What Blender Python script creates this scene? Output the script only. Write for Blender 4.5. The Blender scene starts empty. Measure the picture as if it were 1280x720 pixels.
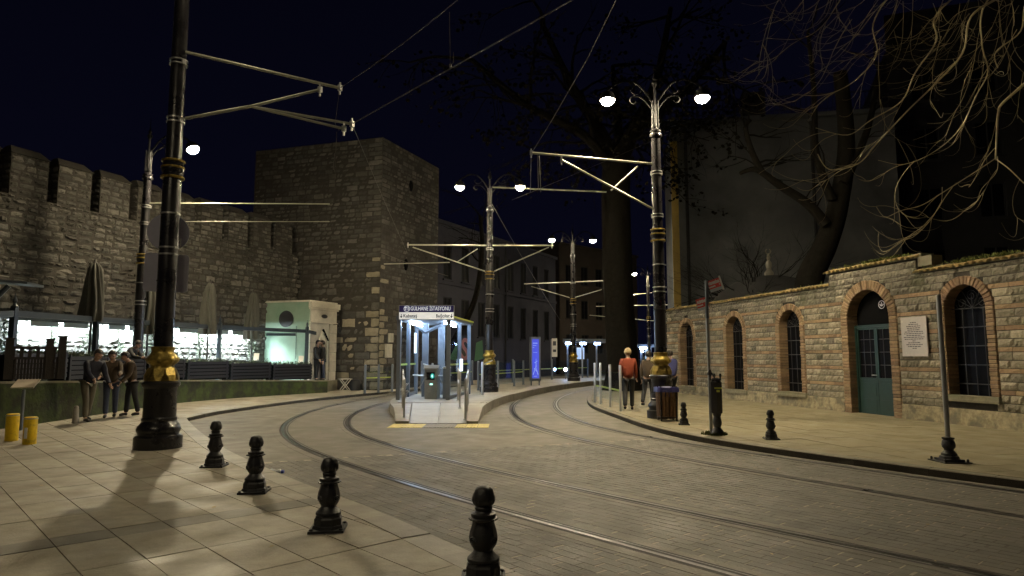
import bpy, bmesh, math, random
from mathutils import Vector, Matrix
random.seed(7)
R = math.radians
PI = math.pi
scn = bpy.context.scene
col = scn.collection

# ------------------------------------------------------------------ camera
CAM_H, FPX, CX, CY, HZ = 1.55, 830.0, 640.0, 360.0, 447.0
PITCH = math.atan((HZ - CY) / FPX)
cam = bpy.data.cameras.new('camera')
cam.sensor_width = 36.0
cam.lens = 36.0 * FPX / 1280.0
cam.clip_start = 0.05
cam.clip_end = 900
camo = bpy.data.objects.new('camera', cam)
col.objects.link(camo)
camo.location = (0, 0, CAM_H)
camo.rotation_euler = (R(90) + PITCH, 0, 0)
scn.camera = camo

# ------------------------------------------------------------------ night sky
world = bpy.data.worlds.new('World')
scn.world = world
world.use_nodes = True
wn_ = world.node_tree.nodes
wl_ = world.node_tree.links
bg = wn_['Background']
tc = wn_.new('ShaderNodeTexCoord')
sp = wn_.new('ShaderNodeSeparateXYZ')
rp = wn_.new('ShaderNodeValToRGB')
wl_.new(tc.outputs['Generated'], sp.inputs[0])
wl_.new(sp.outputs['Z'], rp.inputs[0])
rp.color_ramp.elements[0].position = 0.0
rp.color_ramp.elements[0].color = (0.0024, 0.0025, 0.0080, 1)
rp.color_ramp.elements[1].position = 0.75
rp.color_ramp.elements[1].color = (0.0006, 0.00065, 0.0024, 1)
wl_.new(rp.outputs[0], bg.inputs['Color'])
bg.inputs['Strength'].default_value = 1.0

# ------------------------------------------------------------------ exposure / renderer
scn.view_settings.view_transform = 'Standard'
scn.view_settings.look = 'None'
scn.view_settings.exposure = 0.0
scn.view_settings.gamma = 1.0
scn.render.engine = 'CYCLES'
scn.cycles.use_denoising = True
scn.cycles.max_bounces = 6
scn.cycles.transparent_max_bounces = 12
scn.cycles.sample_clamp_indirect = 3.0
scn.cycles.sample_clamp_direct = 0.0
scn.cycles.caustics_reflective = False
scn.cycles.caustics_refractive = False
LAMP_L = 1650.0       # radiance of the street lamp bowls
TUBE_L = 1700.0        # radiance of the fluorescent tubes

# ------------------------------------------------------------------ geometry from the photograph
def ray(x, y):
    u = (x - CX) / FPX
    v = (CY - y) / FPX
    return Vector((u, math.cos(PITCH) - v * math.sin(PITCH), math.sin(PITCH) + v * math.cos(PITCH)))
def G(x, y, z=0.0):
    d = ray(x, y)
    t = (z - CAM_H) / d.z
    return Vector((d.x * t, d.y * t, z))
def D(x, y, Y):
    d = ray(x, y)
    t = Y / d.y
    return Vector((d.x * t, Y, CAM_H + d.z * t))

# ------------------------------------------------------------------ materials
MATS = {}
def mat(name, c, rough=0.6, metal=0.0, var=0.0, noise=0.0, nscale=8.0, bump=0.0, bscale=30.0, stain=None, stscale=0.7, spec=0.5, c2=None, rvar=0.0, stmin=0.5, stmax=0.7):
    """procedural surface: per-piece tone (var), fine grain (noise), large stains, bump"""
    m = bpy.data.materials.new(name)
    m.use_nodes = True
    nt = m.node_tree
    N, L = nt.nodes, nt.links
    b = N['Principled BSDF']
    b.inputs['Roughness'].default_value = rough
    b.inputs['Metallic'].default_value = metal
    b.inputs['Specular IOR Level'].default_value = spec
    tex = N.new('ShaderNodeTexCoord')
    geo = N.new('ShaderNodeNewGeometry')
    base = N.new('ShaderNodeRGB')
    base.outputs[0].default_value = (*c, 1)
    out = base.outputs[0]
    posv = geo.outputs['Position']
    def mix(fac, a, bcol, blend='MIX'):
        mx = N.new('ShaderNodeMix')
        mx.data_type = 'RGBA'
        mx.blend_type = blend
        if isinstance(fac, float): mx.inputs[0].default_value = fac
        else: L.new(fac, mx.inputs[0])
        if isinstance(a, tuple): mx.inputs[6].default_value = (*a, 1)
        else: L.new(a, mx.inputs[6])
        if isinstance(bcol, tuple): mx.inputs[7].default_value = (*bcol, 1)
        else: L.new(bcol, mx.inputs[7])
        return mx.outputs[2]
    rnd = None
    if var > 0 or c2 is not None:
        oi = N.new('ShaderNodeObjectInfo')
        ad = N.new('ShaderNodeMath'); ad.operation = 'ADD'
        L.new(oi.outputs['Random'], ad.inputs[0]); L.new(geo.outputs['Random Per Island'], ad.inputs[1])
        fr = N.new('ShaderNodeMath'); fr.operation = 'FRACT'
        L.new(ad.outputs[0], fr.inputs[0])
        rnd = fr.outputs[0]
        if c2 is not None:
            m2 = N.new('ShaderNodeMath'); m2.operation = 'MULTIPLY'
            L.new(rnd, m2.inputs[0]); m2.inputs[1].default_value = 7.31
            f2 = N.new('ShaderNodeMath'); f2.operation = 'FRACT'
            L.new(m2.outputs[0], f2.inputs[0])
            out = mix(f2.outputs[0], out, c2)
        if var > 0:
            mr = N.new('ShaderNodeMapRange')
            L.new(rnd, mr.inputs[0])
            mr.inputs[3].default_value = 1 - var; mr.inputs[4].default_value = 1 + var
            hs = N.new('ShaderNodeHueSaturation')
            L.new(mr.outputs[0], hs.inputs['Value'])
            L.new(out, hs.inputs['Color'])
            out = hs.outputs[0]
    if noise > 0:
        nz = N.new('ShaderNodeTexNoise')
        nz.inputs['Scale'].default_value = nscale
        nz.inputs['Detail'].default_value = 6
        nz.inputs['Roughness'].default_value = 0.65
        L.new(posv, nz.inputs['Vector'])
        mr = N.new('ShaderNodeMapRange')
        L.new(nz.outputs[0], mr.inputs[0])
        mr.inputs[1].default_value = 0.25; mr.inputs[2].default_value = 0.75
        mr.inputs[3].default_value = 1 - noise; mr.inputs[4].default_value = 1 + noise
        hs = N.new('ShaderNodeHueSaturation')
        L.new(mr.outputs[0], hs.inputs['Value']); L.new(out, hs.inputs['Color'])
        out = hs.outputs[0]
    if stain is not None:
        nz = N.new('ShaderNodeTexNoise')
        nz.inputs['Scale'].default_value = stscale
        nz.inputs['Detail'].default_value = 5
        nz.inputs['Roughness'].default_value = 0.6
        L.new(posv, nz.inputs['Vector'])
        mr = N.new('ShaderNodeMapRange')
        L.new(nz.outputs[0], mr.inputs[0])
        mr.inputs[1].default_value = stmin; mr.inputs[2].default_value = stmax
        out = mix(mr.outputs[0], out, stain)
    L.new(out, b.inputs['Base Color'])
    if rvar > 0:
        nz = N.new('ShaderNodeTexNoise')
        nz.inputs['Scale'].default_value = 2.3
        nz.inputs['Detail'].default_value = 5
        L.new(posv, nz.inputs['Vector'])
        mr = N.new('ShaderNodeMapRange')
        L.new(nz.outputs[0], mr.inputs[0])
        mr.inputs[1].default_value = 0.3; mr.inputs[2].default_value = 0.7
        mr.inputs[3].default_value = max(0.05, rough - rvar); mr.inputs[4].default_value = min(1, rough + rvar)
        L.new(mr.outputs[0], b.inputs['Roughness'])
    if bump > 0:
        nz = N.new('ShaderNodeTexNoise')
        nz.inputs['Scale'].default_value = bscale
        nz.inputs['Detail'].default_value = 5
        L.new(posv, nz.inputs['Vector'])
        bp = N.new('ShaderNodeBump')
        bp.inputs['Strength'].default_value = bump
        bp.inputs['Distance'].default_value = 0.02
        L.new(nz.outputs[0], bp.inputs['Height'])
        L.new(bp.outputs[0], b.inputs['Normal'])
    MATS[name] = m
    return m
def emit(name, c, s):
    m = bpy.data.materials.new(name)
    m.use_nodes = True
    b = m.node_tree.nodes['Principled BSDF']
    b.inputs['Base Color'].default_value = (0.05, 0.05, 0.05, 1)
    b.inputs['Emission Color'].default_value = (*c, 1)
    b.inputs['Emission Strength'].default_value = s
    MATS[name] = m
    return m
def glass(name, c=(0.9, 0.95, 1.0), refl=0.07):
    m = bpy.data.materials.new(name)
    m.use_nodes = True
    N, L = m.node_tree.nodes, m.node_tree.links
    N.remove(N['Principled BSDF'])
    t = N.new('ShaderNodeBsdfTransparent'); t.inputs[0].default_value = (*c, 1)
    g = N.new('ShaderNodeBsdfGlossy'); g.inputs['Roughness'].default_value = 0.05
    mx = N.new('ShaderNodeMixShader')
    mx.inputs[0].default_value = refl; L.new(t.outputs[0], mx.inputs[1]); L.new(g.outputs[0], mx.inputs[2])
    L.new(mx.outputs[0], N['Material Output'].inputs[0])
    MATS[name] = m
    return m

M_asphalt = mat('asphalt', (0.150, 0.137, 0.112), 0.64, noise=0.22, nscale=3.0, bump=0.35, bscale=38, stain=(0.085, 0.077, 0.062), stscale=0.45, rvar=0.12)
M_joint = mat('joint_sand', (0.34, 0.31, 0.24), 0.9, noise=0.3, nscale=9, stain=(0.10, 0.092, 0.075), stscale=0.8, stmin=0.48, stmax=0.62)
M_sett = mat('sett_stone', (0.118, 0.109, 0.093), 0.62, var=0.09, noise=0.22, nscale=5, bump=0.3, bscale=45, stain=(0.070, 0.065, 0.058), stscale=0.5, rvar=0.12)
M_slab = mat('slab_stone', (0.275, 0.25, 0.195), 0.62, var=0.07, noise=0.28, nscale=5, bump=0.2, bscale=50, stain=(0.185, 0.16, 0.115), stscale=0.9, rvar=0.16)
M_slabd = mat('dark_slab_stone', (0.15, 0.138, 0.112), 0.6, var=0.1, noise=0.16, nscale=6, bump=0.12, bscale=60, rvar=0.14)
M_slabr = mat('sidewalk_slab_stone', (0.225, 0.198, 0.125), 0.6, var=0.05, noise=0.16, nscale=2.2, bump=0.15, bscale=50, stain=(0.18, 0.158, 0.10), stscale=0.6, rvar=0.14)
M_grout = mat('grout', (0.07, 0.06, 0.045), 0.95)
M_kerb = mat('kerb_stone', (0.25, 0.23, 0.18), 0.5, var=0.12, noise=0.2, nscale=6, bump=0.2, bscale=50, stain=(0.15, 0.14, 0.11), stscale=1.1)
M_kerbd = mat('dark_kerb_stone', (0.15, 0.135, 0.10), 0.6, var=0.15, noise=0.2, nscale=6, bump=0.2, bscale=50)
M_plat = mat('platform_stone', (0.27, 0.25, 0.21), 0.5, var=0.08, noise=0.2, nscale=3, bump=0.12, bscale=50, stain=(0.17, 0.155, 0.13), stscale=0.8, rvar=0.12)
M_ramp = mat('ramp_slab', (0.34, 0.34, 0.33), 0.55, var=0.05, noise=0.12, nscale=5, bump=0.1, bscale=50)
M_yellow = mat('tactile_yellow', (0.55, 0.46, 0.16), 0.6, var=0.1, noise=0.15, nscale=10, bump=0.1)
M_tgrey = mat('tactile_grey', (0.2, 0.19, 0.17), 0.6, var=0.1, noise=0.15, nscale=10)
M_rail = mat('rail_steel', (0.17, 0.165, 0.165), 0.30, metal=1.0, noise=0.08, nscale=3, rvar=0.03)
M_railin = mat('rail_groove', (0.02, 0.018, 0.016), 0.8)
M_black = mat('black_paint', (0.014, 0.013, 0.015), 0.30, noise=0.25, nscale=12, bump=0.12, bscale=40, rvar=0.12)
M_iron = mat('cast_iron', (0.017, 0.017, 0.019), 0.42, noise=0.3, nscale=14, bump=0.25, bscale=45, rvar=0.12)
M_matte = mat('matte_black_paint', (0.006, 0.006, 0.006), 0.75, spec=0.15)
M_gold = mat('brass_paint', (0.38, 0.275, 0.065), 0.36, metal=0.7, noise=0.35, nscale=16, bump=0.4, bscale=25, stain=(0.10, 0.075, 0.02), stscale=9)
M_steel = mat('stainless_steel', (0.55, 0.55, 0.54), 0.33, metal=0.6, noise=0.1, nscale=10)
M_galv = mat('galvanised_steel', (0.40, 0.41, 0.40), 0.38, metal=0.7, noise=0.15, nscale=8)
M_booth = mat('booth_metal', (0.15, 0.17, 0.20), 0.45, metal=0.4, noise=0.08, nscale=10)
M_grey = mat('grey_plate', (0.40, 0.40, 0.50), 0.55, metal=0.2, noise=0.08, nscale=6)
M_arm = mat('insulator_arm', (0.44, 0.44, 0.35), 0.35, metal=0.3, noise=0.15, nscale=8)
M_wire = mat('copper_wire', (0.12, 0.11, 0.10), 0.45, metal=0.6)
M_navy = mat('navy_sign', (0.018, 0.015, 0.12), 0.4)
M_white = mat('white_sign', (0.72, 0.72, 0.70), 0.4)
M_red = mat('red_sign', (0.60, 0.05, 0.04), 0.42)
M_signblue = mat('pale_blue_strip', (0.42, 0.50, 0.58), 0.4)
M_ink = mat('dark_lettering', (0.03, 0.03, 0.035), 0.6)
M_whitel = mat('white_lettering', (0.80, 0.80, 0.80), 0.5)
M_rubble = mat('rubble_stone', (0.108, 0.102, 0.090), 0.9, var=0.38, c2=(0.074, 0.072, 0.067), noise=0.3, nscale=7, bump=0.6, bscale=18, stain=(0.036, 0.032, 0.027), stscale=0.5, spec=0.1)
M_mortar = mat('old_mortar', (0.036, 0.032, 0.026), 0.95, noise=0.3, nscale=8, bump=0.5, bscale=20)
M_tower = mat('tower_stone', (0.104, 0.098, 0.088), 0.9, var=0.34, c2=(0.076, 0.074, 0.070), noise=0.25, nscale=6, bump=0.5, bscale=16, stain=(0.038, 0.034, 0.030), stscale=0.35, spec=0.1)
M_quoin = mat('pale_ashlar', (0.22, 0.195, 0.14), 0.8, var=0.16, noise=0.22, nscale=6, bump=0.35, bscale=16)
M_rock = mat('rock_faced_stone', (0.225, 0.203, 0.15), 0.85, var=0.30, noise=0.35, nscale=16, bump=0.6, bscale=24, stain=(0.16, 0.14, 0.10), stscale=0.9, stmin=0.5, stmax=0.75)
M_sooty = mat('sooty_stone', (0.16, 0.145, 0.115), 0.85, var=0.22, noise=0.35, nscale=12, bump=0.6, bscale=24, stain=(0.08, 0.085, 0.05), stscale=1.3)
M_brick = mat('red_brick', (0.205, 0.132, 0.078), 0.8, var=0.26, c2=(0.235, 0.168, 0.095), noise=0.25, nscale=14, bump=0.35, bscale=35)
M_brickd = mat('sooty_brick', (0.20, 0.125, 0.075), 0.8, var=0.22, noise=0.3, nscale=14, bump=0.35, bscale=35)
M_plinth = mat('rough_plinth', (0.27, 0.235, 0.15), 0.9, noise=0.45, nscale=9, bump=0.9, bscale=11, stain=(0.14, 0.125, 0.09), stscale=3.5, stmin=0.48, stmax=0.62)
M_tile = mat('roof_tile', (0.30, 0.21, 0.09), 0.85, var=0.25, noise=0.35, nscale=12, bump=0.4, stain=(0.10, 0.11, 0.03), stscale=2.2)
M_moss = mat('moss', (0.075, 0.09, 0.018), 0.95, var=0.3, noise=0.4, nscale=18)
M_mossw = mat('mossy_wall', (0.042, 0.060, 0.014), 0.9, noise=0.35, nscale=5, bump=0.6, bscale=12, stain=(0.022, 0.024, 0.015), stscale=2.6, stmin=0.42, stmax=0.62)
M_cap = mat('wall_coping', (0.16, 0.15, 0.10), 0.8, var=0.12, noise=0.3, nscale=8, bump=0.3)
M_green = mat('green_door_paint', (0.010, 0.029, 0.025), 0.42, noise=0.2, nscale=9, bump=0.15)
M_dark = mat('dark_void', (0.004, 0.004, 0.0045), 0.9, spec=0.05)
M_darkp = mat('dark_glass', (0.005, 0.005, 0.006), 0.35, spec=0.04)
M_marble = mat('grey_marble', (0.42, 0.38, 0.33), 0.35, noise=0.08, nscale=12)
M_mint = mat('mint_plaster', (0.19, 0.27, 0.205), 0.7, noise=0.10, nscale=3, bump=0.15, stain=(0.15, 0.24, 0.18), stscale=1.0)
M_portal = mat('portal_marble', (0.46, 0.43, 0.36), 0.6, var=0.08, noise=0.15, nscale=5, bump=0.15)
M_wood = mat('dark_wood', (0.013, 0.009, 0.007), 0.6, var=0.25, noise=0.3, nscale=14, bump=0.2)
M_slat = mat('blue_planter_wood', (0.006, 0.006, 0.011), 0.55, var=0.2, noise=0.2, nscale=12, bump=0.15)
M_hedge = mat('hedge_leaf', (0.030, 0.045, 0.020), 0.6, var=0.4)
M_ivy = mat('ivy_leaf', (0.022, 0.030, 0.014), 0.6, var=0.4)
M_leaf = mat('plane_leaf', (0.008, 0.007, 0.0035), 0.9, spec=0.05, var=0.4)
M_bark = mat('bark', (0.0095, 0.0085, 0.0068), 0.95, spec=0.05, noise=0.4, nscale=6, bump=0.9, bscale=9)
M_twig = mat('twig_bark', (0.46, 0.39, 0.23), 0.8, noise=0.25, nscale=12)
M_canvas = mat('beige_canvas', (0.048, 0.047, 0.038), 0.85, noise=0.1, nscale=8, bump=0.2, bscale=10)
M_pergola = mat('pergola_steel', (0.030, 0.040, 0.052), 0.4, metal=0.3, noise=0.1)
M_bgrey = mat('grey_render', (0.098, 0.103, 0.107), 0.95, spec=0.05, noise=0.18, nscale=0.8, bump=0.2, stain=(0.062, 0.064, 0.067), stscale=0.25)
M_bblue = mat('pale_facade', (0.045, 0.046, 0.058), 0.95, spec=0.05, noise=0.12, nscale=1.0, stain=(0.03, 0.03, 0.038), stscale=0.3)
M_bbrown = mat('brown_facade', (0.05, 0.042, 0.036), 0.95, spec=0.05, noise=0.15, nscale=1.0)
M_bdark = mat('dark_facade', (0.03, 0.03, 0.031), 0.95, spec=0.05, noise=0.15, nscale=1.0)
M_pipe = mat('ochre_pipe', (0.30, 0.20, 0.03), 0.6, noise=0.15, nscale=3)
M_yel = mat('yellow_paint', (0.74, 0.50, 0.008), 0.5, noise=0.2, nscale=9, stain=(0.35, 0.25, 0.03), stscale=9)
M_binw = mat('bin_slat_wood', (0.16, 0.085, 0.035), 0.6, var=0.2, noise=0.25, nscale=20, bump=0.2)
M_bag = mat('blue_bag', (0.05, 0.05, 0.22), 0.35, bump=0.5, bscale=25)
M_bluesoft = mat('bottle_plastic', (0.65, 0.7, 0.75), 0.3)
M_bluecap = mat('bottle_cap', (0.05, 0.08, 0.45), 0.4)
M_stonepost = mat('grey_post_stone', (0.26, 0.24, 0.21), 0.8, noise=0.2, nscale=10)
M_board = mat('information_board', (0.72, 0.62, 0.50), 0.4, noise=0.05)
M_strip = mat('yellow_strip', (0.55, 0.60, 0.10), 0.5)
M_pink = mat('pink_paint', (0.34, 0.13, 0.14), 0.8)
M_gpaint = mat('green_paint', (0.05, 0.13, 0.06), 0.8)
M_foliage_dk = mat('dark_moss_leaf', (0.05, 0.06, 0.02), 0.8, var=0.4)
M_skin = mat('skin', (0.42, 0.26, 0.19), 0.55)
M_blond = mat('blond_hair', (0.42, 0.33, 0.18), 0.6, noise=0.2, nscale=40)
M_hair = mat('dark_hair', (0.022, 0.017, 0.014), 0.5)
M_cred = mat('orange_red_cloth', (0.25, 0.045, 0.018), 0.8, noise=0.1, bump=0.3, bscale=14)
M_cnavy = mat('navy_cloth', (0.012, 0.013, 0.026), 0.8, noise=0.1, bump=0.3, bscale=14)
M_cblue = mat('blue_cloth', (0.045, 0.05, 0.16), 0.8, noise=0.1, bump=0.3, bscale=14)
M_cbrown = mat('brown_cloth', (0.055, 0.036, 0.019), 0.8, noise=0.1, bump=0.3, bscale=14)
M_cblack = mat('black_cloth', (0.012, 0.012, 0.014), 0.75, noise=0.1, bump=0.3, bscale=14)
M_cbeige = mat('beige_cloth', (0.11, 0.098, 0.07), 0.8, noise=0.1, bump=0.3, bscale=14)
M_jeans = mat('blue_jeans', (0.035, 0.045, 0.085), 0.8, noise=0.2, nscale=30, bump=0.3, bscale=14)
M_shoe = mat('shoe_leather', (0.012, 0.011, 0.010), 0.45)
M_glass = glass('clear_glass')
def lamp_glow(name, c, L_, pw=1.6, fl=0.03):
    """prismatic bowl that throws most of its light along its axis"""
    m = emit(name, c, L_)
    N, L = m.node_tree.nodes, m.node_tree.links
    t = N.new('ShaderNodeTexCoord'); s_ = N.new('ShaderNodeSeparateXYZ'); L.new(t.outputs['Normal'], s_.inputs[0])
    a = N.new('ShaderNodeMath'); a.operation = 'MULTIPLY'; a.inputs[1].default_value = -1.0; a.use_clamp = True; L.new(s_.outputs['Z'], a.inputs[0])
    b = N.new('ShaderNodeMath'); b.operation = 'POWER'; b.inputs[1].default_value = pw; L.new(a.outputs[0], b.inputs[0])
    d = N.new('ShaderNodeMath'); d.operation = 'MULTIPLY_ADD'; d.inputs[1].default_value = L_*(1-fl); d.inputs[2].default_value = L_*fl; L.new(b.outputs[0], d.inputs[0])
    L.new(d.outputs[0], N['Principled BSDF'].inputs['Emission Strength'])
    return m
E_lamp = lamp_glow('lamp_bowl_glow', (1.0, 0.835, 0.545), LAMP_L)
E_lampkey = lamp_glow('tilted_lamp_bowl_glow', (1.0, 0.835, 0.545), LAMP_L*3.0)
E_lamphalf = lamp_glow('half_lamp_bowl_glow', (1.0, 0.835, 0.545), LAMP_L*0.35)
E_lampdim = lamp_glow('weak_lamp_bowl_glow', (1.0, 0.835, 0.545), LAMP_L*0.10)
E_lampwide = lamp_glow('wide_lamp_bowl_glow', (1.0, 0.835, 0.545), LAMP_L*1.3, 0.8, 0.30)
E_tube = emit('fluorescent_glow', (0.78, 0.95, 1.0), TUBE_L)
E_screen = emit('poster_backlight', (0.045, 0.085, 1.0), 0.7)
E_screen2 = emit('poster_highlight', (0.35, 0.5, 1.0), 0.8)
E_led = emit('reader_display', (0.05, 0.8, 0.6), 1.5)
E_booth = emit('booth_light_glow', (0.55, 0.74, 1.0), 130.0)
E_far = emit('far_light_glow', (0.45, 0.62, 1.0), 60.0)
E_win = emit('lit_window_glow', (0.30, 0.36, 0.22), 0.10)

# ------------------------------------------------------------------ mesh builder
class MB:
    def __init__(s):
        s.v = []; s.f = []; s.m = []; s.cur = 0
    def quad(s, a, b, c, d):
        n = len(s.v); s.v += [tuple(a), tuple(b), tuple(c), tuple(d)]; s.f.append((n, n+1, n+2, n+3)); s.m.append(s.cur)
    def face(s, pts):
        n = len(s.v); s.v += [tuple(p) for p in pts]; s.f.append(tuple(range(n, n+len(pts)))); s.m.append(s.cur)
    def obox(s, o, ax, ay, az):
        """box from corner o with edge vectors"""
        o, ax, ay, az = Vector(o), Vector(ax), Vector(ay), Vector(az)
        if ax.cross(ay).dot(az) < 0: ax, ay = ay, ax
        p = [o, o+ax, o+ax+ay, o+ay, o+az, o+ax+az, o+ax+ay+az, o+ay+az]
        n = len(s.v); s.v += [tuple(q) for q in p]
        for f in ((0,3,2,1),(4,5,6,7),(0,1,5,4),(1,2,6,5),(2,3,7,6),(3,0,4,7)):
            s.f.append(tuple(n+i for i in f)); s.m.append(s.cur)
    def box(s, c, sz, rz=0.0):
        ca, sa = math.cos(rz), math.sin(rz)
        ax = Vector((ca, sa, 0))*sz[0]; ay = Vector((-sa, ca, 0))*sz[1]; az = Vector((0, 0, sz[2]))
        s.obox(Vector(c)-ax/2-ay/2-az/2, ax, ay, az)
    def tube(s, pts, r, n=8, cap=True):
        pts = [Vector(p) for p in pts]
        if not isinstance(r, (list, tuple)): r = [r]*len(pts)
        k0 = len(s.v)
        t = (pts[1]-pts[0]).normalized()
        a = Vector((0, 0, 1)) if abs(t.z) < 0.9 else Vector((1, 0, 0))
        u = t.cross(a).normalized()
        for i, p in enumerate(pts):
            if i == 0: t = pts[1]-pts[0]
            elif i == len(pts)-1: t = pts[-1]-pts[-2]
            else: t = (pts[i+1]-p).normalized()+(p-pts[i-1]).normalized()
            if t.length < 1e-9: t = pts[i]-pts[i-1]
            t.normalize()
            u = (u - t*u.dot(t))
            if u.length < 1e-6: u = t.orthogonal()
            u.normalize()
            w = t.cross(u)
            for j in range(n):
                an = 2*PI*j/n
                s.v.append(tuple(p+(u*math.cos(an)+w*math.sin(an))*r[i]))
        for i in range(len(pts)-1):
            for j in range(n):
                a0 = k0+i*n+j; a1 = k0+i*n+(j+1) % n
                s.f.append((a0, a1, a1+n, a0+n)); s.m.append(s.cur)
        if cap:
            s.f.append(tuple(k0+j for j in reversed(range(n)))); s.m.append(s.cur)
            e = k0+(len(pts)-1)*n
            s.f.append(tuple(e+j for j in range(n))); s.m.append(s.cur)
    def lathe(s, prof, c=(0, 0, 0), n=24, phase=0.0, ripple=None):
        """prof = [(r, z)]; ripple(i, ang) -> radius factor"""
        c = Vector(c); k0 = len(s.v)
        for i, (r, z) in enumerate(prof):
            for j in range(n):
                an = 2*PI*j/n+phase
                q = r*(ripple(i, an) if ripple else 1.0)
                s.v.append((c.x+q*math.cos(an), c.y+q*math.sin(an), c.z+z))
        for i in range(len(prof)-1):
            for j in range(n):
                a0 = k0+i*n+j; a1 = k0+i*n+(j+1) % n
                s.f.append((a0, a1, a1+n, a0+n)); s.m.append(s.cur)
        s.f.append(tuple(k0+j for j in reversed(range(n)))); s.m.append(s.cur)
        e = k0+(len(prof)-1)*n
        s.f.append(tuple(e+j for j in range(n))); s.m.append(s.cur)
    def prism(s, pts, z0, z1):
        """vertical prism over a ccw 2d polygon; z1 may be a list of top heights"""
        n = len(s.v); k = len(pts)
        ar = sum(pts[i][0]*pts[(i+1) % k][1]-pts[(i+1) % k][0]*pts[i][1] for i in range(k))
        zt = z1 if isinstance(z1, (list, tuple)) else [z1]*k
        if ar < 0:
            pts = list(reversed(pts)); zt = list(reversed(zt))
        s.v += [(p[0], p[1], z0) for p in pts]+[(p[0], p[1], z) for p, z in zip(pts, zt)]
        s.f.append(tuple(n+i for i in reversed(range(k)))); s.m.append(s.cur)
        s.f.append(tuple(n+k+i for i in range(k))); s.m.append(s.cur)
        for i in range(k):
            j = (i+1) % k
            s.f.append((n+i, n+j, n+k+j, n+k+i)); s.m.append(s.cur)
    def ball(s, c, r, nu=12, nv=8, sc=(1, 1, 1)):
        c = Vector(c); k0 = len(s.v)
        for i in range(1, nv):
            ph = PI*i/nv
            for j in range(nu):
                an = 2*PI*j/nu
                s.v.append((c.x+r*sc[0]*math.sin(ph)*math.cos(an), c.y+r*sc[1]*math.sin(ph)*math.sin(an), c.z+r*sc[2]*math.cos(ph)))
        top = len(s.v); s.v.append((c.x, c.y, c.z+r*sc[2])); bot = len(s.v); s.v.append((c.x, c.y, c.z-r*sc[2]))
        for i in range(nv-2):
            for j in range(nu):
                a = k0+i*nu+j; b = k0+i*nu+(j+1) % nu
                s.f.append((a, a+nu, b+nu, b)); s.m.append(s.cur)
        for j in range(nu):
            s.f.append((top, k0+j, k0+(j+1) % nu)); s.m.append(s.cur)
            e = k0+(nv-2)*nu
            s.f.append((bot, e+(j+1) % nu, e+j)); s.m.append(s.cur)
    def add(s, verts, faces):
        n = len(s.v); s.v += [tuple(p) for p in verts]
        for f in faces: s.f.append(tuple(n+i for i in f)); s.m.append(s.cur)
    def mesh(s, name, mats, smooth=None, off=None):
        me = bpy.data.meshes.new(name)
        vs = s.v if off is None else [(p[0]-off[0], p[1]-off[1], p[2]-off[2]) for p in s.v]
        me.from_pydata(vs, [], s.f)
        for m in (mats if isinstance(mats, (list, tuple)) else [mats]): me.materials.append(m)
        if isinstance(mats, (list, tuple)) and len(mats) > 1: me.polygons.foreach_set('material_index', s.m)
        if smooth is not None:
            me.polygons.foreach_set('use_smooth', [True]*len(me.polygons))
            me.set_sharp_from_angle(angle=R(smooth))
        me.update()
        return me
    def build(s, name, mats, parent=None, smooth=None, world=False, loc=None):
        """link as one object; world=True: vertices are in world space and parent is an unrotated empty"""
        off = wloc(parent) if (parent is not None and world) else None
        if parent is None and loc is not None: off = loc
        o = bpy.data.objects.new(name, s.mesh(name, mats, smooth, off))
        col.objects.link(o)
        if parent is not None: o.parent = parent
        elif loc is not None: o.location = loc
        return o
def wloc(o):
    l = Vector(o.location)
    while o.parent is not None:
        o = o.parent; l += Vector(o.location)
    return l
def tag(o, label=None, cat=None, group=None, kind=None):
    if label: o['label'] = label
    if cat: o['category'] = cat
    if group: o['group'] = group
    if kind: o['kind'] = kind
    return o
def thing(name, label, cat, loc=(0, 0, 0), rz=0.0, group=None, kind=None):
    o = bpy.data.objects.new(name, None)
    col.objects.link(o)
    o.empty_display_size = 0.2
    o.location = loc; o.rotation_euler = (0, 0, rz)
    return tag(o, label, cat, group, kind)
KIDS = {}
def copy_tree(o, parent=None):
    c = o.copy(); col.objects.link(c)
    if parent is not None: c.parent = parent
    for ch in [x for x in bpy.data.objects if x.parent is o]: copy_tree(ch, c)
    return c
def dup(o, loc, rz, label, sc=None):
    c = copy_tree(o)
    c.location = loc; c.rotation_euler = (0, 0, rz); c['label'] = label
    if sc: c.scale = (sc, sc, sc)
    return c
def inst(name, me, parent, loc, rot=None, sc=None):
    o = bpy.data.objects.new(name, me)
    col.objects.link(o)
    if parent is not None: o.parent = parent
    o.location = loc
    if rot is not None: o.rotation_euler = rot
    if sc is not None: o.scale = sc
    return o
def frame(o, r, u, n):
    """place object o with local x=r, y=u, z=n"""
    m = Matrix((r, u, n)).transposed().to_4x4()
    o.rotation_euler = m.to_euler()
def text(name, body, size, material, parent, loc, r, u, n, align='CENTER', depth=0.002, loc_world=True, bold=0.0, shear=0.0):
    cu = bpy.data.curves.new(name, 'FONT')
    cu.body = body; cu.size = size; cu.align_x = align; cu.align_y = 'CENTER'; cu.extrude = depth; cu.offset = bold; cu.resolution_u = 3
    t = bpy.data.objects.new(name, cu); col.objects.link(t)
    dg = bpy.context.evaluated_depsgraph_get(); dg.update()
    me = bpy.data.meshes.new_from_object(t.evaluated_get(dg), depsgraph=dg)
    bpy.data.objects.remove(t)
    me.materials.clear(); me.materials.append(material)
    o = bpy.data.objects.new(name, me); col.objects.link(o)
    frame(o, Vector(r), Vector(u), Vector(n))
    o.location = Vector(loc)-(wloc(parent) if (parent is not None and loc_world) else Vector((0, 0, 0)))
    if parent is not None: o.parent = parent
    return o

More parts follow.
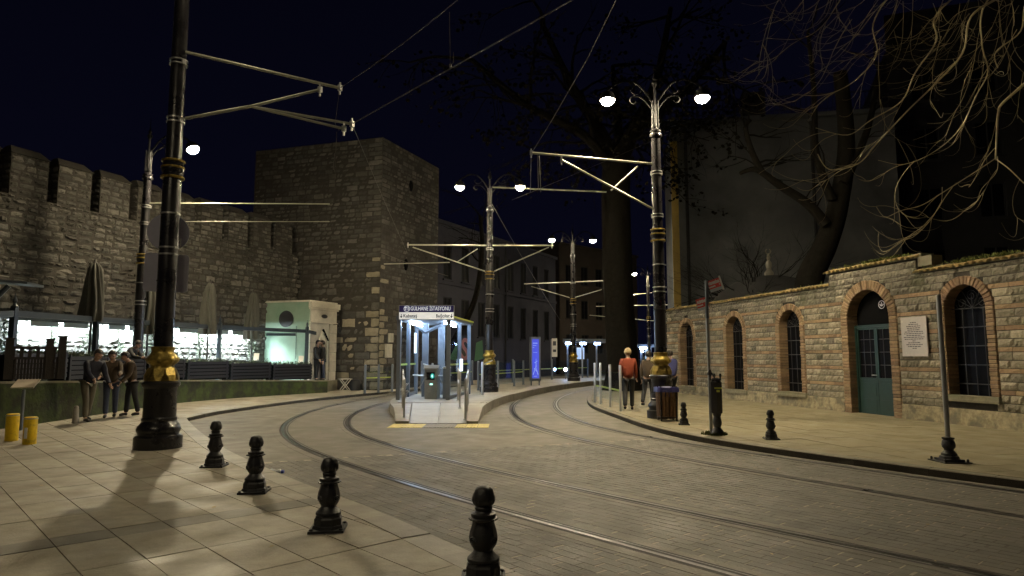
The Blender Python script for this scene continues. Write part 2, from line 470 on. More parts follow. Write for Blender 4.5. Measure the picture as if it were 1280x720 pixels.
# curve helpers
def crom(P, k=10):
    out = []
    n = len(P)
    for i in range(n-1):
        p0 = Vector(P[max(i-1, 0)]); p1 = Vector(P[i]); p2 = Vector(P[i+1]); p3 = Vector(P[min(i+2, n-1)])
        for j in range(k):
            t = j/k
            out.append(0.5*((2*p1)+(p2-p0)*t+(2*p0-5*p1+4*p2-p3)*t*t+(3*p1-p0-3*p2+p3)*t**3))
    out.append(Vector(P[-1]))
    return out
def resample(P, step):
    out = [P[0].copy()]; acc = 0.0
    for a, b in zip(P[:-1], P[1:]):
        L = (b-a).length; pos = 0.0
        while acc+(L-pos) >= step:
            pos += step-acc; acc = 0.0
            out.append(a.lerp(b, pos/L))
        acc += L-pos
    return out
def smooth_line(P, it=30):
    P = [p.copy() for p in P]
    for _ in range(it):
        Q = [p.copy() for p in P]
        for i in range(1, len(P)-1): Q[i] = (P[i-1]+P[i]*2+P[i+1])/4
        P = Q
    return P
def path(P, step=0.25, it=60):
    return smooth_line(resample(crom([Vector((p[0], p[1], 0)) for p in P], 12), step), it)
def normals(P):
    out = []
    for i in range(len(P)):
        t = (P[min(i+1, len(P)-1)]-P[max(i-1, 0)]).normalized()
        out.append(Vector((-t.y, t.x, 0)))
    return out
def offset(P, d):
    return [p+n*d for p, n in zip(P, normals(P))]
def inside(p, poly):
    c = False; k = len(poly); j = k-1
    for i in range(k):
        xi, yi = poly[i][0], poly[i][1]; xj, yj = poly[j][0], poly[j][1]
        if (yi > p[1]) != (yj > p[1]) and p[0] < (xj-xi)*(p[1]-yi)/(yj-yi)+xi: c = not c
        j = i
    return c
def clip_poly(poly, a, n):
    """keep the part of a convex/concave 2d polygon where (p-a).n >= 0"""
    out = []
    for i in range(len(poly)):
        p, q = Vector(poly[i][:2]), Vector(poly[(i+1) % len(poly)][:2])
        dp, dq = (p-a).dot(n), (q-a).dot(n)
        if dp >= 0: out.append(p)
        if dp*dq < 0: out.append(p.lerp(q, dp/(dp-dq)))
    return out
def pdist(p, line):
    return min((Vector(p[:2])-Vector(q[:2])).length for q in line)

# ================================================================== GROUND
g = MB(); g.quad((-400, -60, -0.06), (400, -60, -0.06), (400, 600, -0.06), (-400, 600, -0.06))
tag(g.build('ground', M_asphalt), kind='structure')

T1 = path([(7.6, -1.2), (6.0, 0.75), (4.5, 2.6), (3.1, 4.25), (2.25, 5.28), (1.4, 6.25), (0.56, 7.22), (-0.45, 8.45), (-1.42, 9.70), (-2.45, 11.12), (-3.5, 12.8), (-4.45, 15.1), (-5.0, 17.7),
           (-5.2, 20.6), (-5.05, 23.5), (-4.55, 27), (-3.6, 31), (-2.2, 35.3), (-0.1, 40), (2.8, 45), (6.6, 50.5), (11, 56), (18, 64)])
T2 = path([(9.6, 0.9), (8.2, 3.05), (6.9, 5.0), (5.62, 7.0), (5.05, 7.9), (4.4, 8.9), (3.66, 10.05), (2.8, 11.5), (1.95, 13.0), (1.38, 14.5), (0.95, 16.2),
           (0.70, 18.5), (0.68, 21.3), (0.92, 24.5), (1.5, 27.8), (2.55, 31.6), (4.4, 36.3), (7.2, 41.5), (10.5, 46.3), (15, 52), (22, 60)])
RAILS = [offset(T1, 0.7175), offset(T1, -0.7175), offset(T2, 0.7175), offset(T2, -0.7175)]

# boundary between the laid setts (near) and the worn asphalt (far)
i0 = min(range(len(T1)), key=lambda i: (T1[i]-Vector((-2.2, 10.8, 0))).length)
SB = T1[i0].xy; SN = (T1[i0+1]-T1[i0-1]).normalized().xy
SN = Vector((-0.42, 0.907)).normalized()
big = [(-60, -30), (80, -30), (80, 120), (-60, 120)]
far = clip_poly(big, SB, SN)
fr_ = MB(); fr_.face([(p.x, p.y, 0.0) for p in far])
tag(fr_.build('road', M_asphalt), kind='structure')
near = clip_poly(big, SB, -SN)
bd = MB(); bd.face([(p.x, p.y, -0.0012) for p in near])
bed = tag(bd.build('road_bed', M_joint), kind='structure')

# kerb lines ------------------------------------------------------------
KL = path([(4.6, -1.6), (2.4, 1.45), (0.9, 3.5), (-0.04, 4.82), (-0.89, 6.0), (-1.6, 6.95), (-2.35, 7.85), (-3.5, 9.35), (-4.55, 10.8), (-5.7, 12.6), (-6.9, 14.6), (-7.9, 16.35)], 0.2, 8)
KL2 = path([(-7.9, 16.35), (-8.05, 18.2), (-7.75, 20.6), (-7.45, 22.5), (-6.95, 24.6), (-6.1, 27.0), (-4.95, 30.0), (-3.7, 33.3), (-2.0, 37.2), (0.6, 42), (4.0, 47.3), (8, 52.5)], 0.25, 10)
KR = path([(10.5, 2.4), (8.8, 4.5), (7.2, 6.6), (6.1, 8.08), (5.3, 9.2), (4.75, 10.05), (4.1, 11.15), (3.55, 12.25), (3.12, 13.6), (2.86, 15.2), (2.70, 17.2), (2.52, 19.2),
           (2.46, 21.0), (2.62, 23.5), (3.1, 26.8), (3.98, 30.2), (5.96, 35.2), (8.6, 40.2), (12, 45), (17, 51)], 0.25, 12)
PZ = 0.10

# near left pavement ----------------------------------------------------
pl = [(p.x, p.y) for p in KL]+[(p.x, p.y) for p in KL2[1:]]
pl_poly = pl+[(2, 60), (-40, 60), (-40, -10), (4.6, -10)]
def in_left(p): return inside(p, pl_poly)
base = MB(); base.prism([(p[0], p[1]) for p in pl_poly], -0.05, PZ-0.014)
pavL = tag(base.build('pavement', M_grout), kind='structure')
KW = 0.27
KLi = offset(KL, KW)          # inner kerb line (pavement side is to the left going away)
def kerb(line, width, side, top, name, material, parent, length=0.95, off0=0.0, bottom=-0.03):
    """kerb stones, one object each, along a polyline"""
    seg = max(1, int(round(length/(line[1]-line[0]).length)))
    N_ = normals(line)
    i = 0
    while i < len(line)-1:
        j = min(i+seg+random.choice((-1, 0, 0, 1)), len(line)-1)
        if j <= i: j = i+1
        mb = MB()
        P = [line[k] for k in range(i, j+1)]; Q = [line[k]+N_[k]*side*width for k in range(i, j+1)]
        d0 = (P[1]-P[0]).normalized()*0.005; d1 = (P[-1]-P[-2]).normalized()*0.005
        P[0] = P[0]+d0; Q[0] = Q[0]+d0; P[-1] = P[-1]-d1; Q[-1] = Q[-1]-d1
        z = top+random.uniform(-0.004, 0.004); c = 0.012
        e = side
        for k in range(len(P)-1):
            a, b, a2, b2 = P[k], P[k+1], Q[k], Q[k+1]
            na, nb = (a2-a).normalized()*c, (b2-b).normalized()*c
            mb.quad((a.x, a.y, bottom), (b.x, b.y, bottom), (b.x, b.y, z-c), (a.x, a.y, z-c))
            mb.quad((a.x, a.y, z-c), (b.x, b.y, z-c), (b.x+nb.x, b.y+nb.y, z), (a.x+na.x, a.y+na.y, z))
            mb.quad((a.x+na.x, a.y+na.y, z), (b.x+nb.x, b.y+nb.y, z), (b2.x, b2.y, z), (a2.x, a2.y, z))
            mb.quad((a2.x, a2.y, z), (b2.x, b2.y, z), (b2.x, b2.y, bottom), (a2.x, a2.y, bottom))
        for a, a2 in ((P[0], Q[0]), (P[-1], Q[-1])):
            mb.quad((a.x, a.y, bottom), (a2.x, a2.y, bottom), (a2.x, a2.y, z), (a.x, a.y, z-c))
        mb.build(name, material, parent)
        i = j
kerb(KL, KW, 1, PZ, 'kerb_stone', M_kerb, pavL, 1.1)
kerb(KL2, 0.2, 1, PZ, 'kerb_stone', M_kerb, pavL, 1.0)

# slabs of the left pavement
KLpoly = [(p.x, p.y) for p in offset(KL, KW+0.012)]
U = Vector((0.686, -0.728)); V = Vector((0.728, 0.686))
O = Vector((-2.5, 6.48))
inn = [(p.x, p.y) for p in offset(KL, KW+0.01)]+[(p.x, p.y) for p in offset(KL2, 0.21)[1:]]
slab_poly = inn+[(-2, 40), (-30, 40), (-30, -5), (4, -5)]
us = [(-0.16, 0.16, True)]
a = 0.16
while a < 8: us.append((a, a+0.82, False)); a += 0.82
a = -0.16
while a > -14: us.append((a-0.82, a, False)); a -= 0.82
nsl = 0; cells = []
for iv in range(-46, 14):
    v0 = iv*0.42+0.13
    for (u0, u1, dk) in us:
        c = O+U*((u0+u1)/2)+V*(v0+0.21)
        if c.y < 3.2 or c.y > 17.2 or abs(c.x/c.y) > 0.95 or c.y-0.55*c.x > 24.5: continue
        gp = 0.005
        q = [O+U*(u0+gp)+V*(v0+gp), O+U*(u1-gp)+V*(v0+gp), O+U*(u1-gp)+V*(v0+0.42-gp), O+U*(u0+gp)+V*(v0+0.42-gp)]
        ins = [inside(p, slab_poly) for p in q]
        if not any(ins): continue
        if not all(ins):
            # cut the slab along the kerb
            k = min(range(len(KL)), key=lambda k: (KL[k].xy-c).length)
            if k in (0, len(KL)-1): continue
            n = normals(KL)[k].xy; q = clip_poly(q, KL[k].xy+n*(KW+0.01), n)
            if len(q) < 3: continue
        cells.append((c.length, q, dk))
cells.sort(key=lambda t: t[0])
rest = MB()
for i, (d, q, dk) in enumerate(cells):
    z = PZ+random.uniform(-0.002, 0.002)
    if i < 300:
        mb = MB(); mb.prism([(p.x, p.y) for p in q], PZ-0.03, z)
        mb.build('slab', M_slabd if dk else M_slab, pavL)
    else:
        rest.prism([(p.x, p.y) for p in q], PZ-0.03, z)
if rest.v: tag(rest.build('far_slab', M_slab, pavL), kind='stuff')
# smooth part of the pavement beyond, along the garden wall
fp = MB(); P1 = offset(KL2, 0.205); P2 = offset(KL2, 3.6)
for i in range(len(P1)-1):
    fp.quad((P1[i].x, P1[i].y, PZ-0.004), (P1[i+1].x, P1[i+1].y, PZ-0.004), (P2[i+1].x, P2[i+1].y, PZ-0.004), (P2[i].x, P2[i].y, PZ-0.004))
fp.quad((-8.6, 16.4, PZ-0.006), (-8.6, 24, PZ-0.006), (-14, 24, PZ-0.006), (-14, 11.0, PZ-0.006))
tag(fp.build('footpath', M_slab), kind='structure')

# right pavement --------------------------------------------------------
KRo = [(p.x, p.y) for p in KR]
pr_poly = KRo+[(40, 51), (40, -4), (11, -4)]
base = MB(); base.prism(pr_poly, -0.05, PZ-0.012)
pavR = tag(base.build('pavement', M_grout), kind='structure')
kerb(KR, 0.16, -1, PZ, 'kerb_stone', M_kerbd, pavR, 0.9)
Wd = Vector((-0.2186, 0.9758)).normalized(); Wn = Vector((-Wd.y, Wd.x)); W0 = Vector((10.03, 13.24))
inn = [(p.x, p.y) for p in offset(KR, -0.17)]
pin = inn+[(40, 51), (40, -4), (11, -4)]
rest = MB(); cells = []
for iu in range(-16, 34):
    for iv in range(-1, 14):
        u0, v0 = iu*0.8+(0.4 if iv % 2 else 0), iv*0.5-0.05
        gp = 0.004
        q = [W0+Wd*(u0+gp)+Wn*(v0+gp), W0+Wd*(u0+0.8-gp)+Wn*(v0+gp), W0+Wd*(u0+0.8-gp)+Wn*(v0+0.5-gp), W0+Wd*(u0+gp)+Wn*(v0+0.5-gp)]
        c = (q[0]+q[2])/2
        ins = [inside(p, pin) for p in q]
        if not any(ins) or c.y < 5: continue
        if not all(ins):
            k = min(range(len(KR)), key=lambda k: (KR[k].xy-c).length)
            n = -normals(KR)[k].xy; q = clip_poly(q, KR[k].xy+n*0.17, n)
            if len(q) < 3: continue
        cells.append((c.length, q, abs(c.x/c.y) < 0.86))
cells.sort(key=lambda t: t[0]+(0 if t[2] else 100))
for i, (d, q, vis) in enumerate(cells):
    z = PZ+random.uniform(-0.0015, 0.0015)
    if i < 300 and vis and d < 24:
        mb = MB(); mb.prism([(p.x, p.y) for p in q], PZ-0.03, z); mb.build('slab', M_slabr, pavR)
    else: rest.prism([(p.x, p.y) for p in q], PZ-0.03, z)
tag(rest.build('far_slab', M_slabr, pavR), kind='stuff')

# tram tracks -----------------------------------------------------------
def track(line):
    root = thing('tram_track', None, None, (0, 0, 0), kind='structure')
    for sgn in (1, -1):
        L = offset(line, sgn*0.7175)
        Nn = normals(L)
        mb = MB()
        # gauge side is towards the track centre (-sgn)
        def sweep(a, b, z0, z1):
            for i in range(len(L)-1):
                p, q = L[i], L[i+1]; n0, n1 = Nn[i]*-sgn, Nn[i+1]*-sgn
                A, B = p+n0*a, q+n1*a; C_, D_ = q+n1*b, p+n0*b
                mb.quad((A.x, A.y, z1), (B.x, B.y, z1), (C_.x, C_.y, z1), (D_.x, D_.y, z1))
                mb.quad((A.x, A.y, z0), (B.x, B.y, z0), (B.x, B.y, z1), (A.x, A.y, z1))
                mb.quad((D_.x, D_.y, z0), (C_.x, C_.y, z0), (C_.x, C_.y, z1), (D_.x, D_.y, z1))
        mb.cur = 0; sweep(-0.025, 0.025, -0.03, 0.0065)
        sweep(0.070, 0.086, -0.03, 0.0045)
        mb.cur = 1; sweep(0.025, 0.070, -0.05, 0.0028); sweep(-0.062, -0.025, -0.05, 0.0038); sweep(0.086, 0.118, -0.05, 0.0034)
        mb.cur = 2; sweep(-0.19, -0.062, -0.05, 0.0030); sweep(0.118, 0.21, -0.05, 0.0030)
        mb.build('rail', [M_rail, M_railin, M_asphalt], root)
    return root
track(T1); track(T2)

# setts -----------------------------------------------------------------
samp = [p for r_ in RAILS for p in r_ if p.y < 16 and p.x > -7]
grid = {}
for p in samp: grid.setdefault((int(p.x//0.5), int(p.y//0.5)), []).append(p)
def near_rail(c, d):
    gx, gy = int(c.x//0.5), int(c.y//0.5)
    for a in (-1, 0, 1):
        for b in (-1, 0, 1):
            for p in grid.get((gx+a, gy+b), ()):
                if (p.xy-c).length < d: return True
    return False
# fine resampled rails for the test
grid = {}
for r_ in RAILS:
    for p in resample([q for q in r_ if q.y < 18 and q.x > -8], 0.05): grid.setdefault((int(p.x//0.5), int(p.y//0.5)), []).append(p)
S1 = resample(T1, 0.05); N1 = normals(S1)
setts = []
SL, SWd = 0.225, 0.112
nS = int(len(S1)*0.05/SL)
kl_poly = pl_poly; 
for t in range(-26, 66):
    tt = -t*SWd+0.02
    row_ = resample(offset(S1, tt), SL/8)
    k0_ = 4 if t % 2 else 0
    for i in range(k0_+4, len(row_)-5, 8):
        c = row_[i].xy
        if c.y < 3.6 or abs(c.x/c.y) > 0.86 or (c-SB).dot(SN) > -0.05: continue
        if near_rail(c, 0.115) or in_left(c) or inside((c.x, c.y), pr_poly): continue
        d_ = row_[i+4]-row_[i-4]
        setts.append((c.length, c+d_.xy.normalized()*random.uniform(-0.008, 0.008), math.atan2(d_.y, d_.x)+random.uniform(-0.012, 0.012)))
setts.sort(key=lambda t: t[0])
# one sett mesh with chamfered top, shared by the near ones
def sett_geo():
    a, b, ch = SL/2-0.0065, SWd/2-0.002, 0.0012
    v = [(-a, -b, -0.03), (a, -b, -0.03), (a, b, -0.03), (-a, b, -0.03), (-a, -b, -ch), (a, -b, -ch), (a, b, -ch), (-a, b, -ch),
         (-a+ch, -b+ch, 0), (a-ch, -b+ch, 0), (a-ch, b-ch, 0), (-a+ch, b-ch, 0)]
    f = [(8, 9, 10, 11)]
    for i in range(4):
        j = (i+1) % 4
        f.append((4+i, 4+j, 8+j, 8+i)); f.append((i, j, 4+j, 4+i))
    return v, f
sv, sf = sett_geo()
sme = MB(); sme.add(sv, sf); sett_me = sme.mesh('sett', M_sett)
rest = MB()
for i, (d, c, an) in enumerate(setts):
    z = random.uniform(0.0, 0.0012); tx, ty = random.gauss(0, 0.004), random.gauss(0, 0.003)
    if i < 300:
        inst('sett', sett_me, bed, (c.x, c.y, z), (tx, ty, an))
    else:
        M_ = Matrix.Translation((c.x, c.y, z)) @ Matrix.Rotation(an, 4, 'Z') @ Matrix.Rotation(tx, 4, 'X') @ Matrix.Rotation(ty, 4, 'Y')
        rest.add([M_ @ Vector(p) for p in sv], sf)
tag(rest.build('far_sett', M_sett, bed), kind='stuff')

# station platform ------------------------------------------------------
PH = 0.25
PR = path([(-0.80, 15.9), (-0.78, 17.0), (-0.76, 18.6), (-0.62, 20.3), (-0.42, 21.9), (-0.15, 23.4), (0.28, 25.0), (0.95, 27.8), (1.8, 30.7), (3.2, 34.6), (5.0, 38.3), (7.6, 42.8), (11, 47.6), (15, 52.7)], 0.25, 10)
PLe = path([(-2.75, 15.9), (-2.95, 17.0), (-3.25, 18.3), (-3.55, 19.5), (-3.78, 21.0), (-3.78, 22.5), (-3.6, 24.5), (-3.2, 27.0), (-2.4, 30.6), (-1.0, 34.6), (1.0, 38.6), (3.8, 43.3), (7.4, 48.6), (11.5, 54)], 0.25, 10)
top = 19.4
plat = thing('platform', None, None, (0, 0, 0), kind='structure')
pr2 = [p for p in PR if p.y >= top]; pl2 = [p for p in PLe if p.y >= top]
mb = MB(); mb.prism([(p.x, p.y) for p in offset(PR, 0.22) if p.y >= top-0.01]+[(p.x, p.y) for p in reversed(offset(PLe, -0.22)) if p.y >= top-0.01], -0.03, PH)
mb.build('deck', M_plat, plat)
kerb([p for p in PR if p.y >= top-0.2], 0.215, 1, PH+0.006, 'platform_edge_stone', M_kerbd if False else M_kerb, plat, 1.0)
kerb([p for p in PLe if p.y >= top-0.2], 0.215, -1, PH+0.006, 'platform_edge_stone', M_kerb, plat, 1.0)
# ramp
def rampz(y): return max(0.012, min(PH, (y-15.9)/(top-15.9)*PH))
mb = MB()
for (xa0, xa1, xb0, xb1) in ((-2.45, -1.15, -2.75, -1.1),):
    pass
rl = lambda y: -2.42-(y-15.9)*0.13; rr = lambda y: -1.08-(y-15.9)*0.05
ys = [15.9, 17.05, 18.2, 19.39]
for i in range(3):
    for (fa, fb) in ((rl, lambda y: (rl(y)+rr(y))/2-0.006), (lambda y: (rl(y)+rr(y))/2+0.006, rr)):
        m2 = MB(); y0, y1 = ys[i]+0.006, ys[i+1]-0.006
        v = [(fa(y0), y0), (fb(y0), y0), (fb(y1), y1), (fa(y1), y1)]
        m2.prism(v, -0.02, [rampz(y0), rampz(y0), rampz(y1), rampz(y1)])
        m2.build('ramp_slab', M_ramp, plat)
for line, f, nm in ((PR, rr, 1), (PLe, rl, -1)):
    L = [p for p in line if p.y < top+0.05]
    m2 = MB()
    for i in range(len(L)-1):
        a, b = L[i], L[i+1]
        za = min(PH, 0.06+(a.y-15.9)/(1.9)*0.19) ; zb = min(PH, 0.06+(b.y-15.9)/1.9*0.19)
        fa, fb = f(a.y)+0.012*nm, f(b.y)+0.012*nm
        m2.quad((fa, a.y, za), (a.x, a.y, za), (b.x, b.y, zb), (fb, b.y, zb))
        m2.quad((a.x, a.y, za), (a.x, a.y, -0.03), (b.x, b.y, -0.03), (b.x, b.y, zb))
        m2.quad((fa, a.y, -0.03), (fa, a.y, za), (fb, b.y, zb), (fb, b.y, -0.03))
    a = L[0]; m2.quad((a.x, a.y, -0.03), (a.x, a.y, 0.06), (f(a.y)+0.012*nm, a.y, 0.06), (f(a.y)+0.012*nm, a.y, -0.03))
    m2.build('ramp_edge', M_plat, plat)
# tactile strip across the foot of the ramp
x = -2.78; k = 0
tac = thing('tactile_paving', None, None, (0, 0, 0), kind='structure')
wds = [0.27, 0.27, 0.24, 0.24, 0.24, 0.24, 0.24, 0.26, 0.26]
for k, w in enumerate(wds):
    m2 = MB(); yb = 14.95
    mt = M_yellow if k in (0, 1, 2, 6, 7, 8) else M_tgrey
    m2.obox((x+0.006, yb, -0.02), (w-0.012, 0, 0), (0, 0.86, 0), (0, 0, 0.026))
    if k in (1, 2, 3, 4, 5, 6, 7):
        for q in range(3):
            m2.obox((x+0.03+q*(w-0.06)/3+0.015, yb+0.03, 0.0055), ((w-0.06)/3-0.03, 0, 0), (0, 0.8, 0), (0, 0, 0.006))
    m2.build('tactile_tile', mt, tac)
    x += w

# ================================================================== RIGHT GARDEN WALL
def rock_mesh(name, material, seed, nu=5, nv=3, out=0.0):
    """unit block: x 0..1 along, z 0..1 up, front face towards +y (proud), one rough face"""
    rr = random.Random(seed)
    v = []; f = []
    for j in range(nv+1):
        for i in range(nu+1):
            b = i in (0, nu) or j in (0, nv)
            x, z = i/nu, j/nv
            if not b:
                x += rr.uniform(-0.3, 0.3)/nu; z += rr.uniform(-0.3, 0.3)/nv
            elif out:
                x += (0.5-x)*2*rr.uniform(0, out)*0.6; z += (0.5-z)*2*rr.uniform(0, out)
            y = 0.0 if b else rr.uniform(0.15, 1.0)
            v.append((x, y, z))
    for j in range(nv):
        for i in range(nu):
            a = j*(nu+1)+i
            f.append((a, a+1, a+nu+2, a+nu+1)[::-1])
    n = len(v)
    cs = [0, nu, (nu+1)*(nv+1)-1, (nu+1)*nv]
    loop = [i for i in range(nu+1)]+[(nu+1)*(j+1)-1+0 for j in range(1, nv+1)]+[(nu+1)*nv+i for i in range(nu-1, -1, -1)]+[(nu+1)*j for j in range(nv-1, 0, -1)]
    for c in loop: v.append((v[c][0], -1.0, v[c][2]))
    k_ = len(loop)
    for k in range(k_):
        a, b = loop[k], loop[(k+1) % k_]
        f.append((n+k, n+(k+1) % k_, b, a)[::-1])
    return v, f
def geo_mesh(name, vf, material):
    mb = MB(); mb.add(*vf); return mb.mesh(name, material)
class Layer:
    """pieces laid on a vertical plane: nearest become parts, the rest one joined part"""
    def __init__(s, name, variants, material, parent, O, d, n, limit, rest_name):
        s.name, s.parent, s.O, s.d, s.n, s.limit, s.rest_name, s.material = name, parent, Vector(O), Vector(d), Vector(n), limit, rest_name, material
        s.vf = variants; s.me = [geo_mesh(name, v, material) for v in variants]; s.items = []
    def put(s, u0, z0, w, h, o=0.0, amp=0.03, rot=0.0):
        """o: how proud the edge of the piece is; amp: height of its rough face"""
        s.items.append((u0, z0, w, h, o, amp, rot))
    def finish(s):
        def dist(t):
            p = s.O+s.d*(t[0]+t[2]/2); dd = p.length
            if abs(p.x/p.y) > 0.83 or p.y < 0: dd += 200
            return dd
        s.items.sort(key=dist)
        rest = MB(); off = wloc(s.parent)
        base = math.atan2(s.d.y, s.d.x)
        # local frame: x along d, y along n, z up; mirror if the frame is left-handed
        left = (s.d.x*s.n.y-s.d.y*s.n.x) < 0
        for k, (u0, z0, w, h, o, amp, rot) in enumerate(s.items):
            i = random.randrange(len(s.me))
            if left:
                M_ = Matrix(((s.d.x*-w, s.n.x*amp, 0, 0), (s.d.y*-w, s.n.y*amp, 0, 0), (0, 0, h, 0), (0, 0, 0, 1)))
                p = s.O+s.d*(u0+w)+s.n*o
            else:
                M_ = Matrix(((s.d.x*w, s.n.x*amp, 0, 0), (s.d.y*w, s.n.y*amp, 0, 0), (0, 0, h, 0), (0, 0, 0, 1)))
                p = s.O+s.d*u0+s.n*o
            M_ = Matrix.Translation((p.x, p.y, z0)) @ M_
            if rot: M_ = Matrix.Translation((p.x, p.y, z0)) @ Matrix.Rotation(rot, 4, s.n.to_3d()) @ Matrix.Translation((-p.x, -p.y, -z0)) @ M_
            if k < s.limit:
                o_ = bpy.data.objects.new(s.name, s.me[i]); col.objects.link(o_); o_.parent = s.parent
                M2 = M_.copy(); M2.translation -= off
                o_.matrix_basis = M2
            else:
                rest.add([M_ @ Vector(p_) for p_ in s.vf[i][0]], s.vf[i][1])
        if rest.v:
            tag(rest.build(s.rest_name, s.material, s.parent, world=True), kind='stuff')

wall = thing('garden_wall', 'long stone and brick street wall with arched grilled windows and a tiled top', 'wall', (W0.x, W0.y, PZ))
def WP(s_, z, o=0.0): return Vector((W0.x+Wd.x*s_+Wn.x*o, W0.y+Wd.y*s_+Wn.y*o, z))
S_A, S_B = -6.0, 15.6
def wtop(s_): return 3.88 if 2.32 <= s_ <= 5.36 else 3.52
OPEN = [(0.62, 1.63, 0.74, 2.62, 0.19, 'window'), (3.25, 4.69, 0.06, 2.57, 0.25, 'door'), (6.70, 7.70, 0.52, 2.50, 0.19, 'window'),
        (9.78, 10.82, 0.45, 2.47, 0.19, 'window'), (13.30, 14.36, 0.42, 2.42, 0.19, 'window'), (-2.9, -1.89, 0.74, 2.62, 0.19, 'window')]
def hole(s_, z, grow):
    for (a, b, z0, zs, t, k) in OPEN:
        c, r = (a+b)/2, (b-a)/2+grow
        if z < z0-(0.0 if k == 'door' else 0.0): continue
        if z <= zs:
            if a-grow < s_ < b+grow: return True
        elif (s_-c)**2+(z-zs)**2 < r*r: return True
    return False
# masonry core (front sheet with the openings left out, top and back)
mb = MB(); ds, dz = 0.1, 0.1
ns = int((S_B-S_A)/ds)
for i in range(ns):
    s0 = S_A+i*ds; tz = wtop(s0+ds/2)
    run = None; z = 0.0
    while z < tz-1e-6:
        z1 = min(z+dz, tz)
        if not hole(s0+ds/2, (z+z1)/2, 0.10):
            if run is None: run = z
        elif run is not None:
            mb.quad(WP(s0, run, -0.03), WP(s0+ds, run, -0.03), WP(s0+ds, z, -0.03), WP(s0, z, -0.03)); run = None
        z = z1
    if run is not None: mb.quad(WP(s0, run, -0.03), WP(s0+ds, run, -0.03), WP(s0+ds, tz, -0.03), WP(s0, tz, -0.03))
for (a, b, t) in ((S_A, 2.32, 3.52), (2.322, 5.358, 3.88), (5.36, S_B, 3.52)):
    mb.obox(WP(a, 0, -0.36), Wd.to_3d()*(b-a), Wn.to_3d()*-0.14, (0, 0, t))
    mb.quad(WP(a, t, -0.03), WP(b, t, -0.03), WP(b, t, -0.36), WP(a, t, -0.36))
for a, t, t2 in ((2.32, 3.52, 3.88), (5.36, 3.52, 3.88), (S_B, 0, 3.52), (S_A, 0, 3.52)):
    mb.quad(WP(a, t, -0.03), WP(a, t2, -0.03), WP(a, t2, -0.36), WP(a, t, -0.36))
mb.build('masonry_core', M_mortar, wall, world=True)

rockv = [rock_mesh('stone', None, 100+i) for i in range(9)]
rockv = [rock_mesh('stone', None, 100+i, 6, 3) for i in range(9)]
stones = Layer('stone', rockv, M_rock, wall, W0, Wd, Wn, 300, 'far_stone')
sooty = Layer('sooty_stone', rockv, M_sooty, wall, W0, Wd, Wn, 120, 'far_sooty_stone')
brickv = [rock_mesh('brick', None, 200+i, 3, 1) for i in range(2)]+[rock_mesh('brick', None, 210+i, 3, 2) for i in range(3)]
bricks = Layer('brick', brickv, M_brick, wall, W0, Wd, Wn, 260, 'far_brick')
def intervals(z0, z1):
    """free runs of the wall between openings for a course"""
    zm = (z0+z1)/2; tp = 3.52
    runs = [(S_A, S_B)] if z1 <= 3.53 else [(2.34, 5.34)]
    for (a, b, zz0, zs, t, k) in OPEN:
        if z1 <= zz0-0.14 and k != 'door': continue
        c, r = (a+b)/2, (b-a)/2+t+0.012
        if k == 'window' and z1 <= zz0+0.01: lo, hi = a-0.10, b+0.10
        elif zm <= zs: lo, hi = c-r, c+r
        else:
            h2 = r*r-(zm-0.02-zs)**2
            if h2 <= 0: continue
            lo, hi = c-math.sqrt(h2), c+math.sqrt(h2)
        nr = []
        for (p, q) in runs:
            if hi <= p or lo >= q: nr.append((p, q)); continue
            if lo > p: nr.append((p, lo))
            if hi < q: nr.append((hi, q))
        runs = nr
    return runs
z = 0.46; row = 0
PER = 0.435
while z < 3.86:
    k = row % 3
    h = 0.168 if k < 2 else 0.099
    if z+h > 3.50 and z < 3.505: h = 3.51-z
    if z >= 3.505 and z+h > 3.87: h = 3.87-z
    if h < 0.05: z += max(h, 0)+0.002; row += 1; continue
    for (p, q) in intervals(z, z+h):
        ln = 0.31 if k < 2 else 0.345
        x = p+0.006
        if p == S_A: x += (row % 2)*ln/2
        first = True
        while x < q-0.03:
            w = ln*random.uniform(0.88, 1.12)
            if first and row % 2: w *= 0.55
            first = False
            if q-(x+w) < 0.10: w = q-x
            g_ = 0.006
            topz = z+h
            cm = x+w/2
            dark = topz > 3.12+0.18*math.sin(cm*1.7)+random.uniform(-0.12, 0.12) or random.random() < 0.10
            if (cm > 1.9 and cm < 3.0 and topz > 2.55 and random.random() < 0.6): dark = True
            if k < 2 or topz > 3.2:
                (sooty if dark else stones).put(x, z+g_, w-0.016, h-2*g_-0.004, 0.002, random.uniform(0.020, 0.042))
            else:
                bricks.put(x, z+g_, w-0.010, h-2*g_, 0.012, random.uniform(0.006, 0.016))
            x += w
    z += h; row += 1
stones.finish(); sooty.finish(); bricks.finish()
# rough concrete plinth
for (a, b) in ((S_A, 3.0), (4.94, S_B)):
    mb = MB(); n = int((b-a)/0.12); rr = random.Random(5)
    nz = 4; P = []
    for i in range(n+1):
        for j in range(nz+1):
            P.append(WP(a+(b-a)*i/n, 0.02+0.43*j/nz, 0.0+(0.0 if j == nz else rr.uniform(0.0, 0.028))+(0.012 if j < 2 else 0)))
    f = [(i*(nz+1)+j, (i+1)*(nz+1)+j, (i+1)*(nz+1)+j+1, i*(nz+1)+j+1)[::-1] for i in range(n) for j in range(nz)]
    mb.add(P, f)
    e = [i*(nz+1)+nz for i in range(n+1)]
    for i in range(n): mb.quad(P[e[i]], P[e[i+1]], WP(a+(b-a)*(i+1)/n, 0.45, -0.03), WP(a+(b-a)*i/n, 0.45, -0.03))
    mb.build('plinth', M_plinth, wall, smooth=50, world=True)
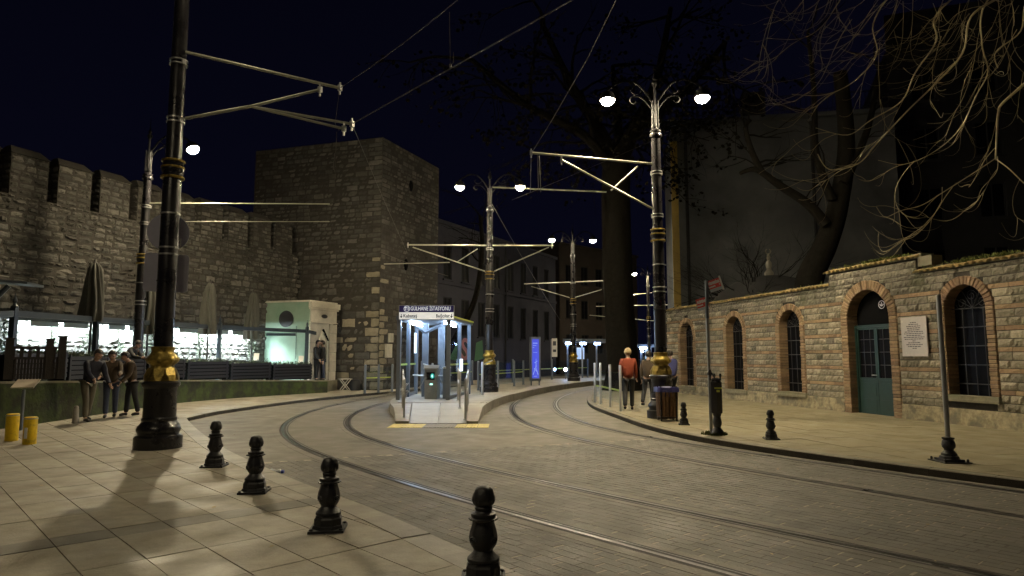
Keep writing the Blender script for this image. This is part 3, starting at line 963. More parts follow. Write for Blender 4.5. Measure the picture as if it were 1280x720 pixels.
# openings: brick surrounds, sills, grilles, panes, door
bcount = 0
brest = MB(); surround = []
for (a, b, z0, zs, t, k) in OPEN:
    c, r = (a+b)/2, (b-a)/2
    bh = 0.086
    zz = z0 if k == 'door' else z0+0.002
    n = max(1, int(round((zs-zz)/bh))); bh = (zs-zz)/n
    for side in (-1, 1):
        for i in range(n):
            pr = random.uniform(0.012, 0.030); jt = random.uniform(-0.008, 0.008)
            s0 = c+side*r; s1 = c+side*(r+t+jt)
            lo, hi = min(s0, s1), max(s0, s1)
            zb = zz+i*bh+0.005; m2 = MB()
            # a brick with a slightly pillowed front
            A = [WP(lo, zb, pr-0.01), WP(hi, zb, pr-0.01), WP(hi, zb+bh-0.010, pr-0.01), WP(lo, zb+bh-0.010, pr-0.01)]
            e = 0.012; B = [WP(lo+e, zb+e, pr), WP(hi-e, zb+e, pr), WP(hi-e, zb+bh-0.010-e, pr), WP(lo+e, zb+bh-0.010-e, pr)]
            Cb = [WP(lo, zb, -0.30), WP(hi, zb, -0.30), WP(hi, zb+bh-0.010, -0.30), WP(lo, zb+bh-0.010, -0.30)]
            m2.add(A+B+Cb, [(7, 6, 5, 4)]+[(4+q, 4+(q+1) % 4, (q+1) % 4, q) for q in range(4)]+[(q, (q+1) % 4, 8+(q+1) % 4, 8+q) for q in range(4)])
            surround.append((WP(c, zz).length+i*0.001, m2, False))
    na = int(round(PI*(r+t*0.4)/0.088)); 
    for i in range(na):
        a0, a1 = PI*i/na+0.006/r, PI*(i+1)/na-0.006/r
        pr = random.uniform(0.014, 0.032); R1 = r+t+random.uniform(-0.006, 0.006)
        def pt(rad, an, o): return WP(c+rad*math.cos(an), zs+rad*math.sin(an), o)
        m2 = MB(); A = [pt(r, a0, pr-0.01), pt(R1, a0, pr-0.01), pt(R1, a1, pr-0.01), pt(r, a1, pr-0.01)]
        e = 0.012; B = [pt(r+e, a0+0.02, pr), pt(R1-e, a0+0.012, pr), pt(R1-e, a1-0.012, pr), pt(r+e, a1-0.02, pr)]
        Cb = [pt(r, a0, -0.30), pt(R1, a0, -0.30), pt(R1, a1, -0.30), pt(r, a1, -0.30)]
        m2.add(A+B+Cb, [(7, 6, 5, 4)]+[(4+q, 4+(q+1) % 4, (q+1) % 4, q) for q in range(4)]+[(q, (q+1) % 4, 8+(q+1) % 4, 8+q) for q in range(4)])
        surround.append((WP(c, zs).length+i*0.001, m2, k == 'window' and c > 0 and c < 2))
surround.sort(key=lambda q: q[0])
restd = MB()
for i, (d, m2, dk) in enumerate(surround):
    if i < 290: m2.build('arch_brick', M_brickd if dk else M_brick, wall, world=True)
    else: restd.add(m2.v, m2.f)
tag(restd.build('far_arch_brick', M_brick, wall, world=True), kind='stuff')
def arch_shape(a, b, z0, zs, o, inset=0.0, n=16):
    c, r = (a+b)/2, (b-a)/2-inset
    return [WP(c-r, z0, o), WP(c+r, z0, o)]+[WP(c+r*math.cos(PI*i/n), zs+r*math.sin(PI*i/n), o) for i in range(1, n)]+[WP(c-r, zs, o)][0:0]+[WP(c-r, zs, o)]
def bar(mb, p, q, r, n=5): mb.tube([p, q], r, n)
for (a, b, z0, zs, t, k) in OPEN:
    c, r = (a+b)/2, (b-a)/2
    if k == 'window':
        w = MB(); w.face(arch_shape(a+0.002, b-0.002, z0, zs, -0.27)); win = w.build('window', M_darkp, wall, world=True)
        gm = MB()
        for j in range(1, 4):
            x = a+(b-a)*j/4; bar(gm, WP(x, z0, -0.22), WP(x, zs+0.02, -0.22), 0.011)
        for j in range(0, 5):
            zz = z0+(zs-z0)*(j+0.6)/4.6; bar(gm, WP(a, zz, -0.215), WP(b, zz, -0.215), 0.011)
        for q in range(3):      # scroll work in the arch head
            cs, cz = (c, zs+r*0.55) if q == 0 else (c+(q*2-3)*r*0.5, zs+r*0.22)
            sc = [WP(cs+(0.03+0.03*i/4)*math.cos(i*0.7+q), cz+(0.03+0.03*i/4)*math.sin(i*0.7+q), -0.21) for i in range(16)]
            gm.tube(sc, 0.008, 4)
        for i in range(1, 6):
            an = PI*i/6; bar(gm, WP(c, zs, -0.215), WP(c+r*math.cos(an), zs+r*math.sin(an), -0.215), 0.007)
        gm.build('grille', M_iron, win, smooth=40).location = (0, 0, 0)
        for gme in [o for o in bpy.data.objects if o.parent is win]:
            off = wloc(win); gme.data.transform(Matrix.Translation(-off))
        sl = MB(); sl.obox(WP(a-0.22, z0-0.135, -0.28), Wd.to_3d()*(b-a+0.40), Wn.to_3d()*0.36, (0, 0, 0.055))
        sl.obox(WP(a-0.20, z0-0.08, -0.28), Wd.to_3d()*(b-a+0.36), Wn.to_3d()*0.335, (0, 0, 0.075))
        sl.build('sill', M_cap, wall, world=True)
    else:
        w = MB(); w.face(arch_shape(a+0.002, b-0.002, z0, zs, -0.29)); w.build('doorway_back', M_dark, wall, world=True)
        dr = thing('x', None, None, (0, 0, 0)); bpy.data.objects.remove(dr)
        fm = MB()   # frame
        O3, n3 = Wd.to_3d(), Wn.to_3d()
        zt = 2.34
        def fbar(s0, s1, za, zb, o0, o1, m): m.obox(WP(s0, za, o0), O3*(s1-s0), n3*(o1-o0), (0, 0, zb-za))
        fbar(a, b, zt, zt+0.06, -0.27, -0.20, fm); fbar(a, a+0.05, z0, zt, -0.27, -0.20, fm); fbar(b-0.05, b, z0, zt, -0.27, -0.20, fm)
        fo = fm.build('door_frame', M_green, wall, world=True)
        for (s0, s1) in ((a+0.055, c-0.006), (c+0.006, b-0.055)):
            lm = MB()
            fbar(s0, s1, z0+0.03, z0+0.92, -0.265, -0.225, lm)
            fbar(s0, s0+0.05, z0+0.92, zt-0.01, -0.265, -0.22, lm); fbar(s1-0.05, s1, z0+0.92, zt-0.01, -0.265, -0.22, lm)
            fbar(s0+0.05, s1-0.05, zt-0.06, zt-0.01, -0.265, -0.22, lm)
            fbar(s0+0.05, s1-0.05, z0+0.921, z0+0.97, -0.265, -0.218, lm)
            fbar(s0+0.07, s1-0.07, z0+0.12, z0+0.42, -0.226, -0.215, lm); fbar(s0+0.07, s1-0.07, z0+0.5, z0+0.84, -0.226, -0.215, lm)
            leaf = lm.build('door', M_green, wall, world=True)
            gm = MB(); off = wloc(leaf)
            for j in (1, 2): bar(gm, WP(s0+(s1-s0)*j/3, z0+0.97, -0.245)-off, WP(s0+(s1-s0)*j/3, zt-0.05, -0.245)-off, 0.010)
            for j in range(1, 4): bar(gm, WP(s0+0.04, z0+0.97+j*0.33, -0.245)-off, WP(s1-0.04, z0+0.97+j*0.33, -0.245)-off, 0.008)
            gm.build('grille', M_iron, leaf)
            pm = MB(); pm.face([WP(s0+0.04, z0+0.95, -0.255)-off, WP(s1-0.04, z0+0.95, -0.255)-off, WP(s1-0.04, zt-0.03, -0.255)-off, WP(s0+0.04, zt-0.03, -0.255)-off])
            pm.build('pane', M_darkp, leaf)
        hm = MB(); hm.tube([WP(c+0.03, 1.10, -0.22), WP(c+0.03, 1.10, -0.16), WP(c+0.13, 1.10, -0.16)], 0.012, 6); hm.build('handle', M_steel, wall, world=True)
        em = MB()   # round iron emblem in the fanlight
        cs, cz = c-0.22, zs+0.33
        em.tube([WP(cs+0.10*math.cos(i*PI/10), cz+0.10*math.sin(i*PI/10), -0.26) for i in range(21)], 0.008, 5)
        em.tube([WP(cs+0.055*math.cos(PI+i*PI/10), cz+0.02+0.055*math.sin(PI+i*PI/10), -0.26) for i in range(11)], 0.012, 5)
        em.tube([WP(cs, cz-0.02, -0.26), WP(cs, cz+0.06, -0.26)], 0.012, 5)
        em.build('emblem', M_grey, wall, world=True)
# tiled top: half round tiles laid across the wall
def tile_geo(L_=0.42):
    v = []; f = []; n = 6
    for e, (y, dz, rr) in enumerate(((0.13, -0.055, 0.080), (-0.25, 0.045, 0.070))):
        for i in range(n+1):
            an = PI*i/n
            v.append((rr*math.cos(an), y, dz+rr*0.8*math.sin(an)))
        for i in range(n+1):
            an = PI*i/n
            v.append(((rr-0.016)*math.cos(an), y, dz+(rr-0.016)*0.8*math.sin(an)))
    m_ = n+1
    for i in range(n):
        f.append((i, i+1, 2*m_+i+1, 2*m_+i)[::-1]); f.append((m_+i, m_+i+1, 3*m_+i+1, 3*m_+i)); f.append((i, i+1, m_+i+1, m_+i)); 
    return v, f
tme = geo_mesh('roof_tile', tile_geo(), M_tile)
an = math.atan2(Wn.y, Wn.x)-PI/2
off = wloc(wall)
x = S_A
while x < S_B:
    tz = wtop(x)+0.055
    p = WP(x, tz+random.uniform(-0.008, 0.008), -0.02)
    inst('roof_tile', tme, wall, p-off, (random.uniform(-0.03, 0.03), random.uniform(-0.04, 0.04), an+random.uniform(-0.04, 0.04)))
    x += 0.172
mb = MB()
for (a, b, t) in ((S_A, 2.30, 3.522), (2.30, 5.38, 3.882), (5.38, S_B, 3.522)):
    mb.obox(WP(a, t, -0.40), O3*(b-a), n3*0.46, (0, 0, 0.02))
    mb.obox(WP(a, t+0.02, -0.50), O3*(b-a), n3*0.36, (0, 0, 0.11))
mb.build('coping', M_cap, wall, world=True)
mb = MB(); mb.obox(WP(1.92, 3.68, -0.34), O3*0.42, n3*0.30, (0, 0, 0.23)); mb.build('coping_block', M_cap, wall, world=True)
# moss and grass tufts growing on the tiles
mb = MB(); rr = random.Random(11)
for i in range(5200):
    x = rr.choice((rr.uniform(S_A, 2.3), rr.uniform(-2.5, 1.5), rr.uniform(2.3, 5.3), rr.uniform(S_A, S_B)))
    dens = 0.5+0.5*math.sin(x*2.3)+0.3*math.sin(x*7.1)
    if rr.random() > dens*0.9+0.1 or (x > 5.4 and rr.random() < 0.75): continue
    p = WP(x, wtop(x)+0.095+rr.uniform(0, 0.05), rr.uniform(-0.34, 0.06)); 
    if p is None: continue
    h = rr.uniform(0.015, 0.06)*(1.5 if x < 1.2 else 1); a_ = rr.uniform(0, 2*PI); w = rr.uniform(0.012, 0.03)
    dx = Vector((math.cos(a_)*w, math.sin(a_)*w, 0)); up = Vector((rr.uniform(-0.03, 0.03), rr.uniform(-0.03, 0.03), h))
    mb.face([p-dx, p+dx, p+up])
tag(mb.build('moss', M_moss, wall, world=True), kind='stuff')
# marble plaque
pq = thing('plaque', 'grey marble plaque with small dark writing between the green door and the nearest window', 'plaque', WP(2.08, 1.58, 0.04))
mb = MB(); mb.obox(WP(2.07, 1.58, 0.042), O3*0.74, n3*0.03, (0, 0, 0.92)); mb.build('slab', M_marble, pq, world=True)
mb = MB(); rr = random.Random(3)
zz = 2.36
for i in range(15):
    half = rr.uniform(0.17, 0.30) if i > 1 else 0.09+0.05*i
    if i in (10,): half = 0.05
    if i == 14: half = 0.06
    x = -half
    while x < half:
        w = min(rr.uniform(0.025, 0.085), half-x)
        mb.obox(WP(2.44-x-w, zz, 0.0725), O3*w, n3*0.002, (0, 0, 0.018)); x += w+0.014
    zz -= 0.043
mb.build('lettering', M_ink, pq, world=True)
mb = MB()
for (s_, zz) in ((2.13, 1.63), (2.68, 1.63), (2.44, 2.41), (2.74, 2.38)):
    mb = MB(); mb.obox(WP(s_, zz, 0.072), O3*0.055, n3*0.004, (0, 0, 0.05)); mb.build('corner_patch', M_portal, pq, world=True)

# ================================================================== CITY WALL AND TOWER (left)
CA = Vector((-17.66, 11.77)); CBp = Vector((-10.1, 31.0)); Cd = (CBp-CA).normalized(); CL = (CBp-CA).length
Cn = Vector((Cd.y, -Cd.x))      # towards the street
castle = thing('city_wall', 'tall crenellated rubble stone city wall with capped merlons behind the cafe', 'wall', (CA.x, CA.y, 0.3))
def CP(u, z, o=0.0): return Vector((CA.x+Cd.x*u+Cn.x*o, CA.y+Cd.y*u+Cn.y*o, z))
CH = 6.35; MH = 1.25
mb = MB()
mb.obox(CP(-3, 0, -0.02), Cd.to_3d()*(CL+3), Cn.to_3d()*-1.6, (0, 0, CH))
mb.build('rubble_core', M_mortar, castle, world=True)
rubv = [rock_mesh('stone', None, 300+i, 4, 3, 0.22) for i in range(9)]
rub = Layer('stone', rubv, M_rubble, castle, CA, Cd, Cn, 300, 'far_stone')
rr = random.Random(21)
z = 0.35
while z < CH-0.02:
    h = rr.uniform(0.13, 0.29)
    if z+h > CH-0.1: h = CH-z
    x = -2.8+rr.uniform(0, 0.3)
    while x < CL:
        w = h*rr.uniform(1.1, 2.4)
        if w < 0.2: w = 0.24
        hh = h if rr.random() < 0.8 else h*rr.uniform(0.6, 0.9)
        rub.put(x, z+0.012+rr.uniform(-0.012, 0.012), w-0.022, hh-0.018, -0.012+rr.uniform(-0.01, 0.015), rr.uniform(0.03, 0.08), rr.uniform(-0.06, 0.06))
        if hh < h*0.86 and h-hh > 0.05: rub.put(x+0.01, z+hh+0.006, w-0.04, h-hh-0.012, -0.012, 0.02)
        x += w
    z += h
# merlons
off = wloc(castle)
u = 0.84; pitch = 1.41; MW = 1.10
mer_u = []
while u < CL-0.8:
    mer_u.append(u); u += pitch
mer_u = [m - 0.0 for m in mer_u]
for u in mer_u:
    mb = MB()
    mb.obox(CP(u, CH+0.002, -0.03), Cd.to_3d()*MW, Cn.to_3d()*-0.75, (0, 0, MH))
    # sloped cap
    e = 0.04; t = CH+MH+0.004
    A = [CP(u-e, t, 0.02), CP(u+MW+e, t, 0.02), CP(u+MW+e, t, -0.82), CP(u-e, t, -0.82)]
    B = [CP(u+0.12, t+0.28, -0.30), CP(u+MW-0.12, t+0.28, -0.30), CP(u+MW-0.12, t+0.28, -0.50), CP(u+0.12, t+0.28, -0.50)]
    mb.add(A+B, [(3, 2, 1, 0), (4, 5, 6, 7)]+[(q, (q+1) % 4, 4+(q+1) % 4, 4+q) for q in range(4)])
    mo = mb.build('merlon', M_mortar, castle, world=True)
    sm = MB()
    z = CH+0.01
    while z < CH+MH-0.03:
        h = min(rr.uniform(0.14, 0.24), CH+MH-z)
        x = u+0.004
        while x < u+MW-0.03:
            w = min(h*rr.uniform(1.2, 2.4), u+MW-x)
            if u+MW-(x+w) < 0.1: w = u+MW-x
            i = rr.randrange(9)
            M_ = Matrix(((Cd.x*-(w-0.02), Cn.x*0.04, 0, 0), (Cd.y*-(w-0.02), Cn.y*0.04, 0, 0), (0, 0, h-0.016, 0), (0, 0, 0, 1)))
            p = CP(x+w-0.02, z+0.01, -0.02)
            M_.translation = p
            sm.add([M_ @ Vector(q) for q in rubv[i][0]], rubv[i][1]); x += w
        # the end face that looks towards the viewer
        y = 0.0
        while y < 0.72:
            w = min(h*rr.uniform(1.2, 2.2), 0.75-y)
            i = rr.randrange(9)
            M_ = Matrix(((Cn.x*-(w-0.02), -Cd.x*0.035, 0, 0), (Cn.y*-(w-0.02), -Cd.y*0.035, 0, 0), (0, 0, h-0.016, 0), (0, 0, 0, 1)))
            M_.translation = CP(u+0.004, z+0.01, -0.03-y)
            sm.add([M_ @ Vector(q) for q in rubv[i][0]], [f_[::-1] for f_ in rubv[i][1]]); y += w
        z += h
    o = sm.build('merlon_stone', M_rubble, mo); o.data.transform(Matrix.Translation(-off)); tag(o, kind='stuff')
rub.finish()

# tower
TC = Vector((-6.0, 30.0)); Ta = Vector((-6.7, 2.1)).normalized(); Tb = Vector((2.0, 5.0)).normalized()
TLa, TLb, TH = 7.05, 5.5, 11.75
tower = thing('stone_tower', 'big square stone tower with pale corner blocks at the end of the city wall', 'tower', (TC.x, TC.y, 0.1))
mb = MB(); mb.obox((TC.x, TC.y, 0), Ta.to_3d()*TLa, Tb.to_3d()*TLb, (0, 0, TH)); mb.build('rubble_core', M_mortar, tower, world=True)
towv = [rock_mesh('stone', None, 400+i, 4, 2, 0.10) for i in range(8)]
for (d, L_, n, lim, nm) in ((Ta, TLa, -Vector((Ta.y, -Ta.x))*1.0, 190, 'stone'), (Tb, TLb, Vector((Tb.y, -Tb.x)), 100, 'stone')):
    if n.dot(TC) > 0: n = -n
    lay = Layer(nm, towv, M_tower, tower, TC, d, n, lim, 'far_stone')
    quo = Layer('corner_stone', towv, M_quoin, tower, TC, d, n, 80, 'far_corner_stone')
    z = 0.1; row = 0
    while z < TH-0.02:
        big_ = z < 4.5
        h = rr.uniform(0.26, 0.42) if big_ else rr.uniform(0.17, 0.27)
        if z+h > TH-0.12: h = TH-z
        qw = (0.75 if row % 2 else 0.45)
        (quo if z < 3.6 or (z < 6 and row % 3 == 0) else lay).put(0.0, z+0.01, qw-0.02, h-0.018, 0.0, 0.018)
        x = qw
        while x < L_-0.02:
            w = h*rr.uniform(1.3, 2.6)
            if L_-(x+w) < 0.15: w = L_-x
            pale = z < 3.2 and x < 2.6 and rr.random() < 0.35 and d is Ta
            (quo if pale else lay).put(x, z+0.01, w-0.022, h-0.02, rr.uniform(-0.012, 0.008), rr.uniform(0.012, 0.035), rr.uniform(-0.01, 0.01))
            x += w
        z += h; row += 1
    lay.items.sort(key=lambda t: t[1])
    lay.finish(); quo.finish()
mb = MB(); p = Vector((TC.x, TC.y, 0))
for k, (uu, zz) in enumerate(((2.55, 10.05), (2.2, 6.05))):
    mb.ball((TC.x+Tb.x*uu+0.02, TC.y+Tb.y*uu, zz), 0.24, 10, 8, (0.45, 0.8, 1.2))
mb.build('dark_hole', M_dark, tower, smooth=60, world=True)

# ================================================================== LAMP POLES OF THE TRAM LINE
def make_pole():
    root = thing('tram_lamp_pole', 'x', 'lamp post', (0, 0, 0))
    mb = MB(); ZS = 0.93
    prof = [(0.40, 0), (0.40, 0.19), (0.375, 0.205), (0.335, 0.22), (0.335, 0.25), (0.355, 0.275), (0.365, 0.315), (0.345, 0.37), (0.30, 0.42), (0.285, 0.45),
            (0.295, 0.47), (0.295, 0.50), (0.275, 0.52), (0.268, 0.96), (0.275, 1.0), (0.30, 1.02), (0.315, 1.05), (0.315, 1.09), (0.29, 1.11), (0.27, 1.12)]
    mb.lathe([(r*0.9, z*ZS) for r, z in prof], n=32); mb.build('pedestal', M_black, root, smooth=35)
    mb = MB()
    prof = [(0.275, 1.12), (0.27, 1.16), (0.235, 1.27), (0.205, 1.33), (0.19, 1.37), (0.20, 1.39), (0.235, 1.42), (0.262, 1.46), (0.268, 1.49), (0.245, 1.53), (0.205, 1.58), (0.185, 1.62), (0.195, 1.66), (0.20, 1.69), (0.165, 1.70)]
    mb.lathe([(r*0.9, z*ZS) for r, z in prof], n=32, ripple=lambda i, a: 1+(0.055*math.cos(8*a) if i in (1, 2, 3, 4, 6, 7, 8, 9) else 0))
    for k in range(8):     # acanthus leaves around the lower ring
        a = 2*PI*k/8; c_, s_ = math.cos(a), math.sin(a); t_ = Vector((-s_, c_, 0)); r_ = Vector((c_, s_, 0))
        for (w0, w1, r0, r1, z0, z1) in ((0.082, 0.072, 0.190, 0.248, 1.34, 1.22), (0.072, 0.030, 0.248, 0.262, 1.22, 1.13)):
            mb.face([r_*r0-t_*w0+Vector((0, 0, z0*ZS)), r_*r1-t_*w1+Vector((0, 0, z1*ZS)), r_*r1+t_*w1+Vector((0, 0, z1*ZS)), r_*r0+t_*w0+Vector((0, 0, z0*ZS))])
    mb.build('leaf_collar', M_gold, root, smooth=45)
    mb = MB(); mb.lathe([(0.148, 1.56), (0.146, 2.6), (0.143, 4.36), (0.128, 4.37), (0.114, 7.0), (0.114, 7.04)], n=24)
    mb.build('shaft', M_black, root, smooth=35)
    mb = MB(); mb.lathe([(0.145, 4.33), (0.172, 4.335), (0.176, 4.37), (0.158, 4.39), (0.158, 4.41), (0.178, 4.45), (0.182, 4.50), (0.165, 4.55), (0.150, 4.58), (0.165, 4.60), (0.168, 4.63), (0.13, 4.64)], n=28)
    mb.build('ring', M_black, root, smooth=35)
    for z in (4.335, 4.50, 4.61):
        mb = MB(); mb.lathe([(0.15, z-0.02), (0.181, z-0.018), (0.187, z), (0.181, z+0.018), (0.15, z+0.02)], n=28); mb.build('brass_ring', M_gold, root, smooth=35)
    for z in (2.62, 3.05, 3.16, 3.72):
        mb = MB(); mb.lathe([(0.147, z), (0.156, z+0.004), (0.156, z+0.024), (0.147, z+0.028)], n=20); mb.box((0.155, 0, z+0.014), (0.05, 0.03, 0.03)); mb.build('band', M_steel if z > 2.7 else M_black, root, smooth=35)
    # capital, rods, scrolls, finial
    mb = MB(); mb.lathe([(0.118, 6.98), (0.150, 6.99), (0.158, 7.03), (0.145, 7.07), (0.125, 7.09), (0.140, 7.11), (0.140, 7.15), (0.10, 7.18), (0.045, 7.22), (0.04, 7.24)], n=24)
    mb.build('capital', M_black, root, smooth=35)
    mb = MB()
    for k in range(4):
        a = PI/4+k*PI/2; x, y = 0.085*math.cos(a), 0.085*math.sin(a)
        mb.tube([(x*0.7, y*0.7, 7.16), (x, y, 7.24), (x*1.05, y*1.05, 7.92)], 0.022, 8)
        mb.lathe([(0.03, 7.26), (0.034, 7.29), (0.03, 7.32)], (x, y, 0), n=8)
    mb.tube([(0, 0, 7.2), (0, 0, 8.35)], 0.035, 8)
    mb.build('rod_cluster', M_iron, root, smooth=40)
    mb = MB(); mb.lathe([(0.04, 8.30), (0.075, 8.34), (0.08, 8.40), (0.05, 8.44), (0.035, 8.47), (0.055, 8.52), (0.03, 8.58), (0.012, 8.64), (0.006, 8.95)], n=12); mb.build('finial', M_matte, root, smooth=40)
    for sx in (-1, 1):
        mb = MB()
        A = [(0.04*sx, 0, 7.85), (0.16*sx, 0, 8.06), (0.34*sx, 0, 8.30), (0.56*sx, 0, 8.46), (0.80*sx, 0, 8.48), (1.02*sx, 0, 8.38), (1.14*sx, 0, 8.30), (1.19*sx, 0, 8.22)]
        mb.tube(crom(A, 4), 0.028, 8)
        # counter scroll
        S = [(0.08*sx, 0, 7.72), (0.24*sx, 0, 7.94), (0.42*sx, 0, 8.06), (0.58*sx, 0, 8.04), (0.62*sx, 0, 7.94), (0.54*sx, 0, 7.88), (0.47*sx, 0, 7.93)]
        mb.tube(crom(S, 4), 0.018, 6)
        S = [(0.3*sx, 0, 8.25), (0.40*sx, 0, 8.14), (0.54*sx, 0, 8.14), (0.60*sx, 0, 8.22), (0.54*sx, 0, 8.28)]
        mb.tube(crom(S, 4), 0.014, 6)
        arm = mb.build('lamp_arm', M_matte, root, smooth=50)
        mb = MB(); mb.lathe([(0.184, 8.005), (0.196, 7.990), (0.205, 7.995), (0.20, 8.08), (0.15, 8.18), (0.08, 8.225), (0.04, 8.25), (0.035, 8.28)], (1.19*sx, 0, 0), n=20)
        mb.build('lamp_hood', M_matte, arm, smooth=40)
        mb = MB(); mb.lathe([(0.01, 7.855), (0.065, 7.864), (0.115, 7.89), (0.152, 7.93), (0.172, 7.975), (0.175, 8.0), (0.175, 8.003)], (1.19*sx, 0, 0), n=14)
        mb.build('lamp_bowl', E_lamp, arm, smooth=60)
    return root
POLES = [((-5.73, 10.95, PZ), 'nearest black lamp post, with two grey sign backs clamped behind it'),
         ((3.63, 16.3, PZ), 'black tram lamp post with twin lamps behind the slatted litter bin'),
         ((-11.40, 20.3, PZ), 'black lamp post with one lit lamp, partly hidden behind the nearest post'),
         ((-0.87, 25.6, PH), 'black twin lamp post on the station platform right of the entrance booth'),
         ((3.46, 37.5, PH), 'black twin lamp post on the far platform beside the blue advertising panel'),
         ((10.7, 52.0, PZ), 'small distant twin lamp post seen between the big trunk and the post by the bin'),
         ((-5.2, 0.4, PZ), 'lamp post behind the photographer on the left paving')]
p0 = make_pole()
poles = []
ROT = [R(-28), R(-4), R(10), R(0), R(5), R(20), R(-30)]
for i, (l, lab) in enumerate(POLES):
    o = p0 if i == 0 else copy_tree(p0)
    o.location = l; o.scale = (1, 1, 1.03 if i == 0 else 1); o.rotation_euler = (0, 0, ROT[i]); o['label'] = lab; o['group'] = 'ornate lamp posts along the tram line'
    poles.append(o)
# the post by the city wall carries a single lamp arm
arms = [c for c in bpy.data.objects if c.parent is poles[2] and c.name.startswith('lamp_arm')]
for a in arms:
    if sum(v.co.x for v in a.data.vertices) < 0:
        for c in [x for x in bpy.data.objects if x.parent is a]: bpy.data.objects.remove(c)
        bpy.data.objects.remove(a)

# its lamp head leans out towards the street
for a in [c for c in bpy.data.objects if c.parent is poles[2] and c.name.startswith('lamp_arm')]:
    for c in [x for x in bpy.data.objects if x.parent is a]:
        pv = Vector((1.19, 0, 8.25))
        c.matrix_basis = Matrix.Translation(pv) @ Matrix.Rotation(R(-27), 4, Vector((0.42, 0.9, 0)).normalized()) @ Matrix.Translation(-pv)
        if c.name.startswith('lamp_bowl'):
            c.data = c.data.copy(); c.data.materials[0] = E_lampkey
# the nearest mast is taller above its brackets
for c in [x for x in bpy.data.objects if x.parent is poles[0]]:
    n_ = c.name.split('.')[0]
    if n_ in ('capital', 'rod_cluster', 'finial', 'lamp_arm'): c.location.z += 0.95
    if n_ == 'shaft':
        c.data = c.data.copy()
        for v in c.data.vertices:
            if v.co.z > 5: v.co.z += 0.95
for a in [c for c in bpy.data.objects if c.parent in (poles[1], poles[6]) and c.name.startswith('lamp_arm')]:
    for c in [x for x in bpy.data.objects if x.parent is a and x.name.startswith('lamp_bowl')]:
        c.data = c.data.copy(); c.data.materials[0] = E_lampwide if a.parent is poles[1] else E_lamphalf
for a in [c for c in bpy.data.objects if c.parent is poles[0] and c.name.startswith('lamp_arm')]:
    for c in [x for x in bpy.data.objects if x.parent is a and x.name.startswith('lamp_bowl')]:
        c.data = c.data.copy(); c.data.materials[0] = E_lampdim
# catenary brackets ------------------------------------------------------
def local(o, p):
    v = Matrix.Rotation(-o.rotation_euler[2], 3, 'Z') @ (Vector(p)-Vector(o.location)); v.z /= o.scale[2]; return v
def bracket(o, segs, r=0.026, clamps=(), ends=()):
    mb = MB()
    for (a, b, q) in segs: mb.tube([local(o, a), local(o, b)], q, 8)
    mb.build('bracket_arm', M_arm, o, smooth=50)
    for z in clamps:
        mb = MB()
        for dz in (-0.04, 0.03): mb.lathe([(0.125, z+dz), (0.148, z+dz+0.002), (0.148, z+dz+0.022), (0.125, z+dz+0.024)], n=16)
        mb.box((0.0, 0.0, z), (0.30, 0.07, 0.05))
        mb.build('clamp', M_steel, o, smooth=35)
    mb = MB()
    for p in ends:
        q = local(o, p); mb.box(q, (0.06, 0.06, 0.10)); mb.tube([q+Vector((0, 0, -0.12)), q+Vector((0, 0, 0.10))], 0.018, 6)
    if ends: mb.build('insulator', M_steel, o)
# near left post
P1 = POLES[0][0]
e1, e2, e3 = D(425, 110, 11.45), D(440, 155, 11.45), D(430, 161, 11.40)
j1 = D(313, 133, 10.95); j2 = D(400, 112, 11.35)
bracket(poles[0], [(D(232, 65, 10.95), e1, 0.027), (D(232, 148, 10.95), j1, 0.027), (j1, j2, 0.025), (j1, e2, 0.022), (j1, e3, 0.022)], clamps=(6.29, 5.30), ends=(e1, j2, e2, e3))
# right post
f1, f2, f3 = D(664, 191, 15.5), D(702, 200, 15.55), D(764, 238, 16.0)
bracket(poles[1], [(D(818, 205, 16.3), f1, 0.028), (f2, D(818, 262, 16.3), 0.026), (f3, D(797, 208, 16.2), 0.022)], clamps=(6.05, 4.96), ends=(f1, f2))
# post by the city wall
bracket(poles[2], [(D(186, 254, 20.3), D(412, 255, 20.6), 0.017), (D(186, 277, 20.3), D(412, 277, 20.6), 0.011)], clamps=(6.12, 5.58))
# platform posts
g1, g2 = D(510, 306, 25.8), D(690, 307, 25.4)
bracket(poles[3], [(D(611, 307, 25.6), g1, 0.030), (D(611, 307, 25.6), g2, 0.030), (D(516, 309, 25.8), D(606, 339, 25.6), 0.024), (D(597, 311, 25.6), D(572, 327, 25.7), 0.02),
                   (D(618, 339, 25.6), D(686, 309, 25.4), 0.024), (D(480, 330, 25.9), D(562, 328, 25.7), 0.02),
                   (D(615, 234, 25.6), D(758, 240, 25.4), 0.030)], clamps=(5.50, 4.55), ends=(g1, g2))
bracket(poles[4], [(D(655, 355, 37.6), D(757, 351, 37.4), 0.03), (D(664, 358, 37.6), D(712, 372, 37.5), 0.022), (D(718, 372, 37.5), D(752, 362, 37.4), 0.022)], clamps=(5.5,))
bracket(poles[5], [(D(745, 383, 52.2), D(838, 381, 51.8), 0.035), (D(737, 394, 52.2), D(838, 403, 51.8), 0.03), (D(768, 371, 52.0), D(815, 366, 52.0), 0.03)])

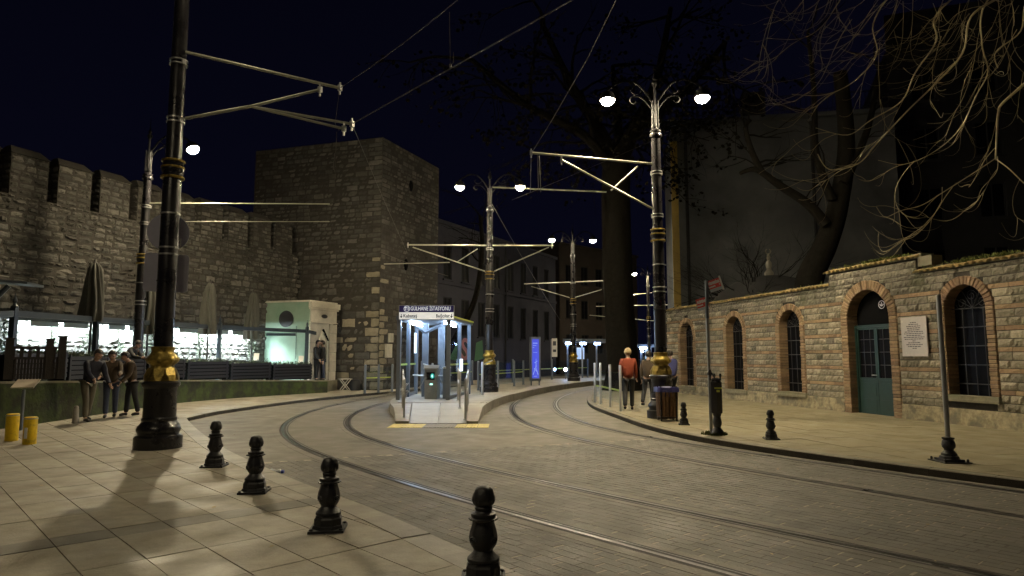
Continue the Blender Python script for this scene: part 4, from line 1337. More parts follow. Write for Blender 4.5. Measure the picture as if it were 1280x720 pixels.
# wires ------------------------------------------------------------------
def along(line, z, n, i0_, i1_, sag=0.0, sup=()):
    out = []
    for i in range(i0_, i1_): out.append(Vector((line[i].x, line[i].y, z)))
    return out
def nearest(line, y):
    return min(range(len(line)), key=lambda i: abs(line[i].y-y))
def wire(name, label, pts, r=0.012, group=None):
    mb = MB(); mb.tube(pts, r, 5)
    return tag(mb.build(name, M_wire, smooth=60), label, 'wire', group)
def sagged(a, b, sag, n=14):
    a, b = Vector(a), Vector(b); return [a.lerp(b, i/n)-Vector((0, 0, sag*4*(i/n)*(1-i/n))) for i in range(n+1)]
w1 = [e2+Vector((-1.2, 4.4, 0)), e2, Vector((0.55, 7.2, e2.z)), Vector((4.5, 2.6, e2.z))]
m1 = sagged(e1, D(590, 5, 9.0), 0.08)
wire('contact_wire', 'overhead tram wire running up across the sky from the near left bracket tip', [e2, D(715, 0, 7.9), D(905, -120, 6.0)], 0.0085, 'overhead tram wires')
wire('contact_wire', 'very thin wire falling from the near left bracket to the platform post bracket', sagged(e2, g1+Vector((0, 0, -0.35)), 0.05), 0.003, 'overhead tram wires')
wire('messenger_wire', 'thin overhead wire rising from the upper tip of the near left bracket', sagged(e1, D(545, 22, 9.3), 0.03)+[D(620, -40, 8.0)], 0.006, 'overhead tram wires')
mb = MB(); a, b = D(562, 15, 9.05), D(563, 82, 9.05); mb.tube([a, b], 0.005, 5); mb.tube([D(567, 65, 9.05), D(567, 78, 9.05), b], 0.005, 5); mb.box(b, (0.03, 0.03, 0.04))
tag(mb.build('dropper_wire', M_wire), 'short vertical dropper hanging in the sky between two overhead wires', 'wire', 'overhead tram wires')
mb = MB(); mb.tube([e1, D(419, 155, 11.45), D(424, 163, 11.42)], 0.005, 5); mb.tube([D(421, 165, 11.42), D(420, 188, 11.42), D(418, 214, 11.42)], 0.006, 5); mb.tube([D(419, 192, 11.42), D(417, 212, 11.42)], 0.013, 6)
tag(mb.build('dropper_wire', M_wire), 'dropper wire with a weight dangling below the near left bracket tips', 'wire', 'overhead tram wires')
wire('contact_wire', 'overhead wire arriving from the tree crown at the left tip of the right post bracket', [D(663, 240, 19.0), f1+Vector((0, 0, -0.02)), D(690, 150, 13.8), D(735, 72, 11.2), D(775, -10, 9.3)], 0.008, 'overhead tram wires')
mb = MB(); mb.tube([D(674, 194, 15.5), D(676, 240, 15.5)], 0.007, 5); mb.tube([D(672, 194, 15.5), D(673, 238, 15.5)], 0.006, 5)
tag(mb.build('dropper_wire', M_wire), 'twin dropper wires below the left tip of the right post bracket', 'wire', 'overhead tram wires')
wire('span_wire', 'thin span wire crossing from the platform post to the brackets further right', sagged(D(615, 255, 25.6), D(700, 400, 44), 0.1), 0.012, 'overhead tram wires')
wire('span_wire', 'long thin span wire slanting up in front of the grey blank building', sagged(D(640, 250, 25), D(1000, 90, 34), 0.15), 0.010, 'overhead tram wires')
wire('span_wire', 'thin span wire stretched from the tower to the platform post bracket', sagged(D(475, 315, 27), D(560, 345, 30), 0.05), 0.010, 'overhead tram wires')

# sign backs on the near post -------------------------------------------
sg = thing('traffic_sign', 'grey backs of a round and a square traffic sign clamped behind the near lamp post', 'traffic sign', (P1[0], P1[1]+0.2, 2.4))
f_ = Vector((P1[0], P1[1], 0)).normalized(); r_ = Vector((f_.y, -f_.x, 0))
def disc(mb, c, r, n=32, th=0.006):
    A = [c+r_*r*math.cos(2*PI*i/n)+Vector((0, 0, r*math.sin(2*PI*i/n))) for i in range(n)]
    B = [p+f_*th for p in A]
    mb.face(A[::-1]); mb.face(B)
    for i in range(n): mb.quad(A[i], A[(i+1) % n], B[(i+1) % n], B[i])
mb = MB(); c = D(210.5, 290.5, P1[1]+0.22); disc(mb, c, 0.325); mb.build('round_plate', M_grey, sg, world=True)
mb = MB(); hw, hh, cr = 0.335, 0.325, 0.05
c2 = D(208, 341, P1[1]+0.22); P = []
for (sx, sz) in ((1, 1), (-1, 1), (-1, -1), (1, -1)):
    a0 = math.atan2(sz, sx)-PI/4
    for k in range(5): P.append((sx*(hw-cr)+cr*math.cos(a0+k*PI/8), sz*(hh-cr)+cr*math.sin(a0+k*PI/8)))
A = [c2+r_*x+Vector((0, 0, z)) for x, z in P]; B = [p+f_*0.006 for p in A]
mb.face(A); mb.face(B[::-1])
for i in range(len(A)): mb.quad(A[i], A[(i+1) % len(A)], B[(i+1) % len(A)], B[i])
mb.build('square_plate', M_grey, sg, world=True)
st = D(222.5, 303.5, P1[1]+0.20); mb = MB(); mb.obox(st-r_*0.05-Vector((0, 0, 0.075)), r_*0.10, f_*0.004, (0, 0, 0.15)); mb.build('sticker', M_white, sg, world=True)
mb = MB(); q = st-f_*0.004
mb.face([q+r_*0.028*math.cos(2*PI*i/12)+Vector((0, 0, 0.01+0.028*math.sin(2*PI*i/12))) for i in range(12)][::-1]); mb.face([q+r_*0.014*math.cos(2*PI*i/8)+Vector((0, 0, 0.045+0.016*math.sin(2*PI*i/8))) for i in range(8)][::-1])
mb.obox(q-r_*0.03-Vector((0, 0, 0.055)), r_*0.06, -f_*0.001, (0, 0, 0.01))
mb.build('emblem', M_navy, sg, world=True)

# ================================================================== BOLLARDS
def make_bollard(dark=True):
    root = thing('bollard', 'x', 'bollard', (0, 0, 0), group='ornate cast iron bollards')
    mb = MB(); mb.obox((-0.145, -0.145, 0), (0.29, 0, 0), (0, 0.29, 0), (0, 0, 0.022)); 
    for sx in (-1, 1):
        for sy in (-1, 1): mb.lathe([(0.016, 0.022), (0.016, 0.034), (0.008, 0.038)], (sx*0.122, sy*0.122, 0), n=6)
    mb.build('base_plate', M_iron, root)
    mb = MB()
    mb.lathe([(0.135, 0.022), (0.128, 0.045), (0.120, 0.05), (0.118, 0.10), (0.108, 0.112), (0.106, 0.125)], n=8, phase=PI/8)
    mb.build('plinth', M_iron, root)
    mb = MB()
    mb.lathe([(0.100, 0.125), (0.106, 0.135), (0.104, 0.15), (0.085, 0.168), (0.066, 0.19), (0.062, 0.20), (0.078, 0.225), (0.090, 0.255), (0.092, 0.28), (0.086, 0.315), (0.075, 0.35), (0.068, 0.378),
              (0.072, 0.385), (0.092, 0.392), (0.096, 0.40), (0.080, 0.408), (0.084, 0.418), (0.082, 0.43), (0.058, 0.438), (0.052, 0.448), (0.058, 0.458), (0.060, 0.468), (0.052, 0.478)], n=32,
             ripple=lambda i, a: 1+(0.035*math.cos(8*a) if 6 <= i <= 11 else 0)+(0.05*math.cos(16*a) if i in (13, 14) else 0))
    for k in range(4):      # scroll relief on the vase
        a = PI/4+k*PI/2
        pts = []
        for i in range(15):
            t = i/14; rr_ = 0.028*(1-t*0.8); th = t*3.4*PI
            da = rr_*math.cos(th)/0.09; z = 0.268+rr_*math.sin(th)
            pts.append((0.096*math.cos(a+da), 0.096*math.sin(a+da), z))
        mb.tube(pts, 0.006, 4)
    mb.build('vase', M_iron, root, smooth=38)
    mb = MB()
    mb.lathe([(0.052, 0.478), (0.066, 0.490), (0.073, 0.510), (0.074, 0.530), (0.068, 0.556), (0.058, 0.580), (0.055, 0.587), (0.042, 0.600), (0.018, 0.606)], n=32,
             ripple=lambda i, a: 1+(0.04*math.cos(16*a) if 1 <= i <= 3 else 0)+(0.07*math.cos(5*a) if i in (5, 6) else 0))
    mb.build('acorn_head', M_iron, root, smooth=38)
    return root
b0 = make_bollard()
BL = [(268, 583, 'left kerb bollard furthest from the camera, nearest the lamp post pedestal', 1.0),
      (318, 615, 'ornate black bollard beside the crushed bottle on the road', 1.0),
      (410, 662, 'left kerb bollard with its base in full view nearest the camera', 1.0),
      (604, 726, 'bollard closest to the camera, cut off by the bottom of the photo', 1.0),
      (855, 531, 'small black bollard on the right sidewalk next to the slatted litter bin', 0.80),
      (964, 549, 'small black bollard standing alone between the street name post and the leaning grey pole', 0.86)]
for i, (x, y, lab, sc) in enumerate(BL):
    o = b0 if i == 0 else copy_tree(b0)
    o.location = G(x, y, PZ); o.rotation_euler = (0, 0, random.uniform(-0.1, 0.1)+(R(-47) if x < 700 else R(-60))+0.9); o['label'] = lab; o.scale = (sc, sc, sc)
# grey plain pole in its bollard shaped foot
rp_ = thing('pole', 'thin plain grey pole leaning slightly, set in a black vase shaped foot', 'pole', G(1187, 577, PZ))
mb = MB(); mb.obox((-0.19, -0.19, 0), (0.38, 0, 0), (0, 0.38, 0), (0, 0, 0.014))
mb.obox((-0.13, -0.13, 0.014), (0.26, 0, 0), (0, 0.26, 0), (0, 0, 0.03))
mb.lathe([(0.125, 0.044), (0.118, 0.08), (0.10, 0.085), (0.098, 0.115), (0.085, 0.125), (0.06, 0.16), (0.062, 0.175), (0.082, 0.20), (0.088, 0.235), (0.078, 0.28), (0.065, 0.305), (0.078, 0.315), (0.078, 0.335), (0.045, 0.345)], n=24)
for sx in (-1, 1):
    for sy in (-1, 1): mb.lathe([(0.016, 0.014), (0.016, 0.045), (0.01, 0.055)], (sx*0.155, sy*0.155, 0), n=6)
mb.build('foot', M_iron, rp_, smooth=38)
top_ = D(1173, 370, rp_.location.y)-rp_.location
mb = MB(); mb.tube([(0, 0, 0.34), top_], 0.033, 12); mb.lathe([(0.034, 0), (0.03, 0.015), (0.0, 0.02)], tuple(top_), n=12); mb.build('shaft', M_galv, rp_, smooth=40)

# street name post with red signs ---------------------------------------
sp_ = thing('street_sign', 'street name post with two red name plates above the dark litter box', 'street sign', G(889, 541, PZ))
yy = sp_.location.y
tp = D(883, 352, yy)-sp_.location; 
mb = MB(); mb.tube([(0, 0, 0), D(884, 398, yy)-sp_.location], 0.030, 10); mb.lathe([(0.07, 0), (0.07, 0.02), (0.032, 0.03)], n=12); mb.build('post', M_galv, sp_, smooth=40)
tq = D(884, 398, yy)-sp_.location; mb = MB(); mb.tube([tq, tp+Vector((0, 0, 0.02))], 0.034, 10); mb.build('sign_post_top', M_booth, sp_, smooth=40)
def plate(x0, x1, yt, yb, slope, name, sub, edge):
    """plate fixed to the post on one side, turned a little away"""
    a = D(x0, yt[0], yy+(-0.0)); b = D(x1, yt[1], yy-0.10 if x1 > 884 else yy+0.0)
    if x1 < 884.5: a = D(x0, yt[0], yy+0.12)
    up = Vector((0, 0, 1)); e = b-a; W_ = Vector((e.x, e.y, 0)).length; r = Vector((e.x, e.y, e.z)).normalized(); n = r.cross(up).normalized()
    H_ = D(x0, yt[0], yy).z-D(x0, yb, yy).z
    u = n.cross(r).normalized(); L_ = e.length
    pm = MB(); pm.obox(a, r*L_, n*0.012, -u*H_); pl_ = pm.build('name_plate', M_red, sp_, world=True)
    off = wloc(pl_)
    sm = MB(); sm.obox(a-u*H_*0.76+n*0.0125-off, r*L_, n*0.002, -u*H_*0.24); sm.build('pale_strip', M_signblue, pl_)
    sm = MB(); sm.obox(a-u*H_*0.76+n*0.015-off, r*L_*0.82, n*0.0005, -u*H_*0.03); sm.build('white_line', M_white, pl_)
    sm = MB(); sm.obox(a+r*L_*0.86-u*H_*0.44+n*0.0128-off, r*L_*0.05, n*0.001, -u*H_*0.16); sm.build('house_number', M_whitel, pl_)
    w = text('lettering', name, H_*0.30, M_whitel, pl_, a+r*L_*0.49-u*H_*0.28+n*0.0135, r, u, n, depth=0.0005, bold=0.006)
    bb = max(v.co.x for v in w.data.vertices)-min(v.co.x for v in w.data.vertices)
    if bb > L_*0.92: w.data.transform(Matrix.Diagonal((L_*0.92/bb, 1, 1, 1)))
    text('lettering', sub, H_*0.13, M_whitel, pl_, a+r*L_*0.25-u*H_*0.58+n*0.0135, r, u, n, depth=0.0005, bold=0.003)
    if edge:
        sm = MB(); sm.obox(a+r*L_-u*(H_+0.02)-n*0.01-off, r*0.028, n*0.04, u*(H_+0.05)); sm.build('end_cap', M_white, pl_)
plate(884, 898.5, (352, 347), 366.5, 0, 'HÜDAVENDİGAR', 'CADDESİ', True)
plate(869.5, 883.2, (375, 371), 390, 0, 'ALEMDAR', 'CADDESİ', False)
# dark litter / meter box on a bollard foot
bx = thing('litter_box', 'tall dark box on a bollard foot fixed beside the street name post', 'box', G(897, 543, PZ))
mb = MB(); mb.obox((-0.12, -0.12, 0), (0.24, 0, 0), (0, 0.24, 0), (0, 0, 0.02)); mb.lathe([(0.115, 0.02), (0.10, 0.08), (0.075, 0.11), (0.06, 0.14), (0.08, 0.19), (0.086, 0.23), (0.07, 0.30), (0.06, 0.34), (0.075, 0.36), (0.075, 0.40), (0.055, 0.42)], n=20)
mb.build('foot', M_iron, bx, smooth=38)
mb = MB(); mb.lathe([(0.105, 0.40), (0.115, 0.42), (0.115, 0.98), (0.10, 1.0), (0.095, 1.02)], n=6, phase=0.3); mb.build('body', M_black, bx, smooth=30)
mb = MB(); mb.lathe([(0.12, 1.02), (0.10, 1.05), (0.03, 1.07)], n=6, phase=0.3)
for k in range(5): a = k*2*PI/5+0.4; mb.lathe([(0.012, 1.02), (0.014, 1.08), (0.022, 1.10), (0.02, 1.13), (0.004, 1.15)], (0.1*math.cos(a), 0.1*math.sin(a), 0), n=6)
mb.lathe([(0.075, 1.12), (0.05, 1.16), (0.01, 1.22)], (-0.1, 0.03, 0), n=8)
mb.build('crown', M_black, bx, smooth=38)
mb = MB(); mb.obox((-0.07, -0.119, 0.86), (0.14, 0, 0), (0, 0.004, 0), (0, 0, 0.03)); mb.obox((-0.03, -0.119, 0.80), (0.06, 0, 0), (0, 0.004, 0), (0, 0, 0.04)); mb.build('label', M_strip, bx)
mb = MB(); rr = random.Random(4)
for i in range(260):
    a = rr.uniform(0, 2*PI); q = rr.uniform(0.1, 0.24); p = Vector((q*math.cos(a), q*math.sin(a), 0)); w = rr.uniform(0.006, 0.014); mb.face([p+Vector((-w, 0, 0)), p+Vector((w, 0, 0)), p+Vector((rr.uniform(-0.03, 0.03), rr.uniform(-0.03, 0.03), rr.uniform(0.02, 0.07)))])
tag(mb.build('grass_tuft', M_moss, loc=G(893, 543, PZ)), None, None, kind='stuff').location = G(893, 543, PZ)
bpy.data.objects['grass_tuft'].data.transform(Matrix.Translation(G(893, 543, PZ)))

# slatted litter bin ------------------------------------------------------
bn = thing('litter_bin', 'wood slatted litter bin with a blue bag liner in front of the right lamp post', 'litter bin', Vector((3.60, 15.62, PZ)))
mb = MB()
for z in (0.09, 0.70): mb.tube([(0.235*math.cos(2*PI*i/24), 0.235*math.sin(2*PI*i/24), z) for i in range(25)], 0.014, 6)
for k in range(4):
    a = PI/4+k*PI/2; mb.tube([(0.25*math.cos(a), 0.25*math.sin(a), 0), (0.25*math.cos(a), 0.25*math.sin(a), 0.80)], 0.018, 6)
mb.lathe([(0.225, 0.08), (0.225, 0.10)], n=20)
mb.build('frame', M_black, bn, smooth=40)
for k in range(18):
    a = 2*PI*k/18; t_ = Vector((-math.sin(a), math.cos(a), 0)); r2 = Vector((math.cos(a), math.sin(a), 0))
    m2 = MB(); m2.obox(r2*0.215-t_*0.032+Vector((0, 0, 0.07)), t_*0.064, r2*0.018, r2*0.025+Vector((0, 0, 0.66))); m2.build('slat', M_binw, bn)
mb = MB(); mb.lathe([(0.20, 0.55), (0.235, 0.74), (0.275, 0.77), (0.285, 0.72), (0.29, 0.66)], n=30, ripple=lambda i, a: 1+0.05*math.sin(7*a)+0.03*math.sin(13*a+i)); mb.build('bag', M_bag, bn, smooth=60)

# stainless posts with glass at the kerb tip -------------------------------
gf = thing('glass_barrier', 'stainless posts with clear glass panes at the tip of the right sidewalk', 'barrier', G(757, 510, PZ))
GP = [(744, 503), (751, 505), (763, 509), (776, 514)]
tops = [454, 454, 456, 457]
W = []
for (x, y), t in zip(GP, tops):
    b_ = G(x, y, PZ); hgt = D(x, t, b_.y).z-PZ; W.append((b_, hgt))
    m2 = MB(); q = b_-gf.location; m2.lathe([(0.045, 0), (0.045, 0.02), (0.036, 0.022), (0.036, hgt), (0.03, hgt+0.012)], tuple(q), n=14); m2.build('post', M_steel, gf, smooth=35)
for a, b in ((0, 1), (1, 2), (2, 3)):
    p, q = W[a][0]-gf.location, W[b][0]-gf.location; d = (q-p); d.z = 0; u_ = d.normalized(); 
    m2 = MB(); m2.obox(p+u_*0.05+Vector((0, 0, 0.2)), u_*(d.length-0.1), Vector((-u_.y, u_.x, 0))*0.01, (0, 0, 0.85)); pn = m2.build('glass_pane', M_glass, gf)
    m2 = MB(); m2.obox(p+u_*0.05+Vector((0, 0, 0.52))+Vector((-u_.y, u_.x, 0))*0.011, u_*(d.length-0.1), Vector((-u_.y, u_.x, 0))*0.002, (0, 0, 0.05)); m2.build('yellow_strip', M_strip, pn)

# litter on the road
lt = thing('crushed_bottle', 'crushed clear plastic bottle with blue cap lying on the road by the bollards', 'bottle', G(345, 592, 0))
mb = MB(); mb.tube([(-0.13, -0.02, 0.025), (-0.06, 0, 0.032), (0.0, 0.01, 0.022), (0.05, 0.005, 0.030), (0.07, 0.0, 0.02)], [0.02, 0.032, 0.022, 0.03, 0.016], 9); mb.build('body', M_bluesoft, lt, smooth=50)
mb = MB(); mb.tube([(0.07, 0, 0.025), (0.105, -0.002, 0.028)], 0.022, 8); mb.build('cap', M_bluecap, lt, smooth=50)
# yellow posts, lectern and stone post on the left
yw = None
for (x, y, yt, lab) in ((14, 551, 517, 'yellow cylinder post left of the information lectern leg'), (36.5, 555, 521, 'yellow cylinder post with pale label right of the information lectern leg')):
    b_ = G(x, y, PZ); h_ = D(x, yt, b_.y).z-PZ
    t_ = thing('yellow_post', lab, 'bollard', b_, group='yellow posts by the garden wall')
    mb = MB(); mb.lathe([(0.098, 0), (0.10, 0.01), (0.10, h_-0.03), (0.094, h_-0.006), (0.08, h_)], n=20); mb.build('drum', M_yel, t_, smooth=35)
    mb = MB(); mb.lathe([(0.103, h_-0.035), (0.103, h_-0.02)], n=20); mb.build('rim', M_steel, t_, smooth=35)
    if x > 20: mb = MB(); mb.obox((-0.025, -0.104, 0.1), (0.05, 0, 0), (0, 0.004, 0), (0, 0, 0.18)); mb.build('label', M_white, t_)
b_ = G(26, 538, PZ)
lc = thing('information_lectern', 'pale tilted information board on a thin post beside the yellow posts', 'information board', b_)
mb = MB(); mb.tube([(0, 0, 0), (0, 0, D(26, 487, b_.y).z-PZ)], 0.03, 8); mb.build('post', M_booth, lc, smooth=40)
z_ = D(26, 481, b_.y).z-PZ
mb = MB(); mb.obox((-0.17, -0.13, z_-0.06), (0.42, 0.05, 0), (-0.06, 0.28, 0.16), (0, -0.008, 0.015)); mb.build('board', M_board, lc)
b_ = G(94, 529, PZ); sp2 = thing('stone_post', 'small grey round topped stone post near the mossy garden wall', 'bollard', b_)
h_ = D(94, 507, b_.y).z-PZ
mb = MB(); mb.lathe([(0.075, 0), (0.07, 0.03), (0.055, h_*0.8), (0.05, h_*0.83), (0.052, h_*0.9), (0.035, h_*0.98), (0.01, h_)], n=16); mb.build('shaft', M_stonepost, sp2, smooth=45)

# ================================================================== GARDEN WALL AND CAFE (left)
ML = [(-11.5, 8.2), (-10.85, 10.6), (-10.45, 13.5), (-10.5, 16), (-10.75, 19), (-10.70, 21.7), (-9.9, 24.3), (-8.7, 26.6), (-7.55, 28.25)]
MT = [1.10, 1.09, 1.07, 1.0, 0.90, 0.83, 0.74, 0.66, 0.60]
mw = thing('mossy_wall', 'low mossy green retaining wall with a thin coping below the cafe planters', 'wall', (ML[0][0], ML[0][1], PZ))
Mp = path(ML, 0.3, 4)
def mtop(p):
    k = min(range(len(ML)-1), key=lambda i: abs((p.y-ML[i][1])/(ML[i+1][1]-ML[i][1])-0.5))
    t = max(0, min(1, (p.y-ML[k][1])/(ML[k+1][1]-ML[k][1]))); return MT[k]*(1-t)+MT[k+1]*t
def ribbon(mb, line, o0, o1, z0, z1):
    A = offset(line, o0); B = offset(line, o1)
    for i in range(len(line)-1):
        t0, t1 = z1(line[i]), z1(line[i+1]); b0, b1 = z0(line[i]), z0(line[i+1])
        mb.quad((A[i].x, A[i].y, b0), (A[i+1].x, A[i+1].y, b1), (A[i+1].x, A[i+1].y, t1), (A[i].x, A[i].y, t0))
        mb.quad((A[i].x, A[i].y, t0), (A[i+1].x, A[i+1].y, t1), (B[i+1].x, B[i+1].y, t1), (B[i].x, B[i].y, t0))
        mb.quad((B[i].x, B[i].y, t0), (B[i+1].x, B[i+1].y, t1), (B[i+1].x, B[i+1].y, b1), (B[i].x, B[i].y, b0))
    for i in (0, -1):
        t0, b0 = z1(line[i]), z0(line[i])
        mb.quad((A[i].x, A[i].y, b0), (A[i].x, A[i].y, t0), (B[i].x, B[i].y, t0), (B[i].x, B[i].y, b0))
mb = MB(); ribbon(mb, Mp, 0.0, 0.25, lambda p: 0.05, lambda p: mtop(p)-0.05); mb.build('wall_face', M_mossw, mw, world=True)
k = 0
while k < len(Mp)-1:
    j = min(k+4, len(Mp)-1)
    mb = MB(); ribbon(mb, Mp[k:j+1], -0.03, 0.30, lambda p: mtop(p)-0.048, lambda p: mtop(p)); mb.build('coping_slab', M_cap, mw, world=True); k = j
# terrace
tr = MB(); tr.prism([(p.x, p.y) for p in offset(Mp, 0.24)]+[(-7.9, 30.3), (-10.2, 31.0), (CA.x-1, CA.y-2.5), (CA.x-1, CA.y-4)], -0.05, 0.55)
tag(tr.build('terrace', M_cap), kind='structure')
# planters with hedge: from behind the near post to the kiosk
def along_m(u):
    """point at arc length u on the garden wall line"""
    i = min(int(u/0.3), len(Mp)-2); return Mp[i].lerp(Mp[i+1], u/0.3-i), normals(Mp)[i]
total = 0.3*(len(Mp)-1)
def slat_planter(u0, u1, lab):
    a, n = along_m(u0); b, _ = along_m(u1); d = (b-a); L_ = d.length; d.normalize(); n = Vector((-d.y, d.x, 0))
    z0 = (mtop(a)+mtop(b))/2
    root = thing('planter', lab, 'planter', a+n*0.30+Vector((0, 0, z0)), 0, group='slatted planters along the garden wall')
    mb = MB(); mb.obox(n*0.02+Vector((0, 0, 0.02)), d*L_*0.98, n*0.45, (0, 0, 0.58)); mb.build('trough', M_dark, root)
    for k in range(5):
        m2 = MB(); m2.obox(Vector((0, 0, 0.06+k*0.118)), d*L_*0.985, n*0.018, (0, 0, 0.092)); m2.build('slat', M_slat, root)
    for e in (0.0, 0.92):
        m2 = MB(); m2.obox(d*L_*e-n*0.012, d*0.07, n*0.01, (0, 0, 0.66)); m2.build('upright', M_slat, root)
    mb = MB()
    for i in range(int(420*L_)):
        p = d*random.uniform(0, L_)+n*random.uniform(0.02, 0.45)+Vector((0, 0, 0.60+abs(random.gauss(0, 0.06))))
        w = random.uniform(0.015, 0.035); t = Vector((random.gauss(0, 1), random.gauss(0, 1), random.gauss(0, 1))).normalized()*w; s_ = t.orthogonal().normalized()*w*0.7
        mb.quad(p-t, p-s_, p+t, p+s_)
    tag(mb.build('hedge', M_hedge, root), kind='stuff')
us_ = []
u = 6.3
labs = ['dark slatted planter behind the walking figures, left of the near lamp post', 'dark slatted planter directly behind the near lamp post collar', 'dark slatted planter just right of the near lamp post', 'dark slatted planter under the parasol right of the lamp post',
        'blue slatted planter below the lit niches nearest the mint kiosk', 'blue slatted planter in front of the mint green kiosk wall', 'blue slatted planter in front of the two standing men']
n_ = 7; st_ = (total-0.5-u)/n_
for i in range(n_): slat_planter(u+i*st_+0.02, u+(i+1)*st_-0.03, labs[i])
# wooden gate panel on top of the wall at far left
gt = thing('wooden_fence', 'dark picketed wooden fence panel on top of the mossy wall at far left', 'fence', D(40, 474, 13.6))
z0 = gt.location.z
a, b = D(4, 470, 13.3), D(76, 470, 13.9); d = b-a; d.z = 0; L_ = d.length; d.normalize(); n = Vector((-d.y, d.x, 0)); O_ = Vector((a.x, a.y, z0))-gt.location
for k in range(18):
    m2 = MB(); hh = 0.42
    m2.obox(O_+d*(k*L_/18), d*(L_/18-0.012), n*0.02, (0, 0, hh)); m2.build('board', M_wood, gt)
for k in range(7):
    m2 = MB(); m2.obox(O_+d*(0.10+k*L_/7)-n*0.01+Vector((0, 0, 0.42)), d*0.06, n*0.02, (0, 0, 0.19)); m2.build('picket', M_wood, gt)
m2 = MB(); m2.obox(O_-n*0.03+Vector((0, 0, 0.61)), d*L_, n*0.05, (0, 0, 0.05)); m2.obox(O_-n*0.03+Vector((0, 0, 0.40)), d*L_, n*0.03, (0, 0, 0.05)); m2.build('rail', M_wood, gt)
for e in (0.0, 0.70, 0.93):
    m2 = MB(); m2.obox(O_+d*L_*e-n*0.05, d*0.13, n*0.13, (0, 0, 0.80 if e < 0.9 else 0.86)); m2.obox(O_+d*(L_*e-0.02)-n*0.07+Vector((0, 0, 0.80 if e < 0.9 else 0.86)), d*0.17, n*0.17, (0, 0, 0.03)); m2.build('post', M_wood, gt)

# pergola frame
pg = thing('pergola', 'dark steel pergola frame with finial posts running along the cafe', 'pergola', (-11.4, 14.2, 0.55))
PP = [(18, 15.0), (121, 18.7), (275, 24.8), (384, 28.0)]
ptop = []
for (x, Y) in PP:
    t = D(x, {18: 388, 121: 396, 275: 407, 384: 412}[x], Y); q = Vector((t.x, t.y, 0.55))
    m2 = MB(); m2.obox(q-Vector((0.06, 0.06, 0))-pg.location, (0.12, 0, 0), (0, 0.12, 0), (0, 0, t.z-0.55+0.06))
    c_ = q-pg.location; m2.lathe([(0.075, 0), (0.08, 0.03), (0.05, 0.06), (0.03, 0.10), (0.05, 0.15), (0.04, 0.2), (0.012, 0.26), (0.01, 0.34)], (c_.x, c_.y, t.z-0.55+0.06), n=10)
    m2.build('post', M_pergola, pg, smooth=30); ptop.append(t)
first = D(-40, 392, 13.6)
last = D(396, 415, 28.5)
P_ = [first]+ptop+[last]
for a, b in zip(P_[:-1], P_[1:]):
    d = (b-a); dn = d.normalized(); s_ = Vector((-dn.y, dn.x, 0)).normalized()
    m2 = MB(); m2.obox(a+dn*0.07-s_*0.05+Vector((0, 0, -0.14))-pg.location, d-dn*0.14, s_*0.10, (0, 0, 0.14)); m2.build('beam', M_pergola, pg)
# fluorescent strips and canopy boards against the city wall
px_l = [(24, 62), (66, 99), (123, 146), (149, 170), (212, 243), (253, 276), (279, 302)]
def cas_u(px):
    d = ray(px, 405); w = Vector((CA.x, CA.y)); nn = Vector((Cn.x, Cn.y)); t = w.dot(nn)/(d.xy.dot(nn)); return (d.xy*t-w).dot(Vector((Cd.x, Cd.y)))
us2 = [(cas_u(a)-0.0, cas_u(b)) for a, b in px_l]
ZL = 2.62
cb = thing('cafe_canopy', 'dark board canopy fixed low along the city wall over the bright cafe niches', 'canopy', CP(us2[0][0], 2.7))
mb = MB(); u0, u1 = us2[0][0]-0.6, us2[-1][1]+0.3
mb.obox(CP(u0, ZL+0.06, 0.06), Cd.to_3d()*(u1-u0), Cn.to_3d()*0.75, (0, 0, 0.06)); mb.build('roof_board', M_pergola, cb, world=True)
mb = MB(); mb.obox(CP(u0, ZL-0.02, 0.81), Cd.to_3d()*(u1-u0), Cn.to_3d()*0.05, (0, 0, 0.22)); mb.build('fascia', M_pergola, cb, world=True)
for k, (a, b) in enumerate(us2):
    t = thing('fluorescent_light', 'white fluorescent strip over the %s bright stone niche from the left' % ('first second third fourth fifth sixth seventh'.split()[k]), 'light', CP((a+b)/2, ZL, 0.45), group='cafe strip lights')
    off = wloc(t); c0, c1 = CP(a+0.08, ZL-0.06, 0.35)-off, CP(b-0.08, ZL-0.06, 0.35)-off
    m2 = MB(); m2.tube([c0, c1], 0.045, 8); m2.build('tube', E_tube, t, smooth=50)
    m2 = MB(); m2.tube([c0+Vector((0, 0, 0.055)), c1+Vector((0, 0, 0.055))], 0.05, 4); m2.build('housing', M_white, t)
    m2 = MB(); m2.obox(CP(a+0.02, ZL-0.15, 0.43)-off, Cd.to_3d()*(b-a-0.04), Cn.to_3d()*0.015, (0, 0, 0.18)); m2.build('spill_shield', M_white, t)  # shield added to keep the tube light off the pavement
